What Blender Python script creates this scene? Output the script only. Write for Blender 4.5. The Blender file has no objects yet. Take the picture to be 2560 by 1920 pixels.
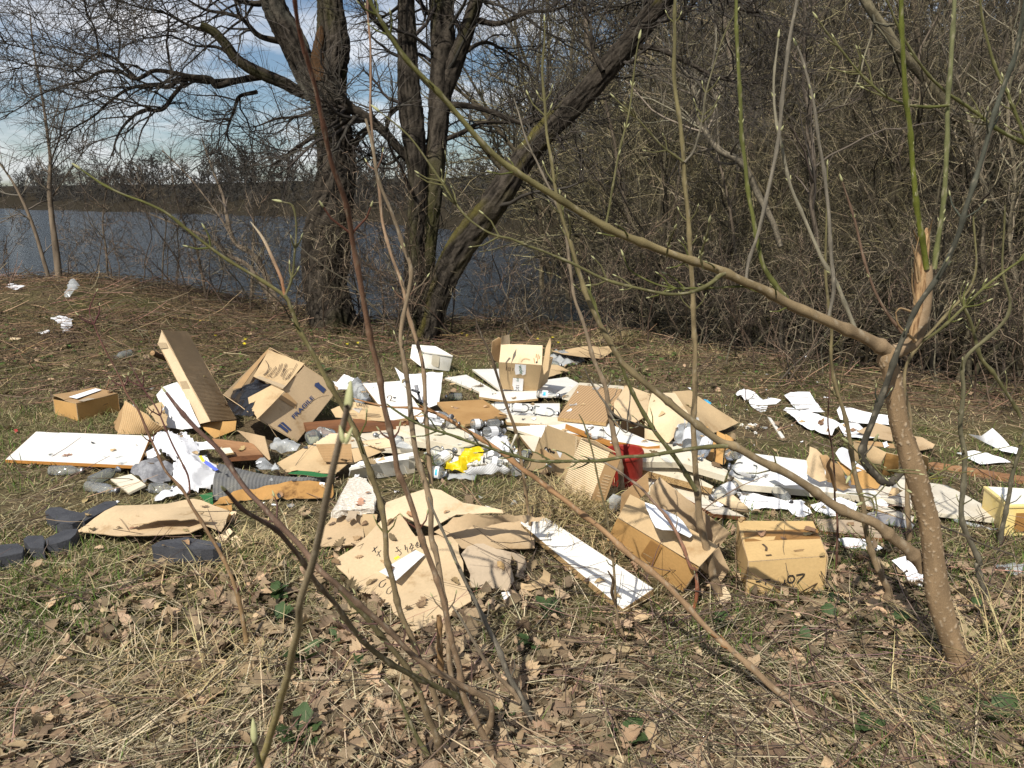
import bpy, bmesh, math, random
import numpy as np
from mathutils import Vector, Matrix
from mathutils.geometry import delaunay_2d_cdt
rnd = random.Random(7)
rng = np.random.default_rng(11)
R = math.radians
SC = bpy.context.scene
COL = SC.collection

# ------------------------------------------------------------------ camera, world, sun, exposure
PITCH = R(12.9); FPX = 2009.0; CAMH = 1.6
cam = bpy.data.cameras.new('camera'); camo = bpy.data.objects.new('camera', cam); COL.objects.link(camo)
camo.location = (0, 0, CAMH); camo.rotation_euler = (R(90) - PITCH, 0, 0)
cam.sensor_width = 36; cam.lens = 36 * FPX / 2560; cam.clip_start = 0.05; cam.clip_end = 3000
cam.dof.use_dof = True; cam.dof.focus_distance = 5.0; cam.dof.aperture_fstop = 9.0
SC.camera = camo
SUN_AZ, SUN_EL = R(26), R(47)        # light travels forward and to the right
world = bpy.data.worlds.new('World'); SC.world = world; world.use_nodes = True
wn, wl = world.node_tree.nodes, world.node_tree.links
for n in list(wn): wn.remove(n)
def W(t, **k):
    n = wn.new(t)
    for a, b in k.items(): setattr(n, a, b)
    return n
wo = W('ShaderNodeOutputWorld'); wb = W('ShaderNodeBackground'); wb.inputs[1].default_value = 0.08
sky = W('ShaderNodeTexSky', sky_type='NISHITA', sun_disc=False, sun_elevation=SUN_EL, sun_rotation=R(180) + SUN_AZ,
        air_density=1.0, dust_density=0.6, ozone_density=3.5)
tc = W('ShaderNodeTexCoord'); sep = W('ShaderNodeSeparateXYZ'); wl.new(tc.outputs['Generated'], sep.inputs[0])
mz = W('ShaderNodeMath', operation='MAXIMUM'); mz.inputs[1].default_value = 0.0; wl.new(sep.outputs[2], mz.inputs[0])
az = W('ShaderNodeMath', operation='ADD'); az.inputs[1].default_value = 0.24; wl.new(mz.outputs[0], az.inputs[0])
dx = W('ShaderNodeMath', operation='DIVIDE'); wl.new(sep.outputs[0], dx.inputs[0]); wl.new(az.outputs[0], dx.inputs[1])
dy = W('ShaderNodeMath', operation='DIVIDE'); wl.new(sep.outputs[1], dy.inputs[0]); wl.new(az.outputs[0], dy.inputs[1])
cx = W('ShaderNodeCombineXYZ'); wl.new(dx.outputs[0], cx.inputs[0]); wl.new(dy.outputs[0], cx.inputs[1])
def noise_w(scale, det, rough):
    n = W('ShaderNodeTexNoise'); n.inputs['Scale'].default_value = scale; n.inputs['Detail'].default_value = det
    n.inputs['Roughness'].default_value = rough; wl.new(cx.outputs[0], n.inputs['Vector']); return n
n1 = noise_w(1.7, 9, 0.6)
rp = W('ShaderNodeValToRGB'); wl.new(n1.outputs[0], rp.inputs[0])
rp.color_ramp.elements[0].position = 0.43; rp.color_ramp.elements[0].color = (0, 0, 0, 1)
rp.color_ramp.elements[1].position = 0.66; rp.color_ramp.elements[1].color = (1, 1, 1, 1)
n2 = noise_w(2.2, 6, 0.6)
rc = W('ShaderNodeValToRGB'); wl.new(n2.outputs[0], rc.inputs[0])
rc.color_ramp.elements[0].position = 0.3; rc.color_ramp.elements[0].color = (9.0, 9.2, 9.8, 1)
rc.color_ramp.elements[1].position = 0.7; rc.color_ramp.elements[1].color = (13.5, 13.4, 13.6, 1)
mx = W('ShaderNodeMixRGB'); wl.new(rp.outputs[0], mx.inputs[0]); wl.new(sky.outputs[0], mx.inputs[1]); wl.new(rc.outputs[0], mx.inputs[2])
wl.new(mx.outputs[0], wb.inputs[0]); wl.new(wb.outputs[0], wo.inputs[0])
sun = bpy.data.lights.new('sun', 'SUN'); sun.energy = 5.0; sun.angle = R(0.5); sun.color = (1, 0.95, 0.86)
suno = bpy.data.objects.new('sun', sun); COL.objects.link(suno); suno.location = (-3, -5, 9)
sd = Vector((math.sin(SUN_AZ) * math.cos(SUN_EL), math.cos(SUN_AZ) * math.cos(SUN_EL), -math.sin(SUN_EL)))
suno.rotation_euler = sd.to_track_quat('-Z', 'Y').to_euler()
SC.view_settings.view_transform = 'Standard'; SC.view_settings.look = 'None'
SC.view_settings.exposure = 0.17; SC.view_settings.gamma = 1.0; SC.view_settings.use_curve_mapping = False
SC.render.engine = 'CYCLES'
SC.cycles.max_bounces = 6; SC.cycles.diffuse_bounces = 3; SC.cycles.glossy_bounces = 3
SC.cycles.transmission_bounces = 6; SC.cycles.transparent_max_bounces = 12
SC.cycles.caustics_reflective = False; SC.cycles.caustics_refractive = False
SC.cycles.use_denoising = True

# ------------------------------------------------------------------ numeric helpers
def sstep(x): x = np.clip(x, 0, 1); return x * x * (3 - 2 * x)
def vnoise(p, seed=0):
    p = np.asarray(p, float); i = np.floor(p).astype(np.int64); f = p - i; f = f * f * (3 - 2 * f)
    out = 0
    for a in (0, 1):
        for b in (0, 1):
            for c in (0, 1):
                h = ((i[..., 0] + a) * 374761393 + (i[..., 1] + b) * 668265263 + (i[..., 2] + c) * 2147483647 + seed * 1274126177) & 0xFFFFFFFF
                h = ((h ^ (h >> 13)) * 1274126177) & 0xFFFFFFFF; h = (h ^ (h >> 16)) & 0xFFFF
                w = (f[..., 0] if a else 1 - f[..., 0]) * (f[..., 1] if b else 1 - f[..., 1]) * (f[..., 2] if c else 1 - f[..., 2])
                out = out + w * (h / 65535.0)
    return out * 2 - 1
def fbm(p, seed=0, octv=4):
    p = np.asarray(p, float); s = 0; a = 1
    for k in range(octv): s = s + a * vnoise(p * 2 ** k, seed + k); a *= 0.5
    return s
def xy3(x, y): return np.stack([np.asarray(x, float), np.asarray(y, float), np.zeros_like(np.asarray(x, float))], -1)

WATER = -1.5
_ye = ((-60, 11.2), (-4, 11.2), (0.2, 10.9), (1.0, 10.3), (2.2, 8.6), (4.0, 7.1), (6.0, 6.6), (12, 6.0), (60, 5.0))
_xs = ((-5, 2.6), (12, 2.2), (30, 2.9), (45, 2.4), (90, -10), (158, -40), (350, -215), (600, -520), (2000, -1800))
def ground_z(x, y):
    x = np.asarray(x, float); y = np.asarray(y, float)
    ye = np.interp(x, [a for a, b in _ye], [b for a, b in _ye])
    near = 0.55 * sstep((-x - 1.6) / 4.2) * sstep((y - 6.3) / 3.6) + 0.03 * fbm(xy3(x * .9, y * .9), 3, 3) + 0.012 * fbm(xy3(x * 4, y * 4), 5, 2)
    near = near + 0.10 * sstep((x + .2) / .5) * sstep((.9 - x) / .5) * sstep((y - 3.4) / .35) * sstep((4.5 - y) / .3)
    k = sstep((y - ye) / np.where(x < 1, 1.9, 2.4))
    z = near * (1 - k) - 2.4 * k
    xs = np.interp(y, [a for a, b in _xs], [b for a, b in _xs])
    q = (x - xs) / (3 + 0.02 * np.abs(y))
    far = -2.4 + (1.55 * sstep(q) + 1.5 * sstep((x - xs) / (14 + .05 * np.abs(y)))) * sstep((y - ye - 3.4) / 2.5)
    far = far + (3.5 + .012 * np.abs(y)) * sstep((x - xs - .04 * np.abs(y)) / (.16 * np.abs(y) + 1)) * sstep((y - 60) / 60)
    far = far + 0.15 * fbm(xy3(x * .35, y * .35), 9, 3) * sstep((y - ye - 2) / 3)
    return np.where(y > ye, np.maximum(z, far), z)

_TX, _TY = np.arange(-14, 14.01, .08), np.arange(0, 24.01, .08)
_TZ = ground_z(*np.meshgrid(_TX, _TY))
def ground_tab(x, y):
    fx = np.clip((np.asarray(x, float) + 14) / .08, 0, len(_TX) - 1.001); fy = np.clip(np.asarray(y, float) / .08, 0, len(_TY) - 1.001)
    i, j = fx.astype(int), fy.astype(int); a, b = fx - i, fy - j
    return (_TZ[j, i] * (1 - a) + _TZ[j, i + 1] * a) * (1 - b) + (_TZ[j + 1, i] * (1 - a) + _TZ[j + 1, i + 1] * a) * b
_fw = np.array([0, math.cos(PITCH), -math.sin(PITCH)]); _up = np.array([0, math.sin(PITCH), math.cos(PITCH)])
def rays(px, py):
    px = np.asarray(px, float); py = np.asarray(py, float)
    return _fw + ((px - 1280) / FPX)[..., None] * np.array([1., 0, 0]) + ((960 - py) / FPX)[..., None] * _up
CAMP = np.array([0, 0, CAMH])
def hits(px, py, h=0.0):
    d = rays(px, py); t = np.clip((h - CAMH) / np.minimum(d[..., 2], -0.02), 0.2, 60)
    for _ in range(26):
        p = CAMP + d * t[..., None]
        t = 0.5 * t + 0.5 * np.clip((ground_tab(p[..., 0], p[..., 1]) + h - CAMH) / np.minimum(d[..., 2], -0.02), 0.2, 60)
    return CAMP + d * t[..., None], t
def march(px, py, h=0.0):
    d = rays(np.array(px), np.array(py)); t = np.linspace(.5, 22, 1600); p = CAMP + d * t[:, None]
    k = np.nonzero(p[:, 2] < ground_tab(p[:, 0], p[:, 1]) + h)[0]; i = k[0] if len(k) else -1
    return p[i], float(t[i])
def P(px, py, h=0.0): return Vector(march(px, py, h)[0])
def D(px, py, h=0.0): return march(px, py, h)[1]
def at(px, py, depth): return Vector(CAMP + rays(np.array(px), np.array(py)) * depth)

# image crops used while measuring: crop pixel -> photograph pixel
def crop(x0, y0, s): return lambda x, y: (x0 + x * s, y0 + y * s)
CV = crop(0, 0, 1.15732); CA = crop(0, 780, .37361); CB = crop(540, 780, .37361); CC = crop(980, 800, .3255)
CD = crop(1380, 900, .36166); CE = crop(1800, 900, .36173); CF = crop(740, 1180, .434)
T1 = crop(0, 0, .49425); T2 = crop(640, 0, .51221); T3 = crop(1400, 0, .54256)
G1 = crop(0, 1350, .40687); G2 = crop(800, 1400, .40687); G3 = crop(1660, 1350, .40687)
K1 = crop(560, 860, .15371); K2 = crop(1220, 820, .1085); K3 = crop(1300, 1040, .16275); K4 = crop(800, 880, .18083)
K5 = crop(1500, 940, .18083); K6 = crop(2040, 1080, .23508); K7 = crop(1000, 1060, .15371)
def V3(c, pts): return [P(*c(x, y), h) for x, y, h in pts]

# ------------------------------------------------------------------ objects
WM = {}
def place(o, M, parent=None):
    COL.objects.link(o); WM[o.name] = M
    if parent is not None:
        o.parent = parent; o.matrix_basis = WM[parent.name].inverted() @ M
    else: o.matrix_basis = M
    return o
def tag(o, label=None, cat=None, group=None, kind=None):
    if label: o['label'] = label
    if cat: o['category'] = cat
    if group: o['group'] = group
    if kind: o['kind'] = kind
    return o
def thing(name, label, cat, loc, group=None):
    o = bpy.data.objects.new(name, None); o.empty_display_size = .1
    place(o, Matrix.Translation(Vector(loc))); return tag(o, label, cat, group)
def obj(name, me, M=None, parent=None, mats=None):
    o = bpy.data.objects.new(name, me)
    for m in (mats or []):
        if m.name not in [x.name for x in me.materials if x]: me.materials.append(m)
    return place(o, M or Matrix.Identity(4), parent)
def copy_thing(o, M):
    c = o.copy(); COL.objects.link(c); c.matrix_basis = M; WM[c.name] = M
    def rec(a, b):
        for ch in a.children:
            d = ch.copy(); COL.objects.link(d); d.parent = b; WM[d.name] = WM[b.name] @ ch.matrix_basis; rec(ch, d)
    rec(o, c); return c
def mesh_np(name, verts, faces, cols=None, smooth=True, mi=None):
    me = bpy.data.meshes.new(name); verts = np.asarray(verts, np.float32).reshape(-1, 3); faces = np.asarray(faces, np.int32)
    nf, k = faces.shape
    me.vertices.add(len(verts)); me.vertices.foreach_set('co', verts.ravel())
    me.loops.add(nf * k); me.loops.foreach_set('vertex_index', faces.ravel())
    me.polygons.add(nf); me.polygons.foreach_set('loop_start', np.arange(nf, dtype=np.int32) * k)
    me.polygons.foreach_set('loop_total', np.full(nf, k, np.int32))
    me.polygons.foreach_set('use_smooth', np.full(nf, smooth))
    if mi is not None: me.polygons.foreach_set('material_index', np.asarray(mi, np.int32))
    if cols is not None:
        ca = me.color_attributes.new('col', 'FLOAT_COLOR', 'POINT')
        c4 = np.ones((len(verts), 4), np.float32); c4[:, :3] = np.asarray(cols).reshape(-1, 3); ca.data.foreach_set('color', c4.ravel())
    me.update(calc_edges=True); me.validate(); return me
def tubes(Pn, Rn, k=5):
    Pn = np.asarray(Pn, float); Rn = np.asarray(Rn, float); B, n, _ = Pn.shape
    t = np.gradient(Pn, axis=1); t /= np.linalg.norm(t, axis=2, keepdims=True) + 1e-9
    ch = Pn[:, -1] - Pn[:, 0]; ref = np.eye(3)[np.argmin(np.abs(ch), axis=1)][:, None, :]
    u = np.cross(t, np.broadcast_to(ref, t.shape)); u /= np.linalg.norm(u, axis=2, keepdims=True) + 1e-9
    v = np.cross(t, u); a = np.arange(k) / k * 2 * math.pi
    ring = u[:, :, None, :] * np.cos(a)[:, None] + v[:, :, None, :] * np.sin(a)[:, None]
    vs = Pn[:, :, None, :] + ring * Rn[:, :, None, None]
    idx = np.arange(B * n * k).reshape(B, n, k); nx = np.roll(idx, -1, axis=2)
    f = np.stack([idx[:, :-1], nx[:, :-1], nx[:, 1:], idx[:, 1:]], -1).reshape(-1, 4)
    return vs.reshape(-1, 3), f, ring
def join(parts):
    vs, fs, cs, o = [], [], [], 0
    for p in parts:
        vs.append(p[0]); fs.append(p[1] + o); o += len(p[0])
        if len(p) > 2: cs.append(p[2])
    return np.concatenate(vs), np.concatenate(fs), (np.concatenate(cs) if cs else None)
def catmull(pts, n):
    pts = np.asarray(pts, float); m = len(pts)
    q = np.concatenate([[2 * pts[0] - pts[1]], pts, [2 * pts[-1] - pts[-2]]])
    u = np.linspace(0, m - 1, n); i = np.minimum(u.astype(int), m - 2); f = (u - i)[:, None]
    a, b, c, d = q[i], q[i + 1], q[i + 2], q[i + 3]
    return .5 * (2 * b + (c - a) * f + (2 * a - 5 * b + 4 * c - d) * f ** 2 + (3 * b - a - 3 * c + d) * f ** 3)

# ------------------------------------------------------------------ materials
def new_mat(name):
    m = bpy.data.materials.new(name); m.use_nodes = True; nt = m.node_tree
    return m, nt, nt.nodes['Principled BSDF']
def nd(nt, t, **k):
    n = nt.nodes.new(t)
    for a, b in k.items():
        if a.startswith('i_'): n.inputs[a[2:].replace('_', ' ')].default_value = b
        else: setattr(n, a, b)
    return n
def mat(name, base=(.5, .5, .5), rough=.8, alt=None, nscale=8, bump=0.0, bscale=60, attr=False, spec=.3, wave=None, stretch=None,
        fine=0.18, dirt=None, coord='Object', trans=0.0):
    m, nt, b = new_mat(name); L = nt.links
    b.inputs['Roughness'].default_value = rough; b.inputs['Specular IOR Level'].default_value = spec
    tco = nd(nt, 'ShaderNodeTexCoord'); vec = tco.outputs[coord]
    if stretch:
        mp = nd(nt, 'ShaderNodeMapping'); mp.inputs['Scale'].default_value = stretch; L.new(vec, mp.inputs[0]); vec = mp.outputs[0]
    if attr:
        a = nd(nt, 'ShaderNodeAttribute', attribute_name='col'); col = a.outputs[0]
    else:
        a = nd(nt, 'ShaderNodeRGB'); a.outputs[0].default_value = (*base, 1); col = a.outputs[0]
    def mixc(f, c1, c2, bl='MIX'):
        x = nd(nt, 'ShaderNodeMixRGB', blend_type=bl)
        for i, s in ((0, f), (1, c1), (2, c2)):
            if isinstance(s, (int, float)): x.inputs[i].default_value = s
            elif isinstance(s, tuple): x.inputs[i].default_value = (*s, 1)
            else: L.new(s, x.inputs[i])
        return x.outputs[0]
    def noi(scale, det=5, ro=.6):
        n = nd(nt, 'ShaderNodeTexNoise'); n.inputs['Scale'].default_value = scale; n.inputs['Detail'].default_value = det
        n.inputs['Roughness'].default_value = ro; L.new(vec, n.inputs['Vector']); return n.outputs[0]
    def ramp(f, p0, p1, c0=(0, 0, 0), c1=(1, 1, 1)):
        r = nd(nt, 'ShaderNodeValToRGB'); L.new(f, r.inputs[0]); e = r.color_ramp.elements
        e[0].position, e[1].position = p0, p1; e[0].color = (*c0, 1); e[1].color = (*c1, 1); return r.outputs[0]
    if alt: col = mixc(ramp(noi(nscale), .42, .64), col, alt)
    if dirt: col = mixc(ramp(noi(dirt[1], 8, .7), dirt[2], dirt[2] + .1), col, dirt[0])
    if fine: col = mixc(1.0, col, ramp(noi(bscale * 1.7, 4), .25, .75, (1 - fine,) * 3, (1 + fine,) * 3), 'MULTIPLY')
    hs = []
    if wave:
        w = nd(nt, 'ShaderNodeTexWave', bands_direction=wave[2] if len(wave) > 2 else 'X'); w.inputs['Scale'].default_value = .314 / wave[0]
        w.inputs['Distortion'].default_value = .6; w.inputs['Detail'].default_value = 1; L.new(vec, w.inputs['Vector'])
        col = mixc(1.0, col, ramp(w.outputs[1], 0, 1, (1 - wave[1],) * 3, (1 + .3 * wave[1],) * 3), 'MULTIPLY'); hs.append((w.outputs[1], wave[0] * .12))
    L.new(col, b.inputs['Base Color'])
    if bump: hs.append((noi(bscale, 6, .65), bump))
    prev = None
    for h, dist in hs:
        bp = nd(nt, 'ShaderNodeBump'); bp.inputs['Distance'].default_value = dist; bp.inputs['Strength'].default_value = .8; L.new(h, bp.inputs['Height'])
        if prev: L.new(prev, bp.inputs['Normal'])
        prev = bp.outputs[0]
    if prev: L.new(prev, b.inputs['Normal'])
    if trans:
        tl = nd(nt, 'ShaderNodeBsdfTranslucent'); L.new(col, tl.inputs[0]); ms = nd(nt, 'ShaderNodeMixShader'); ms.inputs[0].default_value = trans
        out = nt.nodes['Material Output']; L.new(b.outputs[0], ms.inputs[1]); L.new(tl.outputs[0], ms.inputs[2]); L.new(ms.outputs[0], out.inputs[0])
    return m
M = {}
def card(name, c, **k): M[name] = mat(name, c, .85, alt=tuple(v * .86 for v in c), nscale=3.0, bump=.0015, bscale=45, spec=.15, fine=.07, **k)
card('card_tan', (.52, .375, .21), dirt=((.33, .21, .10), 2.6, .57)); card('card_pale', (.66, .52, .335), dirt=((.50, .36, .20), 2.6, .57))
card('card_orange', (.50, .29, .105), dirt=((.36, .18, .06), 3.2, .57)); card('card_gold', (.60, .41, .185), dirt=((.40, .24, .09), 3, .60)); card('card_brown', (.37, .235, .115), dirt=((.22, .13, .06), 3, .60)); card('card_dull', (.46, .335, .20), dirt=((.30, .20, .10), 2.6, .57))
card('card_stained', (.56, .42, .255), dirt=((.30, .19, .09), 3.4, .58)); card('card_grey', (.40, .315, .22), dirt=((.21, .15, .10), 7, .55))
card('card_flute', (.52, .36, .19)); card('kraft', (.40, .22, .075), dirt=((.14, .07, .025), 6, .55))
M['card_edge'] = mat('card_edge', (.46, .33, .19), .9, bump=.002, bscale=220, fine=.5)
M['tape_brown'] = mat('tape_brown', (.30, .155, .05), .35, spec=.4, bump=.0006, bscale=60, fine=.1)
M['tape_clear'] = mat('tape_clear', (.42, .32, .2), .15, spec=.5, bump=.001, bscale=90, fine=.25)
M['white_board'] = mat('white_board', (.77, .755, .70), .45, alt=(.73, .71, .65), nscale=5, dirt=((.45, .40, .32), 9, .69), bump=.0004, bscale=40, fine=.04)
M['cream_board'] = mat('cream_board', (.66, .60, .47), .5, alt=(.60, .53, .40), nscale=5, dirt=((.40, .32, .2), 8, .66), bump=.0006, bscale=40, fine=.06)
M['grey_board'] = mat('grey_board', (.62, .57, .47), .6, alt=(.52, .47, .38), nscale=6, dirt=((.30, .24, .17), 9, .64), bump=.0006, bscale=40, fine=.06)
M['particle'] = mat('particle', (.47, .32, .15), .9, alt=(.26, .15, .06), nscale=160, bump=.002, bscale=240, fine=.45)
M['orange_edge'] = mat('orange_edge', (.42, .19, .045), .6, bump=.001, bscale=80, fine=.15)
M['hardboard'] = mat('hardboard', (.42, .25, .10), .7, alt=(.34, .19, .07), nscale=4, bump=.0006, bscale=80, fine=.1)
M['veneer'] = mat('veneer', (.42, .27, .14), .7, wave=(.022, .32), bump=.0005, bscale=90, fine=.12)
M['plank_brown'] = mat('plank_brown', (.20, .085, .035), .7, alt=(.13, .055, .025), nscale=6, stretch=(.2, 1, 1), bump=.001, bscale=60, fine=.25)
M['old_wood'] = mat('old_wood', (.32, .17, .08), .9, alt=(.22, .11, .05), nscale=5, stretch=(.15, 1, 1), bump=.002, bscale=50, fine=.3)
M['paper'] = mat('paper', (.80, .80, .81), .8, bump=.0006, bscale=30, fine=.03)
M['paper_print'] = mat('paper_print', (.72, .72, .72), .8, wave=(.012, .16, 'Y'), fine=.1, bscale=90)
M['foam'] = mat('foam', (.80, .78, .72), .7, alt=(.74, .71, .63), nscale=5, bump=.001, bscale=160, fine=.05)
M['plastic_cloth'] = mat('plastic_cloth', (.78, .78, .78), .5, bump=.0015, bscale=25, fine=.04, trans=.15)
M['bag_white'] = mat('bag_white', (.82, .82, .84), .35, spec=.4, bump=.002, bscale=40, fine=.03, trans=.25)
M['bag_yellow'] = mat('bag_yellow', (.80, .62, .015), .35, spec=.4, bump=.002, bscale=50, fine=.06, trans=.25)
M['bag_black'] = mat('bag_black', (.012, .012, .014), .25, spec=.5, bump=.003, bscale=35, fine=.2)
M['stone_black'] = mat('stone_black', (.045, .046, .052), .75, alt=(.065, .066, .072), nscale=9, bump=.003, bscale=90, fine=.35, dirt=((.10, .08, .06), 12, .63))
M['mat_grey'] = mat('mat_grey', (.115, .115, .115), .95, alt=(.16, .155, .14), nscale=12, bump=.003, bscale=160, fine=.35)
M['mat_green'] = mat('mat_green', (.02, .11, .035), .9, bump=.002, bscale=150, fine=.3)
M['rag'] = mat('rag', (.25, .25, .26), .95, alt=(.13, .13, .14), nscale=14, bump=.004, bscale=50, fine=.25)
M['red_plastic'] = mat('red_plastic', (.25, .022, .015), .5, alt=(.32, .04, .03), nscale=7, fine=.1, bump=.0006)
M['yellow_plastic'] = mat('yellow_plastic', (.72, .55, .20), .5, alt=(.74, .60, .28), nscale=6, fine=.06, bump=.0008)
M['grey_plastic'] = mat('grey_plastic', (.28, .28, .29), .25, spec=.5, fine=.1)
M['terrazzo'] = mat('terrazzo', (.58, .51, .41), .8, alt=(.78, .74, .66), nscale=75, bump=.006, bscale=80, fine=.2)
M['ink_blue'] = mat('ink_blue', (.03, .045, .11), .8, fine=.2); M['ink_black'] = mat('ink_black', (.025, .022, .02), .8, fine=0)
M['ink_pen'] = mat('ink_pen', (.10, .065, .04), .8, fine=0); M['ink_green'] = mat('ink_green', (.03, .14, .05), .8, fine=0)
M['label_blue'] = mat('label_blue', (.05, .42, .70), .6, fine=.05); M['mark_yellow'] = mat('mark_yellow', (.8, .62, .05), .6, fine=.05)
M['label_violet'] = mat('label_violet', (.10, .14, .55), .5, fine=.05)
M['rubber'] = mat('rubber', (.06, .06, .065), .6, fine=.1); M['metal'] = mat('metal', (.55, .55, .56), .35, fine=.1); M['metal'].node_tree.nodes['Principled BSDF'].inputs['Metallic'].default_value = .8
M['bark'] = mat('bark', attr=True, rough=.9, bump=.0012, bscale=240, fine=.3, spec=.2)
M['trunk_bark'] = mat('trunk_bark', attr=True, rough=.95, bump=.012, bscale=34, fine=.4, spec=.1)
M['twig'] = mat('twig', attr=True, rough=.75, fine=0, spec=.3)
M['bud'] = mat('bud', (.30, .31, .12), .6, alt=(.46, .43, .27), nscale=90, fine=.1, bscale=200)
M['leaf_dry'] = mat('leaf_dry', attr=True, rough=.75, bump=.001, bscale=130, fine=.25, spec=.25, trans=.12)
M['grass'] = mat('grass', attr=True, rough=.7, fine=0, spec=.2, trans=.15)
M['herb_leaf'] = mat('herb_leaf', (.045, .082, .028), .55, alt=(.075, .11, .035), nscale=30, bump=.001, bscale=120, fine=.2, trans=.2)
M['petal'] = mat('petal', (.85, .68, .02), .5, fine=.05, trans=.2)
M['split_wood'] = mat('split_wood', (.40, .26, .13), .85, alt=(.17, .09, .04), nscale=18, stretch=(6, 6, .6), bump=.003, bscale=60, fine=.3)
def glass_mat(name, tint, fac, rough=.04, bs=.12):
    m, nt, b = new_mat(name); nt.nodes.remove(b); L = nt.links; out = nt.nodes['Material Output']
    tr = nd(nt, 'ShaderNodeBsdfTransparent'); tr.inputs[0].default_value = (*tint, 1)
    gl = nd(nt, 'ShaderNodeBsdfGlossy'); gl.inputs['Roughness'].default_value = rough
    df = nd(nt, 'ShaderNodeBsdfDiffuse'); df.inputs[0].default_value = (.80, .82, .81, 1)
    lw = nd(nt, 'ShaderNodeLayerWeight'); lw.inputs[0].default_value = .22
    no = nd(nt, 'ShaderNodeTexNoise'); no.inputs['Scale'].default_value = 40; no.inputs['Detail'].default_value = 3
    bp = nd(nt, 'ShaderNodeBump'); bp.inputs['Distance'].default_value = .002; bp.inputs['Strength'].default_value = bs; L.new(no.outputs[0], bp.inputs['Height'])
    tcn = nd(nt, 'ShaderNodeTexCoord'); L.new(tcn.outputs['Object'], no.inputs['Vector'])
    for n in (gl, lw): L.new(bp.outputs[0], n.inputs['Normal'])
    m1 = nd(nt, 'ShaderNodeMixShader'); m1.inputs[0].default_value = fac; L.new(tr.outputs[0], m1.inputs[1]); L.new(df.outputs[0], m1.inputs[2])
    m2 = nd(nt, 'ShaderNodeMixShader'); L.new(lw.outputs['Fresnel'], m2.inputs[0]); L.new(m1.outputs[0], m2.inputs[1]); L.new(gl.outputs[0], m2.inputs[2])
    L.new(m2.outputs[0], out.inputs[0]); return m
M['glass'] = glass_mat('glass', (.985, .99, .985), .13); M['bag_clear'] = glass_mat('bag_clear', (.85, .86, .87), .30, .15, .6)
M['glass_dark'] = glass_mat('glass_dark', (.66, .70, .64), .14)
# ------------------------------------------------------------------ ground and water
def axis(lo, a, b, hi, st, k):
    g = lambda n: np.geomspace(1, 1 + n, k) - 1
    L = a - g(a - lo)[1:][::-1]; H = b + g(hi - b)[1:]
    return np.concatenate([L, np.arange(a, b + 1e-6, st), H])
gx = axis(-1800, -9, 9, 1800, .1, 46); gy = axis(-40, 0.5, 13.5, 2200, .1, 46)
GX, GY = np.meshgrid(gx, gy); GZ = ground_z(GX, GY)
nx_, ny_ = len(gx), len(gy); ii = np.arange(nx_ * ny_).reshape(ny_, nx_)
M['ground'] = mat('ground', (.125, .092, .055), .95, alt=(.085, .080, .032), nscale=.9, bump=.03, bscale=26, fine=.45, dirt=((.055, .038, .024), 2.6, .55), spec=.05)
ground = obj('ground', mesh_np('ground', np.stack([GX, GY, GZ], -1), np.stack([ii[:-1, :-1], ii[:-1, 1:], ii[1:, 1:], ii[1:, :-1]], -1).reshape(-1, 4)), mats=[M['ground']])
tag(ground, kind='structure')
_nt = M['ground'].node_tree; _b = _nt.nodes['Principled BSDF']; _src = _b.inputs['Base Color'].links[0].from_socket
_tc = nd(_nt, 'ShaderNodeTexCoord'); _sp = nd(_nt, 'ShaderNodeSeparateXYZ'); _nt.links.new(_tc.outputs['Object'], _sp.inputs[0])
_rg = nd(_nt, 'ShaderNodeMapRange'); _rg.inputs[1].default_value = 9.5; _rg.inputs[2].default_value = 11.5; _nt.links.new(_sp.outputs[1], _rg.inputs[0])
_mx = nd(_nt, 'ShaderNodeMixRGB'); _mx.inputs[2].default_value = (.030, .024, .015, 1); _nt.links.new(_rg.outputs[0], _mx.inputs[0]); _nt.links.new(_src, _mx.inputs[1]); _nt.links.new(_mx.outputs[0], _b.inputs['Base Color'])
m, nt, b = new_mat('lake_water'); L = nt.links
b.inputs['Base Color'].default_value = (.012, .018, .024, 1); b.inputs['Roughness'].default_value = .10; b.inputs['IOR'].default_value = 1.33; b.inputs['Specular IOR Level'].default_value = .42
t_ = nd(nt, 'ShaderNodeTexCoord'); mp = nd(nt, 'ShaderNodeMapping'); mp.inputs['Scale'].default_value = (1.0, 1.9, 1); mp.inputs['Rotation'].default_value = (0, 0, .25); L.new(t_.outputs['Object'], mp.inputs[0])
prev = None
for sc_, ds in ((1.3, .26), (5.5, .08)):
    n = nd(nt, 'ShaderNodeTexNoise'); n.inputs['Scale'].default_value = sc_; n.inputs['Detail'].default_value = 5; L.new(mp.outputs[0], n.inputs['Vector'])
    bp = nd(nt, 'ShaderNodeBump'); bp.inputs['Distance'].default_value = ds; bp.inputs['Strength'].default_value = 1; L.new(n.outputs[0], bp.inputs['Height'])
    if prev: L.new(prev, bp.inputs['Normal'])
    prev = bp.outputs[0]
L.new(prev, b.inputs['Normal']); M['lake_water'] = m
water = obj('lake_water', mesh_np('lake_water', [(-1800, 5, WATER), (1800, 5, WATER), (1800, 2200, WATER), (-1800, 2200, WATER)], [(0, 1, 2, 3)]), mats=[m]); tag(water, kind='structure')

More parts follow.
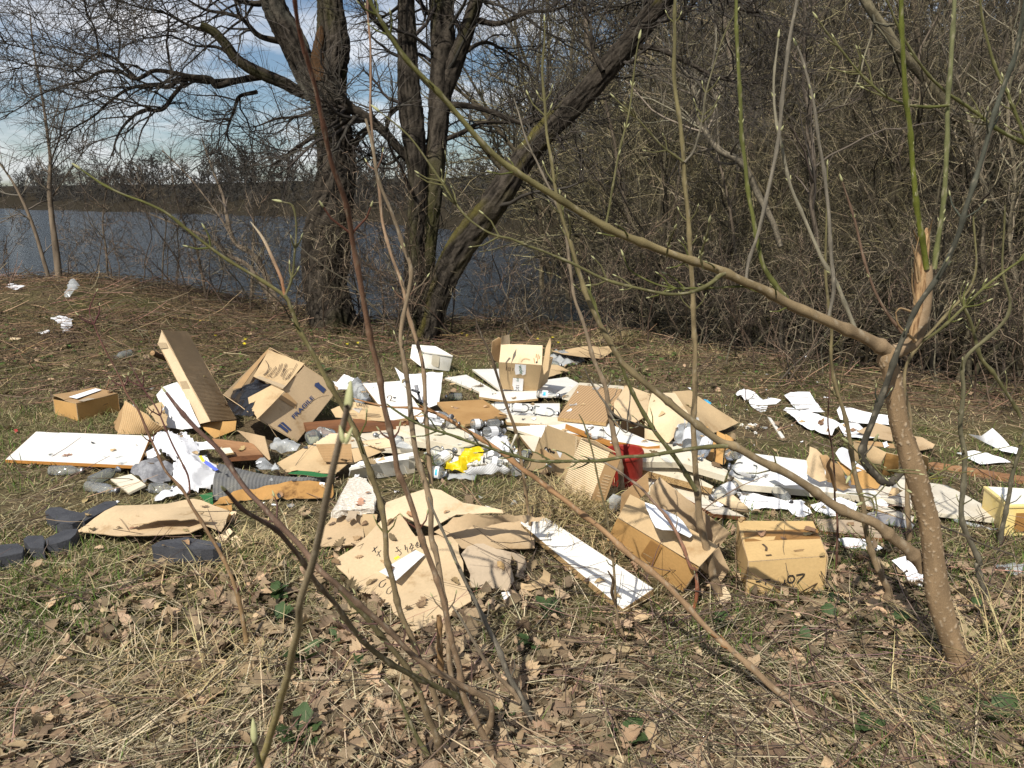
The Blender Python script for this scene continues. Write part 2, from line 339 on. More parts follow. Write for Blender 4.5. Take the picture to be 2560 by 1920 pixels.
# ------------------------------------------------------------------ branching helpers
def grow(Pp, Rp, per, n, Lr, ang, ratio, wander, up, t0=.2, taper=.35, minr=0.0, stems=None):
    B, mm, _ = Pp.shape; idx = np.repeat(np.arange(B), per); N = len(idx)
    u = t0 + (1 - t0) * rng.random(N) ** .8; f = u * (mm - 1); i = np.minimum(f.astype(int), mm - 2); w = (f - i)[:, None]
    pos = Pp[idx, i] * (1 - w) + Pp[idx, i + 1] * w; tg = Pp[idx, i + 1] - Pp[idx, i]; tg /= np.linalg.norm(tg, axis=1, keepdims=True) + 1e-9
    rp = Rp[idx, i] * (1 - w[:, 0]) + Rp[idx, i + 1] * w[:, 0]
    q = rng.normal(size=(N, 3)); q -= tg * (q * tg).sum(1, keepdims=True); q /= np.linalg.norm(q, axis=1, keepdims=True) + 1e-9
    a = ang[0] + (ang[1] - ang[0]) * rng.random(N)
    d = tg * np.cos(a)[:, None] + q * np.sin(a)[:, None]
    ln = (Lr[0] + (Lr[1] - Lr[0]) * rng.random(N)) * (1.15 - .5 * u); st = (ln / (n - 1))[:, None]
    out = np.zeros((N, n, 3)); out[:, 0] = pos
    for k in range(1, n):
        d = d + wander * rng.normal(size=(N, 3)) + np.array([0, 0, up]); d /= np.linalg.norm(d, axis=1, keepdims=True) + 1e-9
        out[:, k] = out[:, k - 1] + d * st
    r0 = np.maximum(np.minimum(ratio * rp, rp * .95), minr)
    return out, r0[:, None] * np.linspace(1, taper, n)[None, :]
def tube_cols(Pn, k, c, var=.3, hue=.1):
    B, n, _ = Pn.shape; v = (np.where(rng.random((B, 1, 1)) < .2, 2.3 + .9 * rng.random((B, 1, 1)), .22 + .42 * rng.random((B, 1, 1))) if var > .7 else 1 + var * (rng.random((B, 1, 1)) * 2 - 1)) * np.ones((B, n * k, 1))  # wide var: few sunlit bright twigs among shade-dark ones, put into colour
    return (np.asarray(c) * v * (1 + hue * (rng.random((B, 1, 3)) - .5))).reshape(-1, 3)
def tube_mesh(name, levels, c, ks, var=.3):
    ps = []
    for (Pn, Rn), k, cc in zip(levels, ks, c): v, f, _ = tubes(Pn, Rn, k); ps.append((v, f, tube_cols(Pn, k, cc, var)))
    v, f, cl = join(ps); return mesh_np(name, v, f, cl)
def px_line(c, pts, d0, d1, n, dmid=None):
    s = c(1, 0)[0] - c(0, 0)[0]; q = np.array([[*c(p[0], p[1]), p[2] * s] for p in pts], float)
    q = catmull(q, n); seg = np.r_[0, np.cumsum(np.linalg.norm(np.diff(q[:, :2], axis=0), axis=1))]; u = seg / seg[-1]
    d = np.interp(u, [0, .5, 1], [d0, dmid if dmid else (d0 + d1) / 2, d1])
    return CAMP + rays(q[:, 0], q[:, 1]) * d[:, None], np.maximum(q[:, 2], .8) * d / FPX / 2, q, d
def lin(a, b, n): return np.linspace(a, b, n)
def rough_tube(Pn, Rn, k, amp, c0, c1, seed, moss_or_lit=None, vs=3.0, shrink=.82):
    """one thick limb with furrowed bark"""
    Rn = Rn * shrink; v, f, ring = tubes(Pn[None], Rn[None], k); n = len(Pn); ring = ring[0]
    ln = np.r_[0, np.cumsum(np.linalg.norm(np.diff(Pn, axis=0), axis=1))]
    a = np.arange(k) / k * 2 * math.pi; rm = Rn.mean()
    q = np.stack([np.cos(a)[None] * np.ones((n, 1)) * rm * 16 / (rm * 8 + .6), np.sin(a)[None] * np.ones((n, 1)) * rm * 16 / (rm * 8 + .6), (ln[:, None] * vs) * np.ones((1, k))], -1)
    h = 1 - 2.3 * np.abs(fbm(np.stack([np.cos(a)[None] * (rm * 26 + .5) + 0 * ln[:, None], np.sin(a)[None] * (rm * 26 + .5) + 0 * ln[:, None], (ln[:, None] * 4.2) * np.ones((1, k))], -1), seed, 3)); hc = 1 - 2.3 * np.abs(fbm(np.stack([np.cos(a)[None] * (rm * 34 + .5) + 0 * ln[:, None], np.sin(a)[None] * (rm * 34 + .5) + 0 * ln[:, None], (ln[:, None] * 13) * np.ones((1, k))], -1), seed + 2, 2)); h = .62 * h + .38 * hc; big = fbm(np.stack([np.cos(a)[None] + 0 * ln[:, None], np.sin(a)[None] + 0 * ln[:, None], ln[:, None] * .9 + 0 * a[None]], -1) * 1.2, seed + 9, 2)
    disp = (amp * h + .12 * big) * Rn[:, None]
    v = v.reshape(n, k, 3) + ring * disp[..., None]
    col = np.asarray(c0) + (np.asarray(c1) - np.asarray(c0)) * (np.clip(h * .55 + .5 + .2 * big, 0, 1) ** 1.8)[..., None]  # furrows near black, plates brightened: bark shade and highlights put into colour
    if moss_or_lit is not None:
        w = sstep(fbm(q * .5, seed + 4, 3) * 1.2 + .1)[..., None] * moss_or_lit[1]; col = col * (1 - w) + np.asarray(moss_or_lit[0]) * w
    return v.reshape(-1, 3), f, col.reshape(-1, 3)

# ------------------------------------------------------------------ the big willows on the bank
BK0, BK1 = (.008, .0065, .005), (.068, .056, .043); MOSS = ((.06, .058, .016), .5)
def limb(tree, c, pts, d0, d1, n, k=20, amp=.14, name='limb', seed=0, moss_or_lit=MOSS):
    Pn, Rn, q, d = px_line(c, pts, d0, d1, n); v, f, cl = rough_tube(Pn, Rn, k, amp, BK0, BK1, seed, moss_or_lit)
    obj(name, mesh_np(name, v, f, cl), parent=tree, mats=[M['trunk_bark']]); return Pn, Rn
def resample(Ps, n):
    A, B = [], []
    for p, r in Ps:
        u = np.linspace(0, len(p) - 1, n); A.append(np.stack([np.interp(u, np.arange(len(p)), p[:, k]) for k in range(3)], -1)); B.append(np.interp(u, np.arange(len(p)), r))
    return np.array(A), np.array(B)
TW = ((.034, .028, .022), (.05, .042, .033), (.085, .072, .056))
def crown(tree, Ps, per=(14, 8, 6), L=((.5, 1.6), (.3, .9), (.15, .5)), up=(.02, .0, .0), t0=.25):
    A, B = resample(Ps, 8); B = np.minimum(B, .06)
    l1 = grow(A, B, per[0], 8, L[0], (.5, 1.3), .45, .22, up[0], t0, minr=.0065)
    l2 = grow(*l1, per[1], 6, L[1], (.5, 1.2), .5, .22, up[1], .15, minr=.0038)
    l3 = grow(*l2, per[2], 5, L[2], (.4, 1.1), .6, .2, up[2], .1, minr=.0023)
    obj('crown', tube_mesh('crown', [l1, l2, l3], TW, (5, 4, 3)), parent=tree, mats=[M['twig']])
dA = D(*T2(375, 1600)) - .15
wil = thing('willow_tree', 'thick furrowed willow trunk on the bank with long bare limbs arching left over the lake', 'tree', P(*T2(375, 1600)))
limb(wil, T2, [(378, 1680, 320), (375, 1600, 262), (335, 1400, 236), (335, 1200, 262), (372, 1000, 236), (392, 800, 214), (375, 600, 216), (352, 430, 212), (372, 300, 180), (380, 200, 166), (362, 0, 138), (355, -220, 120), (340, -600, 90), (330, -900, 50)], dA, dA - .5, 240, 72, .15, 'trunk', 3)
wl_ = []
wl_.append(limb(wil, T2, [(300, 470, 120), (250, 370, 125), (190, 220, 150), (110, 70, 135), (60, -60, 120), (-40, -320, 90), (-150, -600, 50)], dA - .2, dA - .9, 120, 44, .13, seed=11, moss_or_lit=((.2, .19, .15), .4)))  # pale grey patches put this limb's sunlit look into the bark colour
wl_.append(limb(wil, T1, [(1570, 480, 70), (1500, 455, 68), (1440, 420, 68), (1300, 360, 64), (1200, 300, 58), (1140, 220, 54), (1080, 160, 50), (1015, 125, 44)], dA - .1, dA - .8, 80, 28, .12, seed=13))
for k_, (pts, dd) in enumerate([
    ([(1330, 385, 44), (1190, 410, 38), (1095, 435, 36), (1060, 400, 36), (960, 388, 32), (880, 370, 28), (780, 358, 26), (690, 400, 24), (600, 362, 21), (500, 365, 18), (430, 410, 16), (330, 430, 13), (200, 480, 10), (100, 545, 8), (0, 600, 6)], -1.1),
    ([(1210, 405, 30), (1050, 412, 30), (920, 400, 30), (850, 440, 27), (760, 430, 24), (650, 450, 20), (560, 510, 16), (470, 590, 12), (350, 660, 8), (250, 730, 5)], -.3),
    ([(950, 400, 24), (880, 480, 24), (820, 552, 24), (720, 560, 20), (640, 620, 16), (590, 700, 12), (568, 790, 7)], -.5),
    ([(1300, 465, 26), (1210, 490, 22), (1185, 560, 18), (1160, 620, 16), (1150, 690, 12), (1200, 760, 6)], .1),
    ([(1420, 210, 40), (1310, 180, 32), (1230, 100, 26), (1150, 70, 22), (1040, 50, 18), (950, 0, 12), (850, -60, 8)], -.9),
    ([(700, 405, 20), (620, 330, 18), (570, 290, 16), (500, 270, 14), (430, 310, 12), (380, 360, 10), (200, 330, 7), (60, 350, 5)], -.8),
    ([(1180, 290, 26), (1100, 240, 20), (980, 230, 14), (860, 180, 12), (740, 190, 9), (600, 120, 6), (480, 60, 5)], -.9),
    ([(1600, 680, 30), (1480, 760, 20), (1400, 822, 12), (1300, 860, 6)], .3), ([(1610, 560, 26), (1500, 590, 18), (1400, 600, 14), (1290, 640, 8), (1180, 640, 5)], .2),
    ([(1450, -30, 60), (1300, 20, 34), (1130, -20, 22), (950, -40, 14), (700, -80, 8)], -1.2), ([(1080, 165, 34), (960, 130, 18), (820, 60, 14), (680, 30, 10), (500, -40, 7)], -1.0),
    ([(500, 270, 14), (480, 150, 12), (440, 60, 9), (420, -60, 7)], -1.0), ([(420, 400, 12), (300, 300, 9), (150, 250, 7), (-60, 200, 5)], -1.2)]):
    wl_.append(limb(wil, T1, pts, dA - .15, dA + dd, 60, 10, .08, seed=20 + k_, moss_or_lit=None))
crown(wil, [p for p in wl_[2:]], (14, 8, 4), up=(-.01, -.02, 0), t0=.18)
Pn, Rn, q, d = px_line(T2, [(310, 400, 75), (305, 330, 78), (300, 260, 66), (312, 180, 50), (318, 128, 16)], dA - .42, dA - .5, 30)
v, f, cl = rough_tube(Pn, Rn, 14, .25, (.05, .028, .014), (.09, .05, .025), 41); obj('broken_stub', mesh_np('broken_stub', v, f, cl), parent=wil, mats=[M['trunk_bark']])

dB = D(*T2(820, 1640)) + .1
wi2 = thing('willow_tree', 'twin stemmed dark willow behind the leaning trunk in the middle of the bank', 'tree', P(*T2(800, 1620)))
w2 = [limb(wi2, T2, [(778, 1680, 150), (776, 1500, 120), (770, 1200, 118), (790, 900, 118), (762, 600, 130), (742, 400, 122), (735, 200, 108), (730, 0, 96), (722, -300, 80), (700, -700, 50)], dB, dB - .4, 160, 40, .14, 'trunk', 51),
      limb(wi2, T2, [(800, 1620, 110), (835, 1200, 110), (862, 900, 120), (885, 650, 120), (905, 400, 128), (912, 200, 130), (905, 0, 122), (890, -300, 100), (880, -700, 60)], dB + .1, dB - .2, 160, 40, .14, 'trunk', 52),
      limb(wi2, T2, [(900, 520, 70), (945, 380, 100), (1010, 200, 92), (1060, 50, 84), (1090, -60, 76), (1150, -300, 60), (1200, -600, 36)], dB, dB - .6, 90, 30, .13, seed=53)]
for k_, (pts, dd) in enumerate([([(930, 510, 44), (1050, 520, 36), (1150, 545, 32), (1300, 600, 28), (1400, 580, 20), (1560, 600, 12)], -.5), ([(1050, 90, 40), (1120, 110, 34), (1200, 112, 30), (1330, 60, 24), (1450, 50, 16), (1600, -20, 8)], -.8),
    ([(900, 690, 30), (1000, 650, 28), (1100, 600, 22), (1290, 590, 14), (1420, 500, 8)], .5), ([(740, 780, 44), (690, 720, 50), (620, 640, 52), (560, 590, 56), (480, 540, 60), (420, 500, 64)], -.4), ([(740, 260, 40), (640, 160, 30), (560, 80, 24), (500, 0, 18), (450, -100, 12)], -.6),
    ([(920, 120, 40), (820, 40, 26), (780, -80, 20)], .4), ([(960, 300, 30), (1100, 210, 22), (1200, 240, 16), (1330, 330, 9)], .7), ([(760, 700, 24), (650, 800, 16), (560, 760, 12), (480, 720, 7)], .4)]):
    w2.append(limb(wi2, T2, pts, dB - .05, dB + dd, 60, 12, .09, seed=60 + k_, moss_or_lit=None))
crown(wi2, w2, (15, 8, 4), t0=.3)
dC = D(*T2(850, 1630)) - .35
wi3 = thing('willow_tree', 'mossy trunk leaning far to the right across the bank with rough bark', 'tree', P(*T2(845, 1640)))
w3 = [limb(wi3, T2, [(830, 1680, 150), (850, 1600, 130), (905, 1400, 142), (985, 1230, 156), (1090, 1085, 166), (1190, 950, 156), (1290, 800, 138), (1400, 665, 132), (1520, 545, 124), (1620, 440, 122), (1720, 320, 118), (1830, 200, 116), (1900, 110, 114), (1980, 10, 112), (2060, -140, 100), (2160, -400, 70)], dC, dC - 1.0, 220, 60, .14, 'trunk', 71, ((.10, .085, .02), .75))]
for k_, (pts, dd) in enumerate([([(370, 215, 34), (450, 225, 28), (550, 270, 26), (650, 320, 22), (730, 355, 20), (850, 385, 14), (960, 380, 8)], -.6), ([(440, 60, 40), (420, -20, 36), (380, -120, 24)], .2), ([(200, 330, 30), (150, 230, 20), (140, 120, 14), (90, 20, 8)], .3), ([(560, -100, 40), (680, -60, 26), (800, 30, 18), (920, 60, 10)], -.9)]):
    w3.append(limb(wi3, T3, pts, dC - .8, dC - .8 + dd, 50, 12, .09, seed=80 + k_, moss_or_lit=None))
crown(wi3, w3, (20, 8, 4), ((.5, 1.5), (.3, .8), (.15, .5)), t0=.25)

# ------------------------------------------------------------------ generated bare trees (prototypes, then copies)
def bush_proto(name, h, nst, spread, per, c, seed, label, cat, group, lean=.12):
    global rng
    rng = np.random.default_rng(seed); n = 10
    Pn = np.zeros((nst, n, 3)); Pn[:, 0, :2] = rng.normal(size=(nst, 2)) * .12 * spread; Pn[:, 0, 2] = -.15
    a = rng.random(nst) * 2 * math.pi; d = np.stack([np.cos(a) * lean * 2.2, np.sin(a) * lean * 2.2, np.ones(nst)], -1)
    hh = h * (.6 + .4 * rng.random(nst))
    for k in range(1, n):
        d = d + .16 * rng.normal(size=(nst, 3)) * [1, 1, .3]; d /= np.linalg.norm(d, axis=1, keepdims=True); Pn[:, k] = Pn[:, k - 1] + d * (hh / (n - 1))[:, None]
    Rn = ((.010 * h + .01 * rng.random(nst)) if h > 3 else (.0045 * h + .004 * rng.random(nst)))[:, None] * np.linspace(1, .22, n)[None]
    root = thing(name, label, cat, (0, 0, 0), group)
    l1 = grow(Pn, Rn, per[0], 8, (h * .15, h * .40), (.4, 1.15), .5, .2, .05, .12, minr=.004)
    l2 = grow(*l1, per[1], 6, (h * .07, h * .2), (.4, 1.2), .55, .22, .03, .1, minr=.003)
    l3 = grow(*l2, per[2], 4, (h * .03, h * .10), (.4, 1.1), .6, .2, .02, .05, minr=.0022)
    for i in range(nst): obj('stem', tube_mesh('stem', [(Pn[i:i + 1], Rn[i:i + 1])], [c[0]], (7,)), parent=root, mats=[M['twig']])
    obj('crown', tube_mesh('crown', [l1, l2, l3], [c[1], c[2], c[2]], (4, 3, 3), .75), parent=root, mats=[M['twig']])
    return root
OL = ((.098, .080, .046), (.072, .059, .033), (.140, .118, .062)); GB = ((.098, .080, .054), (.074, .059, .039), (.135, .110, .070))
TL = 'bare olive brown tree crowded into the dense thicket beyond the inlet'; TG = 'bare trees of the thicket beyond the inlet'
protos = [bush_proto('thicket_tree', 7, 7, 5, (13, 8, 5), OL, 101, 'olive brown tree with several spreading stems in the dense bare thicket beyond the inlet', 'tree', TG), bush_proto('thicket_tree', 8, 5, 4, (16, 8, 5), GB, 102, 'taller grey brown tree with upright stems in the dense bare thicket beyond the inlet', 'tree', TG, .08),
          bush_proto('thicket_tree', 5, 9, 7, (10, 8, 5), OL, 103, 'low many stemmed olive bush in the dense bare thicket beyond the inlet', 'tree', TG, .2), bush_proto('thicket_tree', 6, 6, 5, (13, 9, 5), GB, 104, 'grey brown tree with wide crooked stems in the dense bare thicket beyond the inlet', 'tree', TG, .16)]
r2 = random.Random(5); spots = []
for y0, st, s0 in ((11.8, .95, .62), (13.2, 1.1, .75), (14.8, 1.3, .9), (17, 1.6, 1.0), (20, 1.7, 1.25), (24, 2.0, 1.45), (29, 2.4, 1.7), (36, 3.0, 2.0), (44, 3.6, 2.3)):
    x = float(np.interp(y0, [a for a, b in _xs], [b for a, b in _xs])) + .95
    while x < y0 * .72 + 2:
        spots.append((x + r2.uniform(-.3, .3) * st, y0 + r2.uniform(-.7, .7), s0 * r2.uniform(.8, 1.2))); x += st * r2.uniform(.8, 1.2)
for i, (x, y, s) in enumerate(spots):
    p = protos[i % 4 if i < 8 else r2.randrange(4)]
    Mx = Matrix.Translation((x, y, float(ground_z(x, y)))) @ Matrix.Rotation(r2.uniform(0, 6.28), 4, 'Z') @ Matrix.Scale(s, 4)
    if i < 4: p.matrix_basis = Mx; WM[p.name] = Mx
    else: copy_thing(p, Mx)
SL = 'leafless shrub with fine grey brown twigs standing at the edge of the bank'; SG = 'leafless shrubs along the bank edge'
RB = ((.10, .068, .046), (.085, .058, .04), (.11, .082, .055))
sp = [bush_proto('bank_shrub', 2.6, 6, 4, (8, 6, 4), GB, 201, 'leafless grey shrub with few tall stems at the edge of the bank', 'shrub', SG, .16), bush_proto('bank_shrub', 2.2, 8, 4, (7, 6, 4), RB, 202, 'leafless reddish brown shrub with upright stems at the edge of the bank', 'shrub', SG, .1), bush_proto('bank_shrub', 1.6, 9, 5, (6, 5, 4), RB, 203, 'low spreading reddish brown shrub at the edge of the bank', 'shrub', SG, .22)]
bs = []
for px, py, s, k in ((60, 700, .7, 2), (330, 715, .7, 1), (480, 740, .6, 2), (600, 770, .85, 1), (700, 790, .6, 2), (770, 800, .8, 0), (960, 830, 1.0, 1), (1010, 836, .9, 1), (1070, 835, .75, 2), (1130, 838, 1, 0), (1290, 836, .6, 1), (1380, 838, .7, 0),
                   (1450, 832, .8, 2), (1560, 850, .9, 1), (1680, 878, .8, 0), (1820, 905, .75, 2), (1960, 930, .75, 1), (2110, 950, .8, 0), (2260, 965, .75, 2), (2420, 985, .8, 1), (2580, 998, .75, 0), (-80, 690, .9, 1)):
    bs.append((px, py, s, k))
for i, (px, py, s, k) in enumerate(bs):
    pp = P(px, py); p = sp[k]; Mx = Matrix.Translation((pp.x, pp.y, pp.z - .02)) @ Matrix.Rotation(r2.uniform(0, 6.28), 4, 'Z') @ Matrix.Scale(s, 4)
    if p.matrix_basis.translation.length == 0: p.matrix_basis = Mx; WM[p.name] = Mx
    else: copy_thing(p, Mx)
for lb, pts, dd, cc in (('pale trunk leaning from upper left to lower right through the thicket', [(1360, -60, 46), (1410, 40, 50), (1500, 150, 52), (1650, 330, 56), (1800, 500, 58), (1900, 620, 60), (2050, 830, 66), (2160, 980, 70)], 11.5, (.135, .115, .072)),
                    ('smooth grey stem arching up to the leaning willow trunk', [(1010, 1130, 34), (960, 980, 34), (850, 790, 32), (760, 710, 32), (690, 640, 30), (650, 560, 28), (620, 430, 26), (580, 350, 22), (520, 260, 16), (470, 170, 10)], 11.2, (.17, .145, .105)),
                    ('dark upright stem deep in the right thicket', [(1180, 1180, 22), (1170, 900, 22), (1150, 700, 22), (1140, 480, 20), (1125, 250, 18), (1120, 20, 15), (1118, -150, 12)], 10.8, (.10, .08, .06)),
                    ('grey stem with a fork low in the right thicket', [(1940, 1250, 26), (1960, 1000, 24), (1935, 760, 22), (1890, 560, 20), (1840, 400, 16), (1790, 250, 12)], 10.5, (.12, .10, .07)),
                    ('slim pale stem at the far right of the thicket', [(2110, 1300, 24), (2080, 1050, 22), (2100, 800, 20), (2060, 560, 18), (2090, 300, 15), (2070, 60, 12)], 10.2, (.16, .135, .09))):
    Pn, Rn, q, d = px_line(T3, pts, dd, dd + .3, 60); wob = np.stack([fbm(np.stack([np.arange(60) * .12, np.full(60, i * 5.1 + dd), np.zeros(60)], -1), 14, 2) for i in range(3)], -1); Pn = Pn + wob * .05
    r_ = thing('thicket_tree', lb, 'tree', Pn[0]); v, f, cl = rough_tube(Pn, Rn, 12, .1, tuple(np.array(cc) * .4), tuple(np.array(cc) * 1.3), 300 + len(lb)); obj('trunk', mesh_np('trunk', v, f, cl), parent=r_, mats=[M['trunk_bark']])
    A, B = resample([(Pn, Rn)], 10); l1 = grow(A, np.minimum(B, .04), 26, 8, (.5, 1.8), (.4, 1.2), .45, .2, .04, .1, minr=.005); l2 = grow(*l1, 7, 6, (.25, .8), (.4, 1.2), .55, .2, .02, .1, minr=.003)
    obj('crown', tube_mesh('crown', [l1, l2], [cc, cc], (5, 3), .6), parent=r_, mats=[M['twig']])
# far wood round the lake: reads as one mass
rng = np.random.default_rng(31)
yy = 55 + 380 * rng.random(2200) ** 1.0; xx = np.interp(yy, [a for a, b in _xs], [b for a, b in _xs]) + 3 + .02 * yy + rng.exponential(.07, 2200) * yy
ok = (np.abs(xx) < yy * .8 + 10); xx, yy = xx[ok][:440], yy[ok][:440]; und = np.arange(len(xx)) % 5 < 2; hh = np.where(und, .38, .86) * (.030 * yy + 4.2) * (.62 + .38 * rng.random(len(xx)) ** 2 + .28 * sstep(fbm(xy3(xx / yy * 14, yy * 0), 5, 2) + .3))
Pn = np.zeros((len(xx), 5, 3)); Pn[:, :, 0] = xx[:, None] + np.cumsum(rng.normal(size=(len(xx), 5)) * .03 * hh[:, None], 1); Pn[:, :, 1] = yy[:, None]; Pn[:, :, 2] = ground_z(xx, yy)[:, None] - .2 + hh[:, None] * np.linspace(0, 1, 5)
Rn = (.012 * hh)[:, None] * np.linspace(1, .25, 5); f1 = [], []
sc_ = hh[:, None, None] / 10
l1 = grow(Pn / sc_, Rn / sc_[..., 0], 20, 4, (2.2, 4.4), (.4, 1.3), .5, .2, .05, .02, minr=.11); k1 = np.repeat(sc_, 20, 0)
l2 = grow(*l1, 4, 3, (.7, 1.8), (.4, 1.2), .6, .2, .03, .1, minr=.125); k2 = np.repeat(k1, 4, 0)
v1 = (l1[0] * k1, l1[1] * k1[..., 0]); v2 = (l2[0] * k2, l2[1] * k2[..., 0])
far = obj('far_wood', tube_mesh('far_wood', [(Pn, Rn), v1, v2], [(.040, .037, .032), (.042, .039, .033), (.050, .045, .038)], (4, 3, 3), .45), mats=[M['twig']])
tag(far, 'long belt of bare woodland along the far shore of the lake', 'woodland', kind='stuff')
# ------------------------------------------------------------------ builders for the rubbish
FOOT = []; _seed = [100]
def seed(): _seed[0] += 1; return _seed[0]
def frame(pts):
    pts = [Vector(p) for p in pts]; c = sum(pts, Vector()) / len(pts); n = Vector()
    for a, b in zip(pts, pts[1:] + pts[:1]): n += (a - c).cross(b - c)
    n.normalize()
    if n.dot(Vector((0, 0, CAMH)) - c) < 0: n = -n
    x = pts[1] - pts[0]; x -= n * x.dot(n); x.normalize(); y = n.cross(x)
    Mx = Matrix.Identity(4)
    for i in range(3): Mx[i][0], Mx[i][1], Mx[i][2], Mx[i][3] = x[i], y[i], n[i], c[i]
    return Mx
def sheet(name, pts, mt, t=.004, amp=.004, ns=4.0, cell=.05, parent=None, edge='card_edge', tear=0.0, folds=0, fa=.25, crum=0.0, cs=9.0, dome=0.0, foot=True, label=None, cat=None, group=None, dents=0.0):
    s = seed(); r = random.Random(s); Mx = frame(pts); Mi = Mx.inverted(); loc = np.array([list(Mi @ Vector(p)) for p in pts])
    bd = []
    for a, b in zip(loc, np.roll(loc, -1, 0)):
        k = max(1, int(np.linalg.norm(a - b) / cell))
        for j in range(k):
            q = a + (b - a) * j / k
            if j and tear: q = q + np.array([r.gauss(0, tear), r.gauss(0, tear), 0])
            bd.append(q)
    bd = np.array(bd); nb = len(bd); lo, hi = bd[:, :2].min(0), bd[:, :2].max(0)
    xs = np.arange(lo[0], hi[0], cell); ys = np.arange(lo[1], hi[1], cell * .87)
    g = np.array([(x + (i % 2) * cell / 2 + r.uniform(-.15, .15) * cell, y + r.uniform(-.15, .15) * cell) for i, y in enumerate(ys) for x in xs]).reshape(-1, 2)
    # keep only inner points
    def inside(q):
        x, y = q[:, 0], q[:, 1]; c = np.zeros(len(q), bool)
        for (x0, y0), (x1, y1) in zip(bd[:, :2], np.roll(bd[:, :2], -1, 0)):
            cc = ((y0 > y) != (y1 > y)) & (x < (x1 - x0) * (y - y0) / (y1 - y0 + 1e-12) + x0); c ^= cc
        return c
    if len(g):
        d = np.min(np.linalg.norm(g[:, None] - bd[None, :, :2], axis=2), axis=1); g = g[inside(g) & (d > cell * .45)]
    co = [Vector(p[:2]) for p in bd] + [Vector(p) for p in g]
    ov, oe, of, *_ = delaunay_2d_cdt(co, [], [list(range(nb))], 1, 1e-6)
    v2 = np.array([list(v) for v in ov]); dd = np.linalg.norm(v2[:, None] - bd[None, :, :2], axis=2)
    w = 1 / (dd ** 3 + 1e-9); z = (w * bd[None, :, 2]).sum(1) / w.sum(1)
    on = dd.min(1) < 1e-5; z[on] = bd[dd[on].argmin(1), 2]
    edge_d = dd.min(1)
    p3 = np.stack([v2[:, 0], v2[:, 1], np.full(len(v2), s * .37)], -1)
    z = z + amp * fbm(p3 * ns, s, 3)
    if dents: z = z - dents * sstep(fbm(p3 * 7, s + 5, 2) * 1.5 - .2)
    if crum: z = z + crum * (1 - 2.2 * np.abs(fbm(p3 * cs, s + 3, 3)))
    if dome: z = z + dome * sstep(edge_d / (min(hi - lo) * .4))
    for _ in range(folds):
        a = r.uniform(0, math.pi); c0 = np.array([r.uniform(lo[0], hi[0]), r.uniform(lo[1], hi[1])]) * .5
        z = z + fa * .12 * np.abs((v2 - c0) @ np.array([math.cos(a), math.sin(a)])) * r.choice((1, 1, -.6))
    V = np.column_stack([v2, z]); n = len(V); Bk = V - [0, 0, t]
    vs = [tuple(v) for v in V] + [tuple(v) for v in Bk]; fs = []; mi = []
    from collections import Counter
    for f in of:
        f = list(f); a, b, c = (v2[f[0]], v2[f[1]], v2[f[2]])
        if (b[0] - a[0]) * (c[1] - a[1]) - (b[1] - a[1]) * (c[0] - a[0]) < 0: f = f[::-1]
        fs.append(f); mi.append(0); fs.append([i + n for i in f[::-1]]); mi.append(0)
    ed = Counter()
    for f in fs[::2]:
        for a, b in zip(f, f[1:] + f[:1]): ed[(a, b)] += 1
    for (a, b) in list(ed):
        if (b, a) not in ed:
            k = len(vs); vs += [tuple(V[a]), tuple(V[b]), tuple(Bk[b]), tuple(Bk[a])]; fs.append([k + 3, k + 2, k + 1, k]); mi.append(1)
    me = bpy.data.meshes.new(name); me.from_pydata(vs, [], fs); me.materials.append(M[mt]); me.materials.append(M[edge])
    me.polygons.foreach_set('material_index', mi); me.polygons.foreach_set('use_smooth', [True] * len(fs)); me.update()
    o = obj(name, me, Mx, parent)
    if label: tag(o, label, cat, group)
    if foot: FOOT.append([(Vector(p).x, Vector(p).y) for p in pts])
    return o
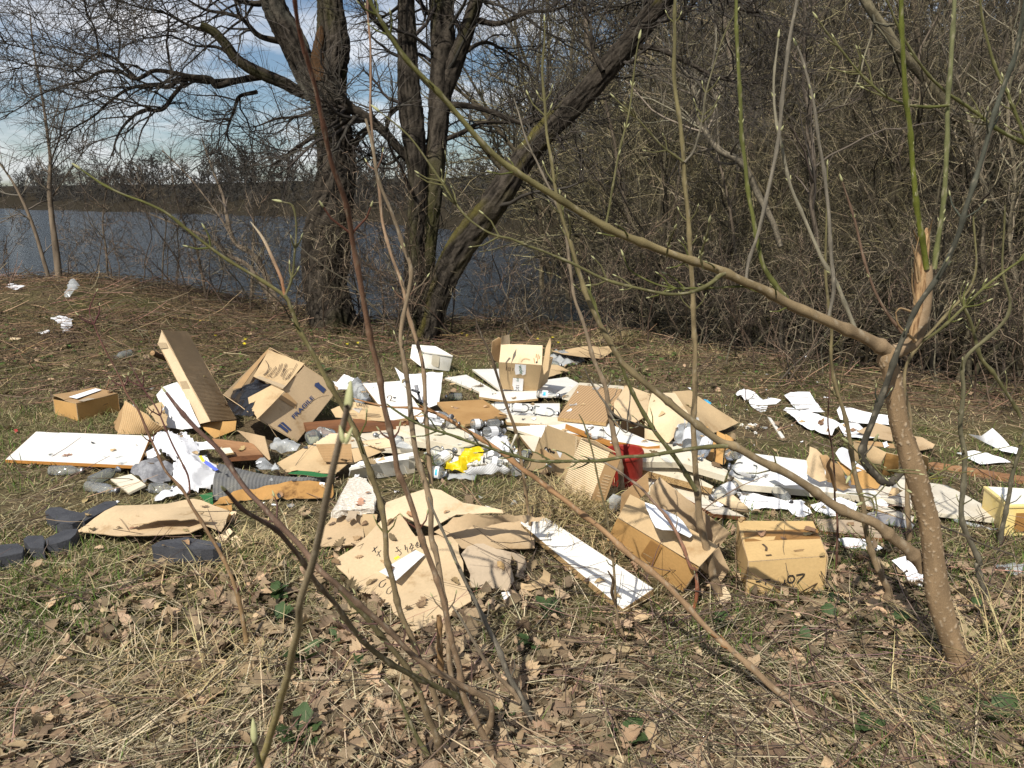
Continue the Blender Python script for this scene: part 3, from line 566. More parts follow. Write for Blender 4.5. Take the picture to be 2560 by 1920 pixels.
def ridged(name, c4, mt, period=.011, amp=.0022, along='u', parent=None, t=.004, bend=0.0, amp2=.004, label=None, cat=None, edge='card_edge', foot=True, warp=None):
    p00, p10, p11, p01 = [Vector(p) for p in c4]; Mx = frame(c4); Mi = Mx.inverted()
    lu = ((p10 - p00).length + (p11 - p01).length) / 2; lv = ((p01 - p00).length + (p11 - p10).length) / 2
    nu = max(4, int(lu / period * 4)) if along == 'u' else max(4, int(lu / .05)); nv = max(4, int(lv / period * 4)) if along == 'v' else max(4, int(lv / .05))
    u, v = np.meshgrid(np.linspace(0, 1, nu + 1), np.linspace(0, 1, nv + 1)); u3, v3 = u[..., None], v[..., None]
    q = [np.array(Mi @ p) for p in (p00, p10, p11, p01)]
    X = q[0] * (1 - u3) * (1 - v3) + q[1] * u3 * (1 - v3) + q[2] * u3 * v3 + q[3] * (1 - u3) * v3
    s = seed(); X = X.copy()
    X[..., 2] += amp2 * fbm(np.stack([u * lu, v * lv, 0 * u + s], -1) * 5, s, 3) + bend * np.sin(math.pi * (v if along == 'u' else u))
    if warp is not None: X = X + warp(u, v)
    ph = (u * lu if along == 'u' else v * lv) / period * 2 * math.pi
    F = X.copy(); F[..., 2] += amp * np.sin(ph); Bk = X.copy(); Bk[..., 2] -= t
    n = (nu + 1) * (nv + 1); ii = np.arange(n).reshape(nv + 1, nu + 1)
    fq = np.stack([ii[:-1, :-1], ii[:-1, 1:], ii[1:, 1:], ii[1:, :-1]], -1).reshape(-1, 4)
    A = F.reshape(-1, 3); a, b, c = A[fq[0][0]], A[fq[0][1]], A[fq[0][2]]
    flip = np.cross(b - a, c - a)[2] < 0
    if flip: fq = fq[:, ::-1]
    vs = [A, Bk.reshape(-1, 3)]; fs = [fq, fq[:, ::-1] + n]; mi = [0] * (2 * len(fq)); k = 2 * n
    for line in (ii[0], ii[-1][::-1], ii[:, -1], ii[:, 0][::-1]):
        a = F.reshape(-1, 3)[line]; b = Bk.reshape(-1, 3)[line]; m_ = len(line); vs += [a, b]; j = np.arange(m_ - 1)
        fs.append(np.stack([k + j, k + m_ + j, k + m_ + j + 1, k + j + 1], -1)); mi += [1] * (m_ - 1); k += 2 * m_
    me = mesh_np(name, np.concatenate(vs), np.concatenate(fs), None, True, mi); me.materials.append(M[mt]); me.materials.append(M[edge])
    o = obj(name, me, Mx, parent)
    if label: tag(o, label, cat)
    if foot: FOOT.append([(Vector(p).x, Vector(p).y) for p in c4])
    return o
def slab(name, top, th, mt, parent=None, inset=0.0, bevel=.0, n=None, chip=0.0):
    """prism under a planar outline"""
    Mx = frame(top); Mi = Mx.inverted(); l = [Mi @ Vector(p) for p in top]; k = len(l); r = random.Random(seed()); bm = bmesh.new()
    ar = sum(a.x * b.y - b.x * a.y for a, b in zip(l, l[1:] + l[:1]))
    if ar < 0: l = l[::-1]
    vt = [bm.verts.new((p.x, p.y, p.z)) for p in l]; vb = [bm.verts.new((p.x, p.y, p.z - th)) for p in l]
    bm.faces.new(vt); bm.faces.new(vb[::-1])
    for i in range(k): bm.faces.new((vt[i], vb[i], vb[(i + 1) % k], vt[(i + 1) % k]))
    if bevel: bmesh.ops.bevel(bm, geom=list(bm.edges), offset=bevel, segments=2, profile=.6, affect='EDGES')
    if chip:
        bmesh.ops.subdivide_edges(bm, edges=[e for e in bm.edges if e.calc_length() > .05], cuts=3, use_grid_fill=True)
        for v in bm.verts: v.co += Vector((r.gauss(0, chip), r.gauss(0, chip), r.gauss(0, chip)))
    me = bpy.data.meshes.new(name); bm.to_mesh(me); bm.free(); me.materials.append(M[mt]); return obj(name, me, Mx, parent)
def board(label, cat, name, top, th, mt='white_board', me_='particle', foot=True, extra=None):
    c = sum((Vector(p) for p in top), Vector()) / len(top); root = thing(name, label, cat, (c.x, c.y, c.z - th))
    Mx = frame(top); n = Vector((Mx[0][2], Mx[1][2], Mx[2][2])); top = [Vector(p) for p in top]
    top = [p - n * (p - c).dot(n) for p in top]
    slab('panel_core', [c + (p - c) * 1.0 - n * .0012 for p in top], th, me_, root)
    cc = [c + (p - c) * (1 - .003 / max(.05, (p - c).length)) for p in top]
    slab('panel_face', cc, .0011, mt, root)
    if foot: FOOT.append([(p.x, p.y) for p in top])
    return root
def lathe(name, prof, k, mt, Mx, parent=None, smooth=True):
    prof = np.array(prof); n = len(prof); a = np.arange(k) / k * 2 * math.pi
    v = np.stack([prof[:, 0:1] * np.cos(a), prof[:, 0:1] * np.sin(a), prof[:, 1:2] + 0 * a], -1); ii = np.arange(n * k).reshape(n, k); nx = np.roll(ii, -1, 1)
    me = mesh_np(name, v, np.stack([ii[:-1], nx[:-1], nx[1:], ii[1:]], -1).reshape(-1, 4), None, smooth); me.materials.append(M[mt]); return obj(name, me, Mx, parent)
def bottle(label, base, neck, rad=.032, lab='white', cap='rubber', gm='glass', length=None, group=None, cat='bottle'):
    base, neck = Vector(base), Vector(neck); ax = neck - base; L_ = length or ax.length; q = ax.to_track_quat('Z', 'Y').to_matrix().to_4x4()
    Mx = Matrix.Translation(base) @ q @ Matrix.Rotation(rnd.uniform(0, 6), 4, 'Z'); root = thing('bottle', label, cat, base, group); r = rad
    lathe('glass_body', [(.004, .006), (r * .72, .0), (r * .95, .004), (r, .012), (r, L_ * .60), (r * .95, L_ * .66), (r * .75, L_ * .74), (r * .48, L_ * .80), (r * .38, L_ * .84), (r * .37, L_ * .91), (r * .5, L_ * .92), (r * .5, L_ * .985), (r * .3, L_ * .985)], 20, gm, Mx, root)
    if cap: lathe('stopper', [(.001, L_ * .95), (r * .46, L_ * .95), (r * .46, L_ * 1.0), (r * .40, L_ * 1.012), (.001, L_ * 1.012)], 14, cap, Mx, root); lathe('neck_collar', [(r * .52, L_ * .925), (r * .55, L_ * .935), (r * .55, L_ * .975), (r * .52, L_ * .985)], 14, 'metal', Mx, root)
    if lab:
        k = 14; a0 = 0; a1 = 4.6 if lab == 'white' else 1.9; a = np.linspace(a0, a1, k); z0, z1 = (L_ * .16, L_ * .52) if lab == 'white' else (L_ * .26, L_ * .52)
        ca = math.atan2(*(list((Mx.inverted().to_3x3() @ Vector((-.2, -1, .55))).xy)[::-1])); a = a - (a0 + a1) / 2 + ca
        def band(nm, aa, za, zb, rr, mt):
            v = [(rr * math.cos(t), rr * math.sin(t), z) for z in (za, zb) for t in aa]; m_ = len(aa)
            me = mesh_np(nm, v, [(i, i + 1, m_ + i + 1, m_ + i) for i in range(m_ - 1)]); me.materials.append(M[mt]); return obj(nm, me, Mx, root)
        lb = band('paper_label', a, z0, z1, r + .0012, 'paper_print' if lab == 'white' else 'paper')
        if lab == 'blue': band('blue_square', np.linspace(a[4], a[10], 6), z0 + (z1 - z0) * .18, z0 + (z1 - z0) * .68, r + .002, 'label_blue')
    FOOT.append([(base.x + s * r, base.y + t * r) for s, t in ((-1, -1), (1, -1), (1, 1), (-1, 1))]); return root
def plane_hit(px, py, p0, n, off=.0015):
    d = Vector(rays(np.array(px), np.array(py))); c = Vector((0, 0, CAMH)); t = (p0 - c).dot(n) / d.dot(n); return c + d * t + n * off
def strokes(name, parent, plane, c, lines, w, mt, off=.003, label=None):
    p0, n = plane; vs, fs = [], []
    for ln in lines:
        q = [plane_hit(*c(x, y), p0, n, off) for x, y in ln]; q = [Vector(v) for v in catmull(np.array(q), max(2, (len(q) - 1) * 3 + 1))] if len(q) > 2 else q
        k = len(vs)
        for i, p in enumerate(q):
            t = (q[min(i + 1, len(q) - 1)] - q[max(i - 1, 0)]).normalized(); s = n.cross(t) * w / 2; vs += [p + s, p - s]
        fs += [(k + 2 * i, k + 2 * i + 1, k + 2 * i + 3, k + 2 * i + 2) for i in range(len(q) - 1)]
    o = sum(vs, Vector()) / len(vs); me = mesh_np(name, [v - o for v in vs], fs); me.materials.append(M[mt]); ob = obj(name, me, Matrix.Translation(o), parent)
    if label: ob['label'] = label
    return ob
def pl(pts): Mx = frame(pts); return Vector((Mx[0][3], Mx[1][3], Mx[2][3])), Vector((Mx[0][2], Mx[1][2], Mx[2][2]))
def decal(name, parent, plane, c, pts, mt, off=.003):
    q = [plane_hit(*c(x, y), *plane, off) for x, y in pts]; return sheet(name, q, mt, t=.0006, amp=0, cell=5, parent=parent, edge=mt, foot=False)
def text(name, s, parent, plane, c, o, xe, up, mt, off=.003, bold=.0):
    """o lower left pixel, xe lower right pixel, up upper left pixel"""
    p0, px_, py_ = [plane_hit(*c(*q), *plane, off) for q in (o, xe, up)]
    cu = bpy.data.curves.new('text', 'FONT'); cu.body = s; cu.offset = bold; cu.resolution_u = 3; tmp = bpy.data.objects.new('text', cu); COL.objects.link(tmp)
    dg = bpy.context.evaluated_depsgraph_get(); me = bpy.data.meshes.new_from_object(tmp.evaluated_get(dg)); bpy.data.objects.remove(tmp); bpy.data.curves.remove(cu)
    co = np.array([v.co[:] for v in me.vertices]); x0, x1, y0, y1 = co[:, 0].min(), co[:, 0].max(), co[:, 1].min(), co[:, 1].max()
    for v in me.vertices: v.co = (v.co.x - x0) / (x1 - x0) * (px_ - p0) + (v.co.y - y0) / (y1 - y0) * (py_ - p0)
    me.name = name; me.materials.clear(); me.materials.append(M[mt]); return obj(name, me, Matrix.Translation(p0), parent)
def mid(*p): return sum((Vector(q) for q in p), Vector()) / len(p)
def bag(name, label, cat, c, pts, mt, dome=.06, crum=.02, cs=8, cell=.025, t=.0015):
    return sheet(name, V3(c, pts), mt, t=t, amp=.01, cell=cell, crum=crum, cs=cs, dome=dome, tear=.006, edge=mt, label=label, cat=cat)
def papers(label, c, pts, crum=.006, folds=1, cell=.03, mt='paper', cat='paper', amp=.012):
    return sheet('paper_sheet', V3(c, pts), mt, t=.0008, amp=amp, ns=5, cell=cell, crum=crum, cs=6, folds=folds, fa=.5, edge=mt, label=label, cat=cat)
Z = Vector((0, 0, 1))

# ------------------------------------------------------------------ boards and panels lying in the heap
board('long white shelf board with an orange edge lying flat left of the plastic bags', 'board', 'white_board', V3(CA, [(240, 797, .05), (1010, 830, .09), (925, 1025, .09), (35, 990, .03)]), .02, 'white_board', 'orange_edge')
board('white chipboard plank pointing at the viewer in the leaf litter beside the torn cardboard', 'board', 'white_board', V3(CF, [(1285, 300, .05), (1440, 248, .05), (2062, 688, .045), (1885, 775, .045)]), .03, 'white_board', 'particle')
bx = board('square white panel leaning up with a pencilled 2 on its face', 'board', 'white_board', V3(CB, [(980, 480, .20), (1235, 458, .24), (1395, 690, .16), (1168, 725, .13)]), .022, 'white_board', 'particle')
pq = pl(V3(CB, [(980, 480, .20), (1235, 458, .24), (1395, 690, .16), (1168, 725, .13)]))
strokes('pencil_number', bx, pq, K4, [[(930, 640), (945, 610), (985, 612), (990, 640), (968, 675), (1000, 678), (1045, 688)]], .006, 'ink_pen')
board('long cream panel lying across the middle of the heap under the bottles', 'board', 'cream_board', V3(CB, [(905, 752, .10), (1713, 752, .10), (1713, 905, .08), (1195, 850, .08)]), .04, 'cream_board', 'cream_board')
board('thick white drawer front lying on its face left of the yellow bag', 'board', 'white_board', V3(CC, [(0, 815, .105), (510, 822, .12), (720, 935, .10), (530, 975, .10), (230, 905, .10)]), .05, 'cream_board', 'cream_board')
board('white panel with a curved pen mark lying behind the white cloth sack', 'board', 'white_board', V3(CC, [(405, 445, .03), (570, 418, .03), (905, 606, .04), (825, 612, .04)]), .016, 'white_board', 'cream_board')
board('white panel lying under the left side of the taped open carton', 'board', 'white_board', V3(CC, [(615, 380, .045), (830, 372, .045), (1010, 560, .06), (870, 566, .06)]), .016, 'white_board', 'cream_board')
board('white panel in front of the taped open carton with a worn front edge', 'board', 'white_board', V3(CC, [(668, 548, .06), (1130, 545, .08), (1120, 600, .07), (900, 625, .06), (668, 590, .05)]), .016, 'white_board', 'particle')
board('wide white sheet behind the carton, in the shade of its right side', 'board', 'white_board', V3(CC, [(1080, 470, .05), (1345, 438, .05), (1460, 500, .05), (1420, 585, .06), (1100, 585, .05)]), .012, 'white_board', 'cream_board')
board('reddish brown hardboard offcut with scratched face lying over white bottles', 'board', 'hardboard_panel', V3(CC, [(345, 640, .17), (700, 600, .16), (882, 745, .13), (560, 792, .15), (478, 778, .15)]), .016, 'hardboard', 'particle')
board('striped brown veneer board leaning with a bare chipboard edge', 'board', 'veneer_board', V3(CD, [(185, 170, .22), (485, 200, .24), (372, 432, .16), (38, 400, .14)]), .022, 'veneer', 'particle')
board('cream board peeping out behind the striped brown veneer board', 'board', 'cream_board', V3(CD, [(70, 260, .13), (190, 152, .15), (520, 185, .17), (380, 330, .16)]), .014, 'cream_board', 'cream_board')
board('long pale panel with a brown edge running under the striped veneer board', 'board', 'cream_board', V3(CD, [(-180, 405, .10), (300, 405, .11), (745, 585, .11), (660, 590, .11), (-150, 470, .09)]), .02, 'white_board', 'orange_edge')
board('long cream panel between the hardboard offcut and the striped veneer board', 'board', 'cream_board', V3(CC, [(850, 725, .12), (1300, 745, .12), (1659, 812, .11), (1640, 830, .11), (880, 785, .11)]), .02, 'cream_board', 'particle')
board('white strip with a beaded edge above the dark gap beside the logo box', 'board', 'white_board', V3(CC, [(880, 812, .115), (1180, 815, .115), (1160, 900, .11), (950, 850, .10)]), .016, 'white_board', 'cream_board')
board('splintered cream chipboard strip beside the left edge of the logo box', 'board', 'chipboard_strip', V3(CC, [(975, 870, .09), (1140, 905, .10), (1090, 1010, .10), (1010, 930, .08)]), .03, 'cream_board', 'particle')
board('upper cream plank with a notched end between the red bucket and the bottles', 'board', 'cream_board', V3(CD, [(575, 660, .20), (860, 618, .20), (1222, 750, .18), (1205, 790, .18), (870, 735, .18), (575, 690, .185)]), .035, 'cream_board', 'cream_board')
board('middle cream plank with dirty chipboard edge below the notched plank', 'board', 'cream_board', V3(CD, [(560, 700, .13), (870, 745, .13), (1118, 870, .11), (1110, 885, .11), (560, 745, .11)]), .035, 'cream_board', 'particle')
board('lower cream panel hidden under the two cream planks behind the orange box', 'board', 'cream_board', V3(CD, [(600, 790, .05), (1150, 890, .06), (1260, 935, .05), (1100, 985, .04), (650, 900, .03)]), .02, 'cream_board', 'cream_board')
wb_ = board('large white panel with a thick pale edge at the right of the heap', 'board', 'white_board', V3(CE, [(150, 640, .13), (590, 690, .11), (1290, 958, .06), (985, 945, .06), (610, 890, .08), (160, 870, .11), (60, 775, .13)]), .035, 'white_board', 'cream_board')
board('grey edged white panel with a pointed corner behind the orange box', 'board', 'grey_board', V3(CD, [(905, 940, .06), (1040, 948, .06), (1342, 1082, .04), (1110, 1065, .04)]), .02, 'grey_board', 'plank_brown')
board('stained beige panel lying right of the brown sapling trunk', 'board', 'beige_panel', V3(CE, [(1440, 850, .06), (1565, 862, .06), (1700, 930, .055), (1990, 1095, .04), (1960, 1112, .04), (1500, 1050, .06)]), .02, 'grey_board', 'cream_board')
board('beige panel end with curling veneer left of the brown sapling trunk', 'board', 'beige_panel', V3(CE, [(1010, 830, .085), (1300, 800, .08), (1330, 1000, .06), (1120, 960, .06)]), .02, 'grey_board', 'cream_board')
board('narrow white batten sticking out under the large white panel', 'board', 'batten', V3(CE, [(955, 985, .04), (1005, 965, .05), (1345, 1085, .04), (1330, 1120, .03)]), .02, 'grey_board', 'particle')
board('dark brown plank wedged beside the FRAGILE carton', 'board', 'brown_plank', V3(CB, [(585, 745, .13), (900, 708, .15), (1310, 728, .13), (1290, 752, .12), (610, 778, .12)]), .04, 'plank_brown', 'plank_brown')
board('rusty brown plank lying on the grass at the right edge', 'board', 'brown_plank', V3(CE, [(1400, 712, .03), (1480, 705, .03), (2180, 815, .03), (2180, 850, .03)]), .025, 'old_wood', 'old_wood')
board('rotten wide plank lying in the litter behind the taped carton', 'board', 'old_plank', V3(CE, [(640, 1090, .03), (1080, 1120, .03), (1290, 1230, .03), (1100, 1235, .025), (690, 1180, .02)]), .02, 'card_grey', 'old_wood')
board('cream board offcut with a keyhole slot beside the clear bottle', 'board', 'board_offcut', V3(CA, [(735, 1112, .06), (880, 1088, .075), (972, 1148, .07), (862, 1216, .03)]), .012, 'cream_board', 'cream_board')
board('pale broken plank between white bag and FRAGILE carton', 'board', 'brown_plank', V3(CA, [(1452, 912, .14), (1540, 905, .15), (1565, 940, .14), (1470, 955, .13)]), .01, 'cream_board', 'particle')
board('lower weathered plank under the leaning carton tube', 'board', 'brown_plank', V3(CA, [(1420, 850, .10), (1690, 870, .12), (1760, 960, .12), (1490, 965, .11)]), .03, 'old_wood', 'plank_brown')
board('clear glass pane lying under the large white panel', 'glass', 'glass_pane', V3(CE, [(1000, 1060, .03), (1080, 1040, .03), (1350, 1130, .03), (1330, 1160, .03), (1050, 1110, .03)]), .005, 'grey_plastic', 'grey_plastic')
board('narrow white strip of trim lying on the grass', 'trim', 'trim_strip', V3(CE, [(328, 392, .015), (352, 398, .015), (448, 535, .015), (425, 540, .015)]), .01, 'white_board', 'cream_board', foot=False)
board('thin orange batten on the pale panel beside the big bottle end', 'batten', 'orange_batten', V3(CD, [(95, 440, .13), (92, 460, .13), (450, 600, .12), (455, 580, .12)]), .015, 'orange_edge', 'orange_edge', foot=False)

board('white board beneath the row of clear bottles in front of the taped carton', 'board', 'white_board', V3(CC, [(760, 642, .06), (1290, 640, .07), (1290, 748, .07), (850, 732, .06)]), .02, 'white_board', 'cream_board')
board('cream board end between the bent carton and the notched plank', 'board', 'cream_board', V3(CD, [(640, 556, .09), (900, 560, .09), (905, 640, .09), (600, 640, .09)]), .02, 'cream_board', 'particle')
board('white board at the bottom of the heap under the yellow bag', 'board', 'white_board', V3(CC, [(300, 990, .03), (900, 940, .05), (1000, 1080, .04), (420, 1130, .02)]), .015, 'white_board', 'cream_board')
board('white board under the fluted flaps and the drawer front', 'board', 'white_board', V3(CB, [(600, 800, .07), (1250, 790, .08), (1330, 930, .07), (640, 900, .06)]), .02, 'cream_board', 'cream_board')
# ------------------------------------------------------------------ boxes and cardboard
# small taped carton on the grass at the left
b0, b1, b2 = P(*CA(525, 740)), P(*CA(803, 668)), P(*CA(372, 690)); b3 = b1 + b2 - b0; h = .142
t0, t1, t2, t3 = [p + Z * h for p in (b0, b1, b2, b3)]
r_ = thing('small_carton', 'small worn carton with a white label standing closed on the grass at left', 'cardboard box', mid(b0, b3))
sheet('side_panel', [b0, b1, t1, t0], 'card_orange', parent=r_, dents=.008); sheet('end_panel', [b2, b0, t0, t2 - Z * .02], 'card_orange', parent=r_, dents=.01); sheet('side_panel', [b1, b3, t3, t1], 'card_orange', parent=r_); sheet('end_panel', [b3, b2, t2, t3], 'card_orange', parent=r_)
sheet('flap', [t0 + Z * .004, t1 + Z * .004, mid(t1, t3) + Z * .006, mid(t0, t2) + Z * .002], 'card_brown', parent=r_, dents=.006); sheet('flap', [mid(t0, t2) + Z * .004, mid(t1, t3) + Z * .004, t3 + Z * .004, t2 + Z * .016], 'card_brown', parent=r_)
decal('paper_label', r_, (t0, Z), CA, [(462, 578), (640, 521), (682, 530), (515, 590)], 'paper', .012); decal('tape', r_, (t0, Z), CA, [(520, 602), (590, 582), (640, 588), (560, 607)], 'tape_clear', .010)
# torn corrugated piece
r_ = thing('corrugated_piece', 'torn fluted cardboard piece standing between small carton and white wrap', 'cardboard', P(*CA(900, 800)))
ridged('fluted_sheet', V3(CA, [(800, 815, .03), (1040, 818, .05), (1085, 780, .14), (850, 590, .24)]), 'card_flute', .018, .006, 'u', r_, amp2=.02)
sheet('torn_liner', V3(CA, [(985, 640, .20), (1080, 600, .2), (1120, 760, .12), (1050, 770, .12)]), 'card_tan', parent=r_, tear=.008); sheet('torn_edge', V3(CA, [(755, 735, .03), (820, 650, .16), (850, 590, .23), (830, 700, .12), (790, 815, .03)]), 'card_brown', parent=r_, tear=.01, crum=.01)
# tall leaning carton tube
q = V3(CA, [(1080, 122, .68), (1252, 130, .60), (1582, 722, .07), (1408, 732, .135)]); r_ = thing('long_carton', 'long open carton leaning high with fluted brown face and taped narrow side', 'cardboard box', P(*CA(1450, 830)))
ridged('front_panel', q, 'card_dull', .013, .0038, 'v', r_, foot=False)
bk = V3(CA, [(1056, 205, .58), (1340, 748, .10)]); s0 = [q[0], q[3], bk[1], bk[0]]
sheet('side_panel', s0, 'card_pale', parent=r_, foot=False, edge='card_edge'); pp_ = pl(s0)  # sunlight and shade put into panel colours: pale narrow side, duller fluted face
for tp in ([(1060, 205), (1112, 205), (1128, 240), (1075, 245)], [(1205, 465), (1250, 460), (1272, 510), (1225, 515)]): decal('tape', r_, pp_, CA, tp, 'tape_clear', .004)
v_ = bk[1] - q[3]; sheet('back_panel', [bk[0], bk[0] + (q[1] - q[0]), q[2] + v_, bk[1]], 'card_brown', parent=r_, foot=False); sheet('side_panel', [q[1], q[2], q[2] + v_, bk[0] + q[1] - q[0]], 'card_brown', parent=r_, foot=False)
sheet('bottom_flap', V3(CA, [(1340, 760, .07), (1410, 735, .1), (1582, 728, .1), (1575, 790, .04), (1435, 845, .02)]), 'card_orange', parent=r_)
# FRAGILE carton
A_, B_, C_, D_ = V3(CB, [(280, 712, .22), (542, 866, .03), (790, 578, .20), (592, 362, .46)]); C_ = B_ + (D_ - A_); E_ = P(*CB(360, 240), .50); v_ = E_ - D_
r_ = thing('large_carton', 'large open carton tipped on its corner and printed FRAGILE in blue', 'cardboard box', P(*CB(520, 860)))
sheet('front_panel', [A_, B_, C_, D_], 'card_dull', parent=r_, amp=.002, foot=True); pf = pl([A_, B_, C_, D_])  # front in duller card than the flaps: its shade is in the colour
sheet('side_panel', [B_, C_, C_ + v_, B_ + v_], 'card_dull', parent=r_); sheet('back_panel', [A_ + v_, B_ + v_, C_ + v_, D_ + v_], 'card_dull', parent=r_)
sheet('side_panel', [A_, B_, B_ + v_, A_ + v_], 'card_brown', parent=r_); sheet('side_panel', [D_, C_, C_ + v_, D_ + v_], 'card_tan', parent=r_)
f1 = V3(CB, [(352, 255, .51), (592, 345, .47), (448, 516, .36), (250, 432, .40)]); sheet('flap', f1, 'card_tan', parent=r_, amp=.003, foot=False, dome=-.0); pw = pl(f1)
f2 = V3(CB, [(278, 714, .235), (457, 530, .36), (370, 490, .40), (213, 572, .30), (222, 630, .26)]); sheet('flap', f2, 'card_tan', parent=r_, amp=.003, foot=False)
sheet('flap', V3(CB, [(358, 238, .50), (352, 262, .49), (170, 500, .34), (105, 512, .33)]), 'card_brown', parent=r_, foot=False)
sheet('bottom_flap', V3(CB, [(135, 790, .16), (322, 832, .18), (362, 985, .06), (345, 1000, .05), (285, 975, .06), (215, 860, .12)]), 'card_dull', parent=r_)
text('fragile_lettering', 'FRAGILE', r_, pf, K1, (1135, 1228), (1462, 890), (1085, 1180), 'ink_blue', .006, .03)
for i_, (oy) in enumerate((0, 1)):
    if i_ == 0: decal('printed_arrow', r_, pf, K1, [(1462, 690), (1475, 645), (1535, 628), (1548, 655), (1652, 740), (1605, 805), (1500, 715)], 'ink_blue', .006)
    else:
        decal('printed_arrow', r_, pf, K1, [(858, 1345), (905, 1300), (1040, 1412), (1015, 1450), (890, 1350)], 'ink_blue', .006); decal('printed_arrow', r_, pf, K1, [(905, 1290), (955, 1275), (1085, 1395), (1062, 1418), (940, 1310)], 'ink_blue', .006)
strokes('handwriting', r_, pw, K1, [[(680, 285), (720, 350), (728, 410), (690, 480), (640, 520)], [(770, 395), (730, 460), (650, 520), (690, 500), (720, 440)], [(840, 385), (850, 420), (800, 480), (720, 530), (715, 545), (760, 530)], [(830, 400), (780, 470), (740, 530)], [(915, 350), (880, 450), (820, 550), (770, 560), (760, 530), (820, 490), (870, 480)], [(950, 330), (920, 430), (850, 530)], [(1030, 345), (1000, 345), (975, 420), (925, 540)], [(1020, 350), (1010, 400), (960, 440)], [(960, 470), (990, 420), (1000, 440), (940, 550)], [(1130, 420), (1050, 430), (1000, 500), (960, 590)], [(1190, 335), (1140, 430), (1080, 530), (990, 600)], [(1060, 500), (1000, 590)], [(1090, 470), (1060, 560), (1030, 590)]], .0042, 'ink_pen', .010)
decal('tape', r_, pw, K1, [(520, 560), (580, 530), (1010, 690), (960, 735), (720, 640)], 'tape_clear', .006)
decal('worn_tape', r_, pf, K1, [(890, 890), (1010, 780), (1180, 960), (1160, 1050), (1060, 1000)], 'card_brown', .005)
strokes('crease', r_, pf, K1, [[(1400, 930), (1560, 850), (1690, 830)], [(700, 1290), (860, 1530), (980, 1600)]], .004, 'card_edge', .006)
bag('plastic_sheet', 'black plastic liner crumpled inside the FRAGILE carton', 'plastic sheet', CB, [(150, 520, .30), (240, 450, .36), (370, 480, .37), (300, 560, .31), (240, 640, .27), (270, 700, .24), (130, 690, .2), (80, 620, .22), (100, 560, .26)], 'bag_black', .02, .015)
# taped carton in the middle back
r_ = thing('taped_carton', 'open upright carton with printed white tape down its front at the back of the heap', 'cardboard box', P(*CC(980, 545), .07))
bl, br = P(*CC(838, 532), .075), P(*CC(1112, 548), .075); tl, tr = P(*CC(820, 327), .32), P(*CC(1150, 348), .32); bb = P(*CC(1180, 455), .08)
dv = Vector((.10, .33, 0)); fr = [bl, br, tr, tl]
sheet('front_panel', fr, 'card_tan', parent=r_, amp=.002); sheet('side_panel', [br, br + dv, tr + dv, tr], 'card_tan', parent=r_); sheet('side_panel', [bl, bl + dv, tl + dv, tl], 'card_tan', parent=r_, foot=False); sheet('back_panel', [bl + dv, br + dv, tr + dv, tl + dv], 'card_tan', parent=r_)
u_ = V3(CC, [(836, 184, .455), (1156, 194, .455)]); ftop = [tl + Z * .003, tr + Z * .003, u_[1], u_[0]]; sheet('front_flap', ftop, 'card_pale', parent=r_, foot=False)  # flap in paler card than the front, its sunlight put into colour
lf = V3(CC, [(822, 330, .33), (835, 140, .54), (820, 130, .55), (768, 165, .52), (762, 250, .43), (785, 310, .36)]); sheet('side_flap', lf, 'card_brown', parent=r_, foot=False, amp=.008)
sheet('tape_end', V3(CC, [(835, 130, .56), (900, 112, .56), (905, 185, .49), (838, 190, .5)]), 'tape_clear', parent=r_, t=.001, foot=False, crum=.006)
sheet('side_flap', V3(CC, [(1155, 350, .33), (1180, 210, .47), (1214, 135, .55), (1220, 175, .51), (1196, 385, .32), (1165, 420, .28)]), 'card_tan', parent=r_, foot=False)
pf = pl(fr); pt_ = pl(ftop)
decal('printed_tape', r_, pf, K2, [(628, 828), (880, 850), (868, 1060), (800, 1085), (760, 1050), (640, 1070), (615, 960)], 'paper'); decal('printed_tape', r_, pf, K2, [(578, 1145), (820, 1165), (800, 1445), (555, 1425)], 'paper')
text('tape_lettering', 'wde', r_, pf, K2, (705, 850), (735, 1050), (800, 850), 'ink_green', .005); text('tape_lettering', 'M', r_, pf, K2, (660, 1150), (655, 1215), (715, 1155), 'ink_green', .005)
text('tape_lettering', '12C', r_, pf, K2, (650, 1310), (640, 1440), (725, 1315), 'ink_black', .005)
strokes('printed_marks', r_, pf, K2, [[(425, 885), (420, 975)], [(485, 900), (480, 985)], [(518, 900), (512, 985)], [(480, 980), (515, 985)], [(565, 925), (595, 930)], [(575, 935), (572, 980)]], .006, 'ink_pen')
strokes('torn_curl', r_, pt_, K2, [[(765, 785), (800, 735), (870, 710), (970, 740)]], .010, 'card_edge', .006); strokes('scuffs', r_, pt_, K2, [[(1120, 600), (1110, 690)], [(1160, 610), (1140, 780)], [(1060, 700), (1080, 820)], [(1200, 640), (1180, 720)]], .006, 'card_brown', .004)
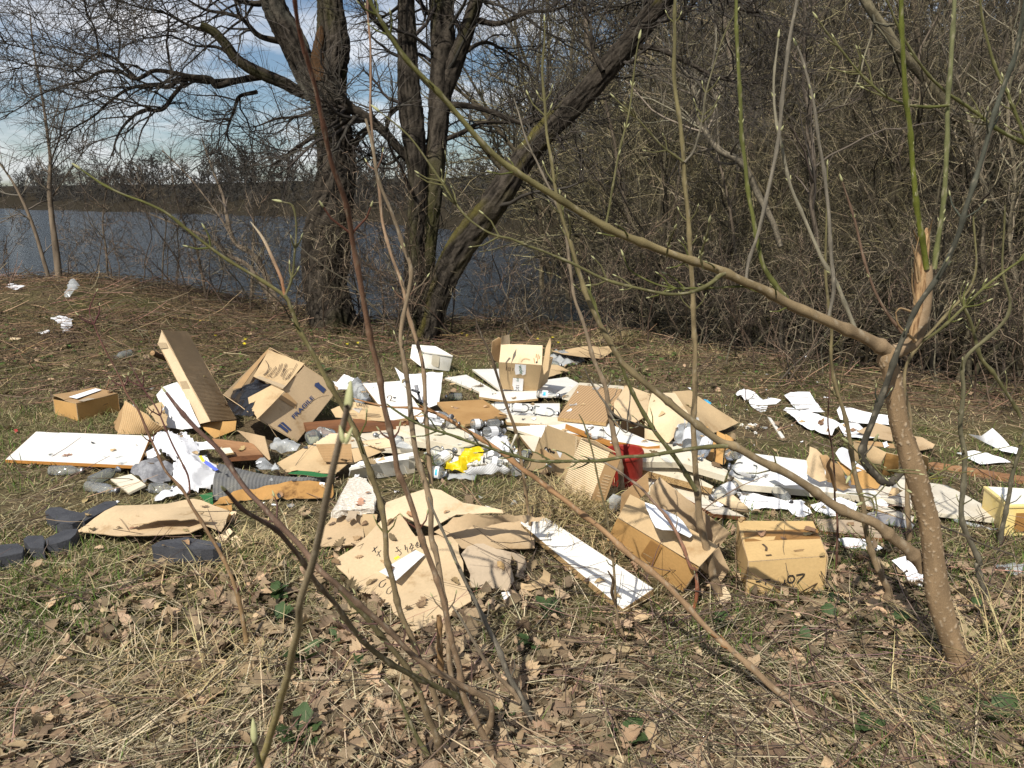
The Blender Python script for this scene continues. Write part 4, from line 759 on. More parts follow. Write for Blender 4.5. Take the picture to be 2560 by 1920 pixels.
# cardboard behind it
sheet('cardboard_sheet', V3(CC, [(1150, 385, .03), (1240, 330, .05), (1365, 388, .05), (1200, 442, .05)]), 'card_tan', tear=.004, label='tan cardboard corner sticking out behind the taped carton', cat='cardboard')
sheet('cardboard_sheet', V3(CC, [(1225, 235, .10), (1400, 212, .14), (1659, 196, .10), (1720, 215, .06), (1600, 302, .04), (1480, 285, .10), (1330, 262, .12)]), 'card_tan', amp=.015, label='arched cardboard sheet over dark plastic at the back of the heap', cat='cardboard')
bag('plastic_bag', 'glossy clear and dark plastic bag under the arched cardboard at the back', 'plastic bag', CC, [(1205, 300, .02), (1250, 240, .08), (1340, 245, .1), (1470, 285, .06), (1480, 320, .02), (1380, 365, .01), (1250, 350, .01)], 'bag_clear', .05, .03)
bag('plastic_bag', 'black plastic scrap tucked below the arched cardboard', 'plastic bag', CC, [(1300, 290, .03), (1400, 275, .05), (1550, 290, .03), (1500, 330, .01), (1350, 345, .01)], 'bag_black', .02, .02)
# cardboard with flutes near the stems
r_ = thing('fluted_box_flaps', 'opened carton with pale fluted flaps lying in front of the brown plank', 'cardboard box', P(*CB(800, 1000)))
sheet('flat_panel', V3(CB, [(408, 1012, .06), (620, 888, .12), (705, 905, .13), (900, 1002, .09), (800, 1080, .06), (470, 1070, .05)]), 'card_tan', parent=r_)
ridged('fluted_flap', V3(CB, [(650, 885, .16), (895, 885, .16), (915, 805, .20), (770, 812, .20)]), 'card_pale', .022, .006, 'v', r_)
ridged('fluted_flap', V3(CB, [(725, 1000, .10), (915, 1005, .10), (905, 880, .17), (665, 885, .17)]), 'card_brown', .022, .006, 'v', r_)
sheet('side_flap', V3(CB, [(905, 915, .17), (1095, 880, .18), (1135, 925, .14), (925, 1008, .11)]), 'card_tan', parent=r_); ridged('fluted_flap', V3(CB, [(1095, 910, .17), (1180, 900, .17), (1150, 840, .2), (960, 870, .2)]), 'card_pale', .022, .006, 'v', r_)
r_ = sheet('printed_carton', V3(CB, [(768, 652, .17), (905, 600, .22), (1110, 640, .20), (1130, 735, .14), (800, 706, .13)]), 'card_tan', amp=.006, tear=.003, label='flattened carton with black print under the leaning white panel', cat='cardboard'); pq = pl(V3(CB, [(768, 652, .17), (905, 600, .22), (1110, 640, .20), (1130, 735, .14), (800, 706, .13)]))
text('print', 'LAKEN', r_, pq, K4, (510, 760), (660, 775), (510, 720), 'ink_black', .010); text('print', 'QUALITATIV', r_, pq, K4, (480, 800), (655, 822), (480, 778), 'ink_black', .010); strokes('print_lines', r_, pq, K4, [[(640, 860), (830, 880)], [(640, 880), (850, 905)], [(640, 900), (850, 925)], [(350, 880), (520, 900)], [(350, 860), (500, 870)]], .004, 'ink_pen', .010)
# grey ribbed mat and kraft roll
q = V3(CB, [(-20, 1262, .02), (790, 1158, .02), (802, 1092, .10), (20, 1012, .16)])
def wmat(u, v): return np.stack([0 * u, 0 * u, .05 * np.sin(math.pi * v) * (1 - .5 * u)], -1) + np.stack([0 * u, -.04 * np.sin(math.pi * u) * v, 0 * u], -1)
r_ = thing('floor_mat', 'grey ribbed floor mat curling up along the front of the heap', 'mat', P(*CB(400, 1200))); ridged('mat_top', q, 'mat_grey', .02, .003, 'u', r_, edge='mat_green', t=.008, warp=wmat)
sheet('green_backing', V3(CB, [(480, 1082, .105), (800, 1094, .105), (640, 1066, .115), (520, 1055, .12)]), 'mat_green', parent=r_, t=.003, tear=.008, foot=False); sheet('green_backing', V3(CA, [(1335, 1225, .03), (1420, 1205, .06), (1425, 1290, .02), (1370, 1270, .02)]), 'mat_green', parent=r_, t=.003, edge='mat_green')
sheet('kraft_paper', V3(CB, [(-30, 1290, .03), (20, 1228, .06), (200, 1180, .08), (540, 1142, .08), (785, 1166, .06), (775, 1242, .03), (560, 1250, .03), (160, 1262, .02)]), 'kraft', crum=.014, amp=.02, cell=.03, dome=.04, tear=.004, label='crumpled brown kraft paper roll lying below the grey mat', cat='paper')
sheet('kraft_paper', V3(CB, [(-30, 1300, .02), (105, 1300, .03), (95, 1380, .015), (45, 1452, .01), (-20, 1420, .02)]), 'kraft', crum=.012, amp=.012, cell=.03, tear=.006, label='torn tail of brown kraft paper at the left end of the roll', cat='paper')
# flat cardboard on the black blocks at left
sheet('cardboard_sheet', V3(CA, [(510, 1466, .04), (700, 1318, .12), (770, 1282, .12), (1030, 1272, .10), (1290, 1242, .10), (1540, 1332, .07), (1478, 1452, .08), (1380, 1420, .09), (1265, 1472, .06), (1000, 1500, .07), (790, 1508, .05)]), 'card_stained', amp=.010, folds=3, fa=.35, tear=.004, label='large stained cardboard sheet lying on black blocks at the left front', cat='cardboard')
sheet('torn_liner', V3(CA, [(880, 1420, .11), (920, 1330, .13), (1290, 1300, .12), (1440, 1400, .1), (1180, 1390, .115), (1100, 1395, .115)]), 'card_stained', amp=.008, tear=.012, cell=.03, label='torn brown paper layer peeling off the stained cardboard sheet', cat='cardboard', foot=False)
# black dovetailed blocks
for lb, bp_ in (('black edging stone with dovetail end lying behind the stained cardboard', [(298, 1318, .09), (330, 1292, .09), (400, 1288, .09), (455, 1310, .09), (540, 1330, .09), (700, 1252, .09), (775, 1248, .09), (785, 1268, .09), (560, 1385, .09), (548, 1372, .09), (480, 1400, .09), (405, 1402, .09)]),
                ('black edging stone in the middle of the row left of the stained cardboard', [(300, 1502, .08), (345, 1478, .08), (430, 1440, .08), (520, 1432, .08), (505, 1470, .08), (470, 1500, .08), (380, 1530, .08), (310, 1540, .08)]),
                ('small black edging stone between its neighbours near the left edge', [(152, 1505, .08), (180, 1480, .08), (285, 1478, .08), (300, 1510, .08), (290, 1560, .08), (200, 1560, .08)]),
                ('black edging stone cut by the left edge of the picture', [(-120, 1560, .08), (0, 1540, .08), (115, 1530, .08), (160, 1560, .08), (150, 1590, .08), (20, 1620, .08), (-120, 1650, .08)]),
                ('long black edging stone under the front of the stained cardboard', [(1010, 1545, .11), (1075, 1512, .11), (1250, 1488, .11), (1480, 1530, .11), (1478, 1550, .11), (1420, 1570, .11), (1150, 1560, .11)])):
    q = V3(CA, bp_); o = slab('edging_stone', [p - Z * .012 for p in q], .085, 'stone_black', bevel=.0025); tag(o, lb, 'edging stone', 'black edging stones at the left front'); FOOT.append([(p.x, p.y) for p in q])
# front cardboard pile
r_ = sheet('flattened_carton', V3(CF, [(210, 510, .05), (330, 440, .07), (545, 238, .13), (600, 240, .14), (690, 380, .11), (870, 372, .10), (935, 430, .09), (965, 560, .07), (1010, 742, .05), (880, 832, .03), (680, 922, .02), (560, 812, .03), (545, 755, .03), (490, 766, .02), (330, 650, .02)]), 'card_stained', amp=.008, folds=2, fa=.25, tear=.004, label='big flattened carton with a white address label in front of the shrub stems', cat='cardboard')
pq = pl(V3(CF, [(480, 595, .07), (690, 465, .09), (740, 490, .09), (580, 640, .06)])); r0_ = r_
lb_ = sheet('address_label', [plane_hit(*CF(x, y), *pq, .014) for x, y in ((480, 590), (690, 465), (742, 492), (578, 642))], 'paper_print', t=.0008, amp=0, parent=r_, edge='paper', foot=False)
decal('yellow_sticker', r_, pq, CF, [(563, 512), (590, 497), (600, 508), (572, 524)], 'mark_yellow', .014)
strokes('handwriting', r_, pq, CF, [[(592, 452), (578, 456), (590, 468), (582, 480), (572, 478)], [(628, 440), (632, 470)], [(655, 436), (668, 434), (655, 465), (680, 455)], [(700, 422), (690, 448), (712, 440)], [(715, 425), (718, 455)], [(450, 455), (460, 485)], [(470, 450), (440, 480)], [(520, 640), (490, 655), (480, 680), (500, 685), (520, 660)]], .005, 'ink_black', .018)
sheet('cardboard_sheet', V3(CF, [(485, 300, .12), (520, 182, .16), (760, 92, .18), (835, 102, .18), (962, 182, .17), (1188, 228, .15), (1195, 246, .14), (925, 252, .16), (790, 322, .14), (690, 290, .14), (595, 242, .15), (490, 330, .11)]), 'card_pale', amp=.006, tear=.002, folds=1, fa=.15, label='pale clean cardboard sheet behind the curled one near the shrub stems', cat='cardboard')
sheet('cardboard_sheet', V3(CF, [(795, 345, .13), (905, 262, .20), (1030, 246, .22), (1180, 250, .22), (1435, 258, .20), (1400, 285, .19), (1200, 290, .18), (1000, 322, .16), (850, 372, .125)]), 'card_dull', amp=.012, tear=.007, cell=.03, label='curled torn cardboard edge throwing a shadow on the white plank', cat='cardboard')
sheet('cardboard_sheet', V3(CF, [(820, 372, .10), (1000, 300, .13), (1290, 272, .12), (1300, 315, .10), (1372, 378, .06), (1375, 440, .05), (1240, 442, .06), (900, 436, .08)]), 'card_dull', amp=.010, tear=.004, label='brown cardboard flap lying in the shade under the curled torn edge', cat='cardboard')
sheet('crushed_carton', V3(CF, [(950, 472, .09), (990, 430, .11), (1042, 418, .12), (1242, 468, .11), (1238, 540, .09), (1262, 640, .04), (1225, 692, .01), (1015, 672, .02), (990, 560, .05)]), 'card_grey', amp=.012, crum=.010, cs=7, cell=.03, tear=.004, label='soaked greyish crushed carton in front of the brown flap', cat='cardboard')
sheet('cardboard_strip', V3(CF, [(1248, 630, .02), (1330, 650, .03), (1420, 600, .06), (1425, 560, .08), (1465, 590, .05), (1460, 645, .03), (1340, 690, .01), (1250, 680, .01)]), 'card_tan', amp=.01, tear=.006, cell=.03, label='curled strip of brown cardboard on dry leaves beside the crushed carton', cat='cardboard')
sheet('cardboard_strip', V3(CF, [(1240, 460, .07), (1310, 480, .05), (1330, 640, .01), (1262, 600, .03)]), 'card_grey', tear=.012, cell=.03, label='ragged grey cardboard tatter hanging right of the crushed carton', cat='cardboard')
sheet('torn_carton', V3(CF, [(108, 418, .04), (215, 232, .10), (290, 205, .11), (395, 225, .12), (385, 400, .07), (375, 420, .05), (240, 425, .04)]), 'card_dull', amp=.008, tear=.005, label='pale torn carton piece with a ragged hole left of the shrub stems', cat='cardboard')
sheet('torn_carton', V3(CF, [(275, 215, .13), (370, 240, .13), (350, 285, .12), (300, 292, .11)]), 'card_grey', amp=.006, tear=.012, cell=.02, label='ragged brown scrap stuck on the pale torn carton piece', cat='cardboard', foot=False)
sheet('torn_carton', V3(CF, [(385, 240, .12), (470, 240, .11), (470, 330, .08), (380, 400, .06)]), 'card_tan', amp=.012, tear=.006, label='folded brown carton edge between the torn piece and the green stem', cat='cardboard')
sheet('cardboard_strip', V3(CF, [(215, 425, .03), (330, 415, .04), (385, 412, .04), (320, 440, .015), (240, 445, .01)]), 'card_brown', tear=.006, label='dark cardboard strip under the front of the pale torn carton piece', cat='cardboard')
o = slab('pebble_slab', V3(CF, [(205, 232, .15), (300, 40, .17), (345, 26, .17), (405, 38, .17), (462, 140, .155), (452, 205, .14), (300, 214, .14)]), .03, 'terrazzo', bevel=.006, chip=.003); tag(o, 'light slab with rough pebbled surface behind the torn carton piece', 'slab')
# polystyrene trough under the stems
r_ = thing('foam_trough', 'long white polystyrene trough lying in front of the fluted flaps', 'foam packaging', P(*CB(1100, 1090)))
q = V3(CB, [(890, 1045, .10), (960, 1000, .13), (1330, 935, .13), (1325, 960, .12), (960, 1030, .12)]); slab('rim', q, .015, 'foam', r_)
sheet('front_wall', V3(CB, [(905, 1040, .105), (1160, 1000, .12), (1290, 985, .11), (1290, 1080, .01), (1090, 1112, .01), (890, 1102, .015)]), 'foam', parent=r_, t=.015, edge='foam', amp=.001); sheet('end_wall', V3(CB, [(1240, 985, .12), (1335, 950, .12), (1330, 1075, .01), (1285, 1085, .01)]), 'cream_board', parent=r_, t=.01, edge='foam', amp=.001)
# logo box, fluted leaning box, red bucket
r_ = thing('logo_carton', 'flattened carton with white logo sticker standing left of the fluted box', 'cardboard box', P(*CC(1180, 1180)))
q = V3(CC, [(1192, 808, .30), (1452, 908, .30), (1338, 1225, .02), (1028, 1145, .03)]); sheet('front_panel', q, 'card_tan', parent=r_, amp=.003); pq = pl(q)
decal('logo_sticker', r_, pq, K3, [(425, 448), (660, 565), (632, 640), (400, 525)], 'paper', .006); strokes('logo_script', r_, pq, K3, [[(405, 525), (395, 500), (415, 475), (440, 490), (430, 525)], [(465, 505), (450, 545), (470, 500), (490, 510), (480, 550)], [(495, 525), (490, 550), (510, 530), (515, 555), (535, 535), (530, 565), (555, 545)]], .007, 'ink_black', .009)
decal('paper_strip', r_, pq, K3, [(415, 725), (692, 868), (685, 890), (410, 748)], 'paper', .006)
for x_ in (410, 880):
    strokes('torn_flutes', r_, pq, K3, [[(x_ + 8 * math.sin(i), 170 + 42 * i + (130 if x_ > 800 else 0)), (x_ - 12 - 11 * i * .35 + 6, 205 + 42 * i + (130 if x_ > 800 else 0))] for i in range(8 if x_ < 800 else 7)], .006, 'card_pale', .006)
sheet('torn_paper', V3(CC, [(1115, 1010, .17), (1180, 1000, .18), (1290, 1075, .15), (1270, 1100, .13), (1150, 1060, .14)]), 'card_brown', parent=r_, tear=.006, crum=.006, cell=.03, foot=False)
r_ = thing('fluted_carton', 'carton with fluted pale face leaning beside the red bucket', 'cardboard box', P(*CD(170, 980)))
q = V3(CD, [(200, 540, .34), (405, 632, .33), (250, 1002, .01), (58, 890, .02)]); ridged('fluted_panel', q, 'card_pale', .0125, .0024, 'v', r_); dv = P(*CD(470, 690), .30) - q[1]
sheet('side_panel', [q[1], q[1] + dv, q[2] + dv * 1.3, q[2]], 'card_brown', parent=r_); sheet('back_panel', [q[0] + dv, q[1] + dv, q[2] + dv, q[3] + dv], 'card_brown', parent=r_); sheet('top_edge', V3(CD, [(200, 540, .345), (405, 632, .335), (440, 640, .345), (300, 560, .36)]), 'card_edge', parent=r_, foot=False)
ps = pl([q[1], q[1] + dv, q[2]]); strokes('print_lines', r_, ps, K3, [[(1290 - 16 * i, 900 + 45 * i), (1400 - 16 * i, 930 + 45 * i)] for i in range(8)], .006, 'card_edge', .004)
bc = P(*CD(505, 900), .0); tp = P(*CD(490, 615), .30); r_ = thing('bucket', 'dented red plastic bucket standing behind the fluted carton', 'bucket', bc)
Mx = Matrix.Translation(bc) @ Matrix.Rotation(R(-5), 4, 'Y'); rr = .108
lathe('bucket_body', [(.002, .004), (rr * .82, .0), (rr * .85, .02), (rr * .97, .20), (rr, .205), (rr, .22), (rr * .97, .225), (rr * .955, .215), (rr * .94, .20), (rr * .80, .02), (.002, .015)], 32, 'red_plastic', Mx, r_); lathe('rim', [(rr * .99, .192), (rr * 1.035, .198), (rr * 1.035, .212), (rr * .99, .216)], 32, 'red_plastic', Mx, r_)
bag('plastic_bag', 'clear plastic sheet bunched in front of the red bucket', 'plastic bag', CD, [(370, 960, .10), (420, 920, .13), (470, 930, .12), (460, 1050, .01), (390, 1055, .01)], 'bag_clear', .02, .02)
# big bent carton right of the veneer board
r_ = thing('bent_carton', 'large bent carton with a bulging stained front right of the striped board', 'cardboard box', P(*CD(800, 560)))
sheet('left_flap', V3(CD, [(430, 295, .25), (508, 180, .30), (560, 190, .31), (680, 235, .31), (650, 385, .26), (570, 432, .22), (430, 385, .2)]), 'card_stained', parent=r_, amp=.006)
sheet('front_panel', V3(CD, [(642, 390, .25), (690, 235, .31), (850, 228, .32), (965, 400, .27), (890, 470, .22), (805, 566, .10), (640, 545, .10)]), 'card_pale', parent=r_, amp=.006, dome=.035, dents=.01)
sheet('right_flap', V3(CD, [(830, 222, .30), (960, 210, .28), (1130, 330, .16), (1292, 432, .05), (1198, 478, .05), (1010, 530, .10), (940, 420, .22)]), 'card_tan', parent=r_, amp=.008, folds=1, fa=.15)
sheet('inner_panel', V3(CD, [(430, 430, .12), (640, 400, .16), (645, 545, .08), (470, 500, .07)]), 'card_brown', parent=r_, foot=False)
r_ = thing('carton_insert', 'folded carton insert with standing dividers beside the labelled bottles', 'cardboard insert', P(*CD(1120, 700), .1))
for a_ in ([(1050, 455, .22), (1080, 460, .23), (1060, 660, .12), (1030, 640, .12)], [(1080, 520, .21), (1140, 545, .22), (1110, 700, .10), (1055, 680, .11)], [(1140, 490, .24), (1200, 520, .24), (1180, 725, .09), (1120, 700, .10)], [(1200, 510, .22), (1258, 545, .21), (1235, 640, .13), (1190, 722, .09)]): sheet('divider', V3(CD, a_), 'card_orange', parent=r_, foot=False, tear=.002)
# open orange carton in front right
r_ = thing('open_carton', 'open orange brown carton lying on its side with raised flaps and paper inside', 'cardboard box', P(*CD(700, 1400)))
f = V3(CD, [(452, 1092, .20), (1018, 1430, .17), (912, 1605, .005), (372, 1255, .005)]); sheet('front_panel', f, 'card_orange', parent=r_, amp=.002); pf = pl(f)
decal('tape', r_, pf, CD, [(618, 1345), (688, 1242), (765, 1292), (702, 1420)], 'tape_brown', .005); strokes('seam', r_, pf, CD, [[(640, 1330), (700, 1365)], [(660, 1390), (690, 1400)]], .003, 'card_edge', .007)
u_ = V3(CD, [(455, 1088, .205), (540, 928, .33), (700, 1010, .32), (1150, 1285, .23), (1018, 1428, .175)]); sheet('flap', u_, 'card_tan', parent=r_, amp=.004, foot=False)
sheet('back_flap', V3(CD, [(680, 985, .18), (678, 880, .28), (742, 810, .32), (1232, 1195, .22), (1158, 1290, .14)]), 'card_dull', parent=r_, amp=.004)
sheet('end_flap', V3(CD, [(662, 778, .32), (672, 905, .24), (600, 960, .20), (470, 1060, .12), (480, 930, .22)]), 'card_brown', parent=r_, foot=False); e_ = V3(CD, [(1018, 1430, .17), (1100, 1340, .17), (1160, 1298, .16), (1232, 1450, .07), (1150, 1562, .01), (1080, 1485, .05)]); sheet('end_flap', e_, 'card_dull', parent=r_, foot=False)
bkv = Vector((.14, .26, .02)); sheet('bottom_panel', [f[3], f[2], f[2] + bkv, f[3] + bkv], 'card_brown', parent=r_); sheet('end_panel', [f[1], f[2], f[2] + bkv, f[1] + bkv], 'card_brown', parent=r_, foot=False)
sheet('paper_sheet', V3(CD, [(638, 990, .335), (690, 1005, .335), (860, 1080, .31), (972, 1205, .27), (955, 1222, .26), (720, 1150, .30), (700, 1120, .305)]), 'paper', t=.001, amp=.008, crum=.006, cell=.03, foot=False, edge='paper', label='folded white paper lying on the open orange carton', cat='paper')
sheet('cardboard_sheet', V3(CD, [(1140, 1580, .02), (1190, 1545, .04), (1240, 1640, .02), (1200, 1700, .01), (1150, 1680, .01)]), 'card_pale', tear=.003, label='small pale cardboard corner on the leaves between the two front cartons', cat='cardboard')
# closed taped carton front right
fl, fr_ = P(*CE(190, 1557)), P(*CE(742, 1568)); h = .158; tl, tr = P(*CE(195, 1397), h), P(*CE(737, 1357), h); kl, kr = P(*CE(122, 1116), h), P(*CE(642, 1120), h); dn = Z * h
fl, fr_ = tl - dn, tr - dn
r_ = thing('closed_carton', 'closed tan carton with brown tape across the lid in front of the sapling', 'cardboard box', mid(fl, fr_))
f = [fl, fr_, tr, tl]; sheet('front_panel', f, 'card_gold', parent=r_, amp=.002); sheet('side_panel', [fr_, kr - dn, kr, tr], 'card_gold', parent=r_); sheet('side_panel', [fl, kl - dn, kl, tl], 'card_gold', parent=r_); sheet('back_panel', [kl - dn, kr - dn, kr, kl], 'card_gold', parent=r_)
m0, m1 = tl.lerp(kl, .56), tr.lerp(kr, .56); sheet('flap', [tl + Z * .003, tr + Z * .003, m1 + Z * .004, m0 + Z * .004], 'card_gold', parent=r_, amp=.003); sheet('flap', [m0 + Z * .004, m1 + Z * .004, kr + Z * .003, kl + Z * .003], 'card_gold', parent=r_, amp=.003)
decal('tape', r_, (tl, Z), CE, [(160, 1195), (672, 1180), (692, 1246), (172, 1268)], 'tape_brown', .009); pf = pl(f)
strokes('handwriting', r_, pf, G3, [[(560, 250), (595, 248)], [(622, 240), (620, 270)], [(605, 242), (650, 240)], [(690, 250), (680, 255), (682, 275), (700, 270)], [(738, 240), (735, 270)], [(722, 270), (745, 262)], [(790, 215), (762, 218), (758, 252), (785, 255), (798, 230), (785, 212)], [(808, 212), (860, 205), (825, 245), (815, 262)]], .006, 'ink_black', .006)
strokes('torn_mark', r_, (tl, Z), G3, [[(605, 38), (628, 60), (625, 80)], [(625, 108), (660, 105)]], .010, 'ink_pen', .011); strokes('stamp', r_, (tl, Z), G3, [[(795, 78), (860, 70)], [(800, 84), (855, 78)]], .005, 'card_brown', .011)
# right hand crushed cartons
r_ = thing('crushed_carton', 'crumpled brown carton standing on the large white panel', 'cardboard box', P(*CE(720, 850), .1))
sheet('front_panel', V3(CE, [(600, 690, .20), (618, 598, .27), (705, 655, .25), (745, 830, .12), (690, 842, .11), (598, 785, .13)]), 'card_stained', parent=r_, crum=.014, cell=.03, tear=.005); sheet('back_panel', V3(CE, [(690, 660, .25), (745, 660, .25), (860, 790, .17), (905, 885, .08), (850, 900, .08), (740, 840, .11)]), 'card_brown', parent=r_, crum=.012, cell=.03, tear=.006)
r_ = thing('crushed_carton', 'torn shiny cardboard lying right of the crumpled brown carton', 'cardboard box', P(*CE(1000, 880), .1))
sheet('front_panel', V3(CE, [(805, 700, .20), (850, 720, .20), (1000, 760, .18), (1115, 845, .10), (1085, 888, .08), (985, 892, .08), (900, 820, .14)]), 'card_orange', parent=r_, crum=.010, cell=.03, tear=.005); sheet('foil_wrap', V3(CE, [(790, 650, .24), (835, 608, .26), (905, 640, .24), (940, 720, .19), (1010, 755, .18), (900, 765, .18), (830, 710, .21)]), 'bag_white', parent=r_, t=.0015, crum=.014, cell=.03, tear=.006, foot=False)
r_ = thing('open_carton', 'small open carton half hidden behind the brown sapling trunk', 'cardboard box', P(*CE(1080, 790)))
q = V3(CE, [(925, 565, .24), (1060, 595, .24), (1150, 640, .22), (1115, 700, .2), (1110, 800, .06), (930, 690, .12)]); sheet('front_panel', q, 'card_tan', parent=r_, amp=.004); sheet('side_panel', V3(CE, [(1150, 640, .22), (1235, 660, .22), (1235, 790, .06), (1110, 802, .05)]), 'card_orange', parent=r_); sheet('flap', V3(CE, [(925, 560, .25), (1060, 560, .27), (1200, 580, .26), (1210, 610, .25), (1060, 592, .245)]), 'card_brown', parent=r_)
sheet('side_panel', V3(CE, [(1365, 650, .20), (1440, 680, .18), (1440, 770, .04), (1400, 780, .02), (1375, 740, .08)]), 'card_tan', parent=r_)
sheet('cardboard_sheet', V3(CE, [(945, 492, .05), (1080, 430, .07), (1180, 465, .06), (1195, 560, .05), (1060, 535, .04)]), 'card_dull', label='flat grey brown cardboard on the papers left of the sapling trunk', cat='cardboard')
sheet('cardboard_sheet', V3(CE, [(1340, 532, .06), (1400, 540, .06), (1485, 585, .05), (1470, 610, .03), (1365, 632, .05)]), 'card_dull', tear=.005, amp=.01, label='torn flat cardboard sticking out right of the sapling trunk', cat='cardboard')
sheet('cardboard_roll', V3(CD, [(1135, 970, .05), (1240, 922, .07), (1345, 1010, .10), (1352, 1055, .05), (1275, 1042, .03)]), 'card_pale', amp=.01, dome=.03, label='rolled pale cardboard beside the dark bottle neck', cat='cardboard')
sheet('curled_veneer', V3(CE, [(1160, 940, .09), (1190, 880, .13), (1230, 880, .14), (1270, 900, .12), (1215, 935, .1)]), 'card_tan', amp=.01, dome=.02, cell=.02, tear=.004, label='small curl of brown card on the beige panel', cat='cardboard')
# yellow tray
r_ = thing('yellow_tray', 'pale yellow plastic drawer with a white top cut by the right edge', 'drawer', P(*CE(2000, 1120)))
t4 = V3(CE, [(1818, 870, .17), (2160, 888, .17), (2240, 1000, .17), (1992, 1008, .17)]); slab('top_panel', t4, .015, 'yellow_plastic', r_, bevel=.004); cc_ = mid(*t4); slab('white_liner', [cc_ + (p - cc_) * .86 + Z * .004 for p in t4], .004, 'white_board', r_)
g4 = [cc_ + (p - cc_) * .95 for p in t4]; sheet('side_wall', [g4[0] - Z * .014, g4[3] - Z * .014, g4[3] - Z * .16, g4[0] - Z * .16], 'yellow_plastic', parent=r_, t=.006, amp=.001, edge='yellow_plastic')
sheet('front_wall', [g4[3] - Z * .014, g4[2] - Z * .014, g4[2] - Z * .16, g4[3] - Z * .16], 'yellow_plastic', parent=r_, t=.006, amp=.001, edge='yellow_plastic'); m3 = g4[3].lerp(g4[2], .25); m2 = g4[2]; nv = Vector((0, -.004, 0)); sheet('recess_shade', [m3 - Z * .04 + nv, m2 - Z * .04 + nv, m2 - Z * .14 + nv, m3 - Z * .14 + nv], 'tape_brown', parent=r_, t=.002, edge='yellow_plastic', foot=False, amp=0)  # flat brown sheet on the wall; colour stands for shade in a recess
# polystyrene tub, sack, cloth
r_ = thing('foam_tub', 'white polystyrene tub lying on its side behind the heap', 'foam tub', P(*CB(1440, 390)))
tp_ = V3(CB, [(1312, 222, .19), (1472, 230, .20), (1582, 290, .19), (1452, 300, .17), (1300, 308, .10)]); sheet('base_panel', V3(CB, [(1300, 308, .10), (1312, 220, .20), (1395, 232, .2), (1385, 372, .03), (1372, 365, .03)]), 'foam', parent=r_, t=.012, amp=.001, edge='foam'); sheet('top_panel', V3(CB, [(1312, 218, .205), (1470, 228, .205), (1582, 292, .19), (1395, 268, .18)]), 'foam', parent=r_, t=.012, amp=.001, edge='foam')
sheet('front_panel', V3(CB, [(1395, 270, .175), (1582, 294, .185), (1560, 396, .01), (1382, 374, .02)]), 'foam', parent=r_, t=.012, amp=.001, edge='foam'); pq = pl(V3(CB, [(1395, 270, .175), (1582, 294, .185), (1560, 396, .01), (1382, 374, .02)])); decal('recess_shade', r_, pq, CB, [(1450, 285), (1500, 290), (1490, 370), (1440, 360)], 'cream_board', .003)  # only a cream patch on white foam, painting the shade of a recess
sheet('cloth_sack', V3(CB, [(1198, 378, .30), (1252, 412, .27), (1380, 412, .27), (1520, 408, .27), (1508, 520, .18), (1496, 630, .08), (1425, 642, .07), (1320, 560, .14), (1240, 470, .22)]), 'plastic_cloth', t=.002, amp=.02, crum=.02, cs=4, cell=.025, edge='plastic_cloth', label='white cloth sack with hanging folds standing right of the leaning white panel', cat='sack')
r_ = thing('tap_handle', 'dark metal tap handle lying in front of the white sack', 'tap', P(*K4(1330, 560), .16))
for a, b, w in (((1325, 455), (1345, 530), .028), ((1275, 525), (1370, 560), .02), ((1345, 530), (1395, 700), .018)):
    p0, p1 = P(*K4(*a), .24 if a[1] < 500 else .2), P(*K4(*b), .2 if b[1] < 600 else .13); v, f, _ = tubes(np.array([[p0, p1]]), np.array([[w / 2, w / 2]]), 8); me = mesh_np('rod', v, f); me.materials.append(M['grey_plastic' if w > .025 else 'rubber']); obj('rod', me, None, r_)
# plastic bags, wraps, rags
sheet('white_wrap', V3(CA, [(1052, 560, .22), (1090, 505, .27), (1190, 472, .30), (1235, 530, .27), (1340, 768, .09), (1215, 785, .05), (1120, 775, .05), (1085, 640, .15)]), 'plastic_cloth', t=.002, crum=.008, amp=.008, cell=.03, edge='plastic_cloth', label='white plastic wrap draped beside the long leaning carton', cat='plastic sheet')
bag('plastic_bag', 'white plastic bag crumpled on the right end of the white shelf board', 'plastic bag', CA, [(1030, 850, .10), (1090, 818, .12), (1250, 818, .16), (1330, 900, .14), (1330, 960, .1), (1230, 980, .1), (1130, 975, .09), (1060, 930, .09)], 'bag_white', .05, .035, 15, .016)
bb_ = bag('plastic_bag', 'full white plastic bag with a blue print beside the grey mat', 'plastic bag', CA, [(1170, 1010, .10), (1250, 970, .12), (1340, 965, .14), (1460, 1055, .10), (1445, 1150, .05), (1380, 1195, .02), (1250, 1215, .02), (1165, 1130, .04)], 'bag_white', .08, .035, 14, .016)
pq = pl(V3(CA, [(1330, 965, .2), (1460, 1040, .17), (1450, 1065, .15), (1360, 1010, .18)])); decal('blue_print', bb_, pq, CA, [(1345, 975), (1400, 1005), (1462, 1055), (1440, 1062), (1370, 1015)], 'label_violet', .0); decal('yellow_print', bb_, pq, CA, [(1330, 965), (1350, 962), (1375, 1000), (1355, 1005)], 'mark_yellow', .002)
bag('plastic_bag', 'small white bag scrap on the grass in front of the full bag', 'plastic bag', CA, [(1030, 1245, .02), (1090, 1195, .04), (1230, 1180, .05), (1300, 1200, .04), (1250, 1240, .02), (1120, 1260, .02), (1040, 1275, .01)], 'bag_white', .035, .02)
bag('rag', 'grey patterned rags heaped in front of the white shelf board', 'rag', CA, [(880, 1040, .07), (930, 1020, .09), (1060, 1000, .10), (1160, 1030, .10), (1150, 1090, .06), (1090, 1150, .03), (960, 1140, .04), (900, 1090, .05)], 'rag', .05, .035, 10)
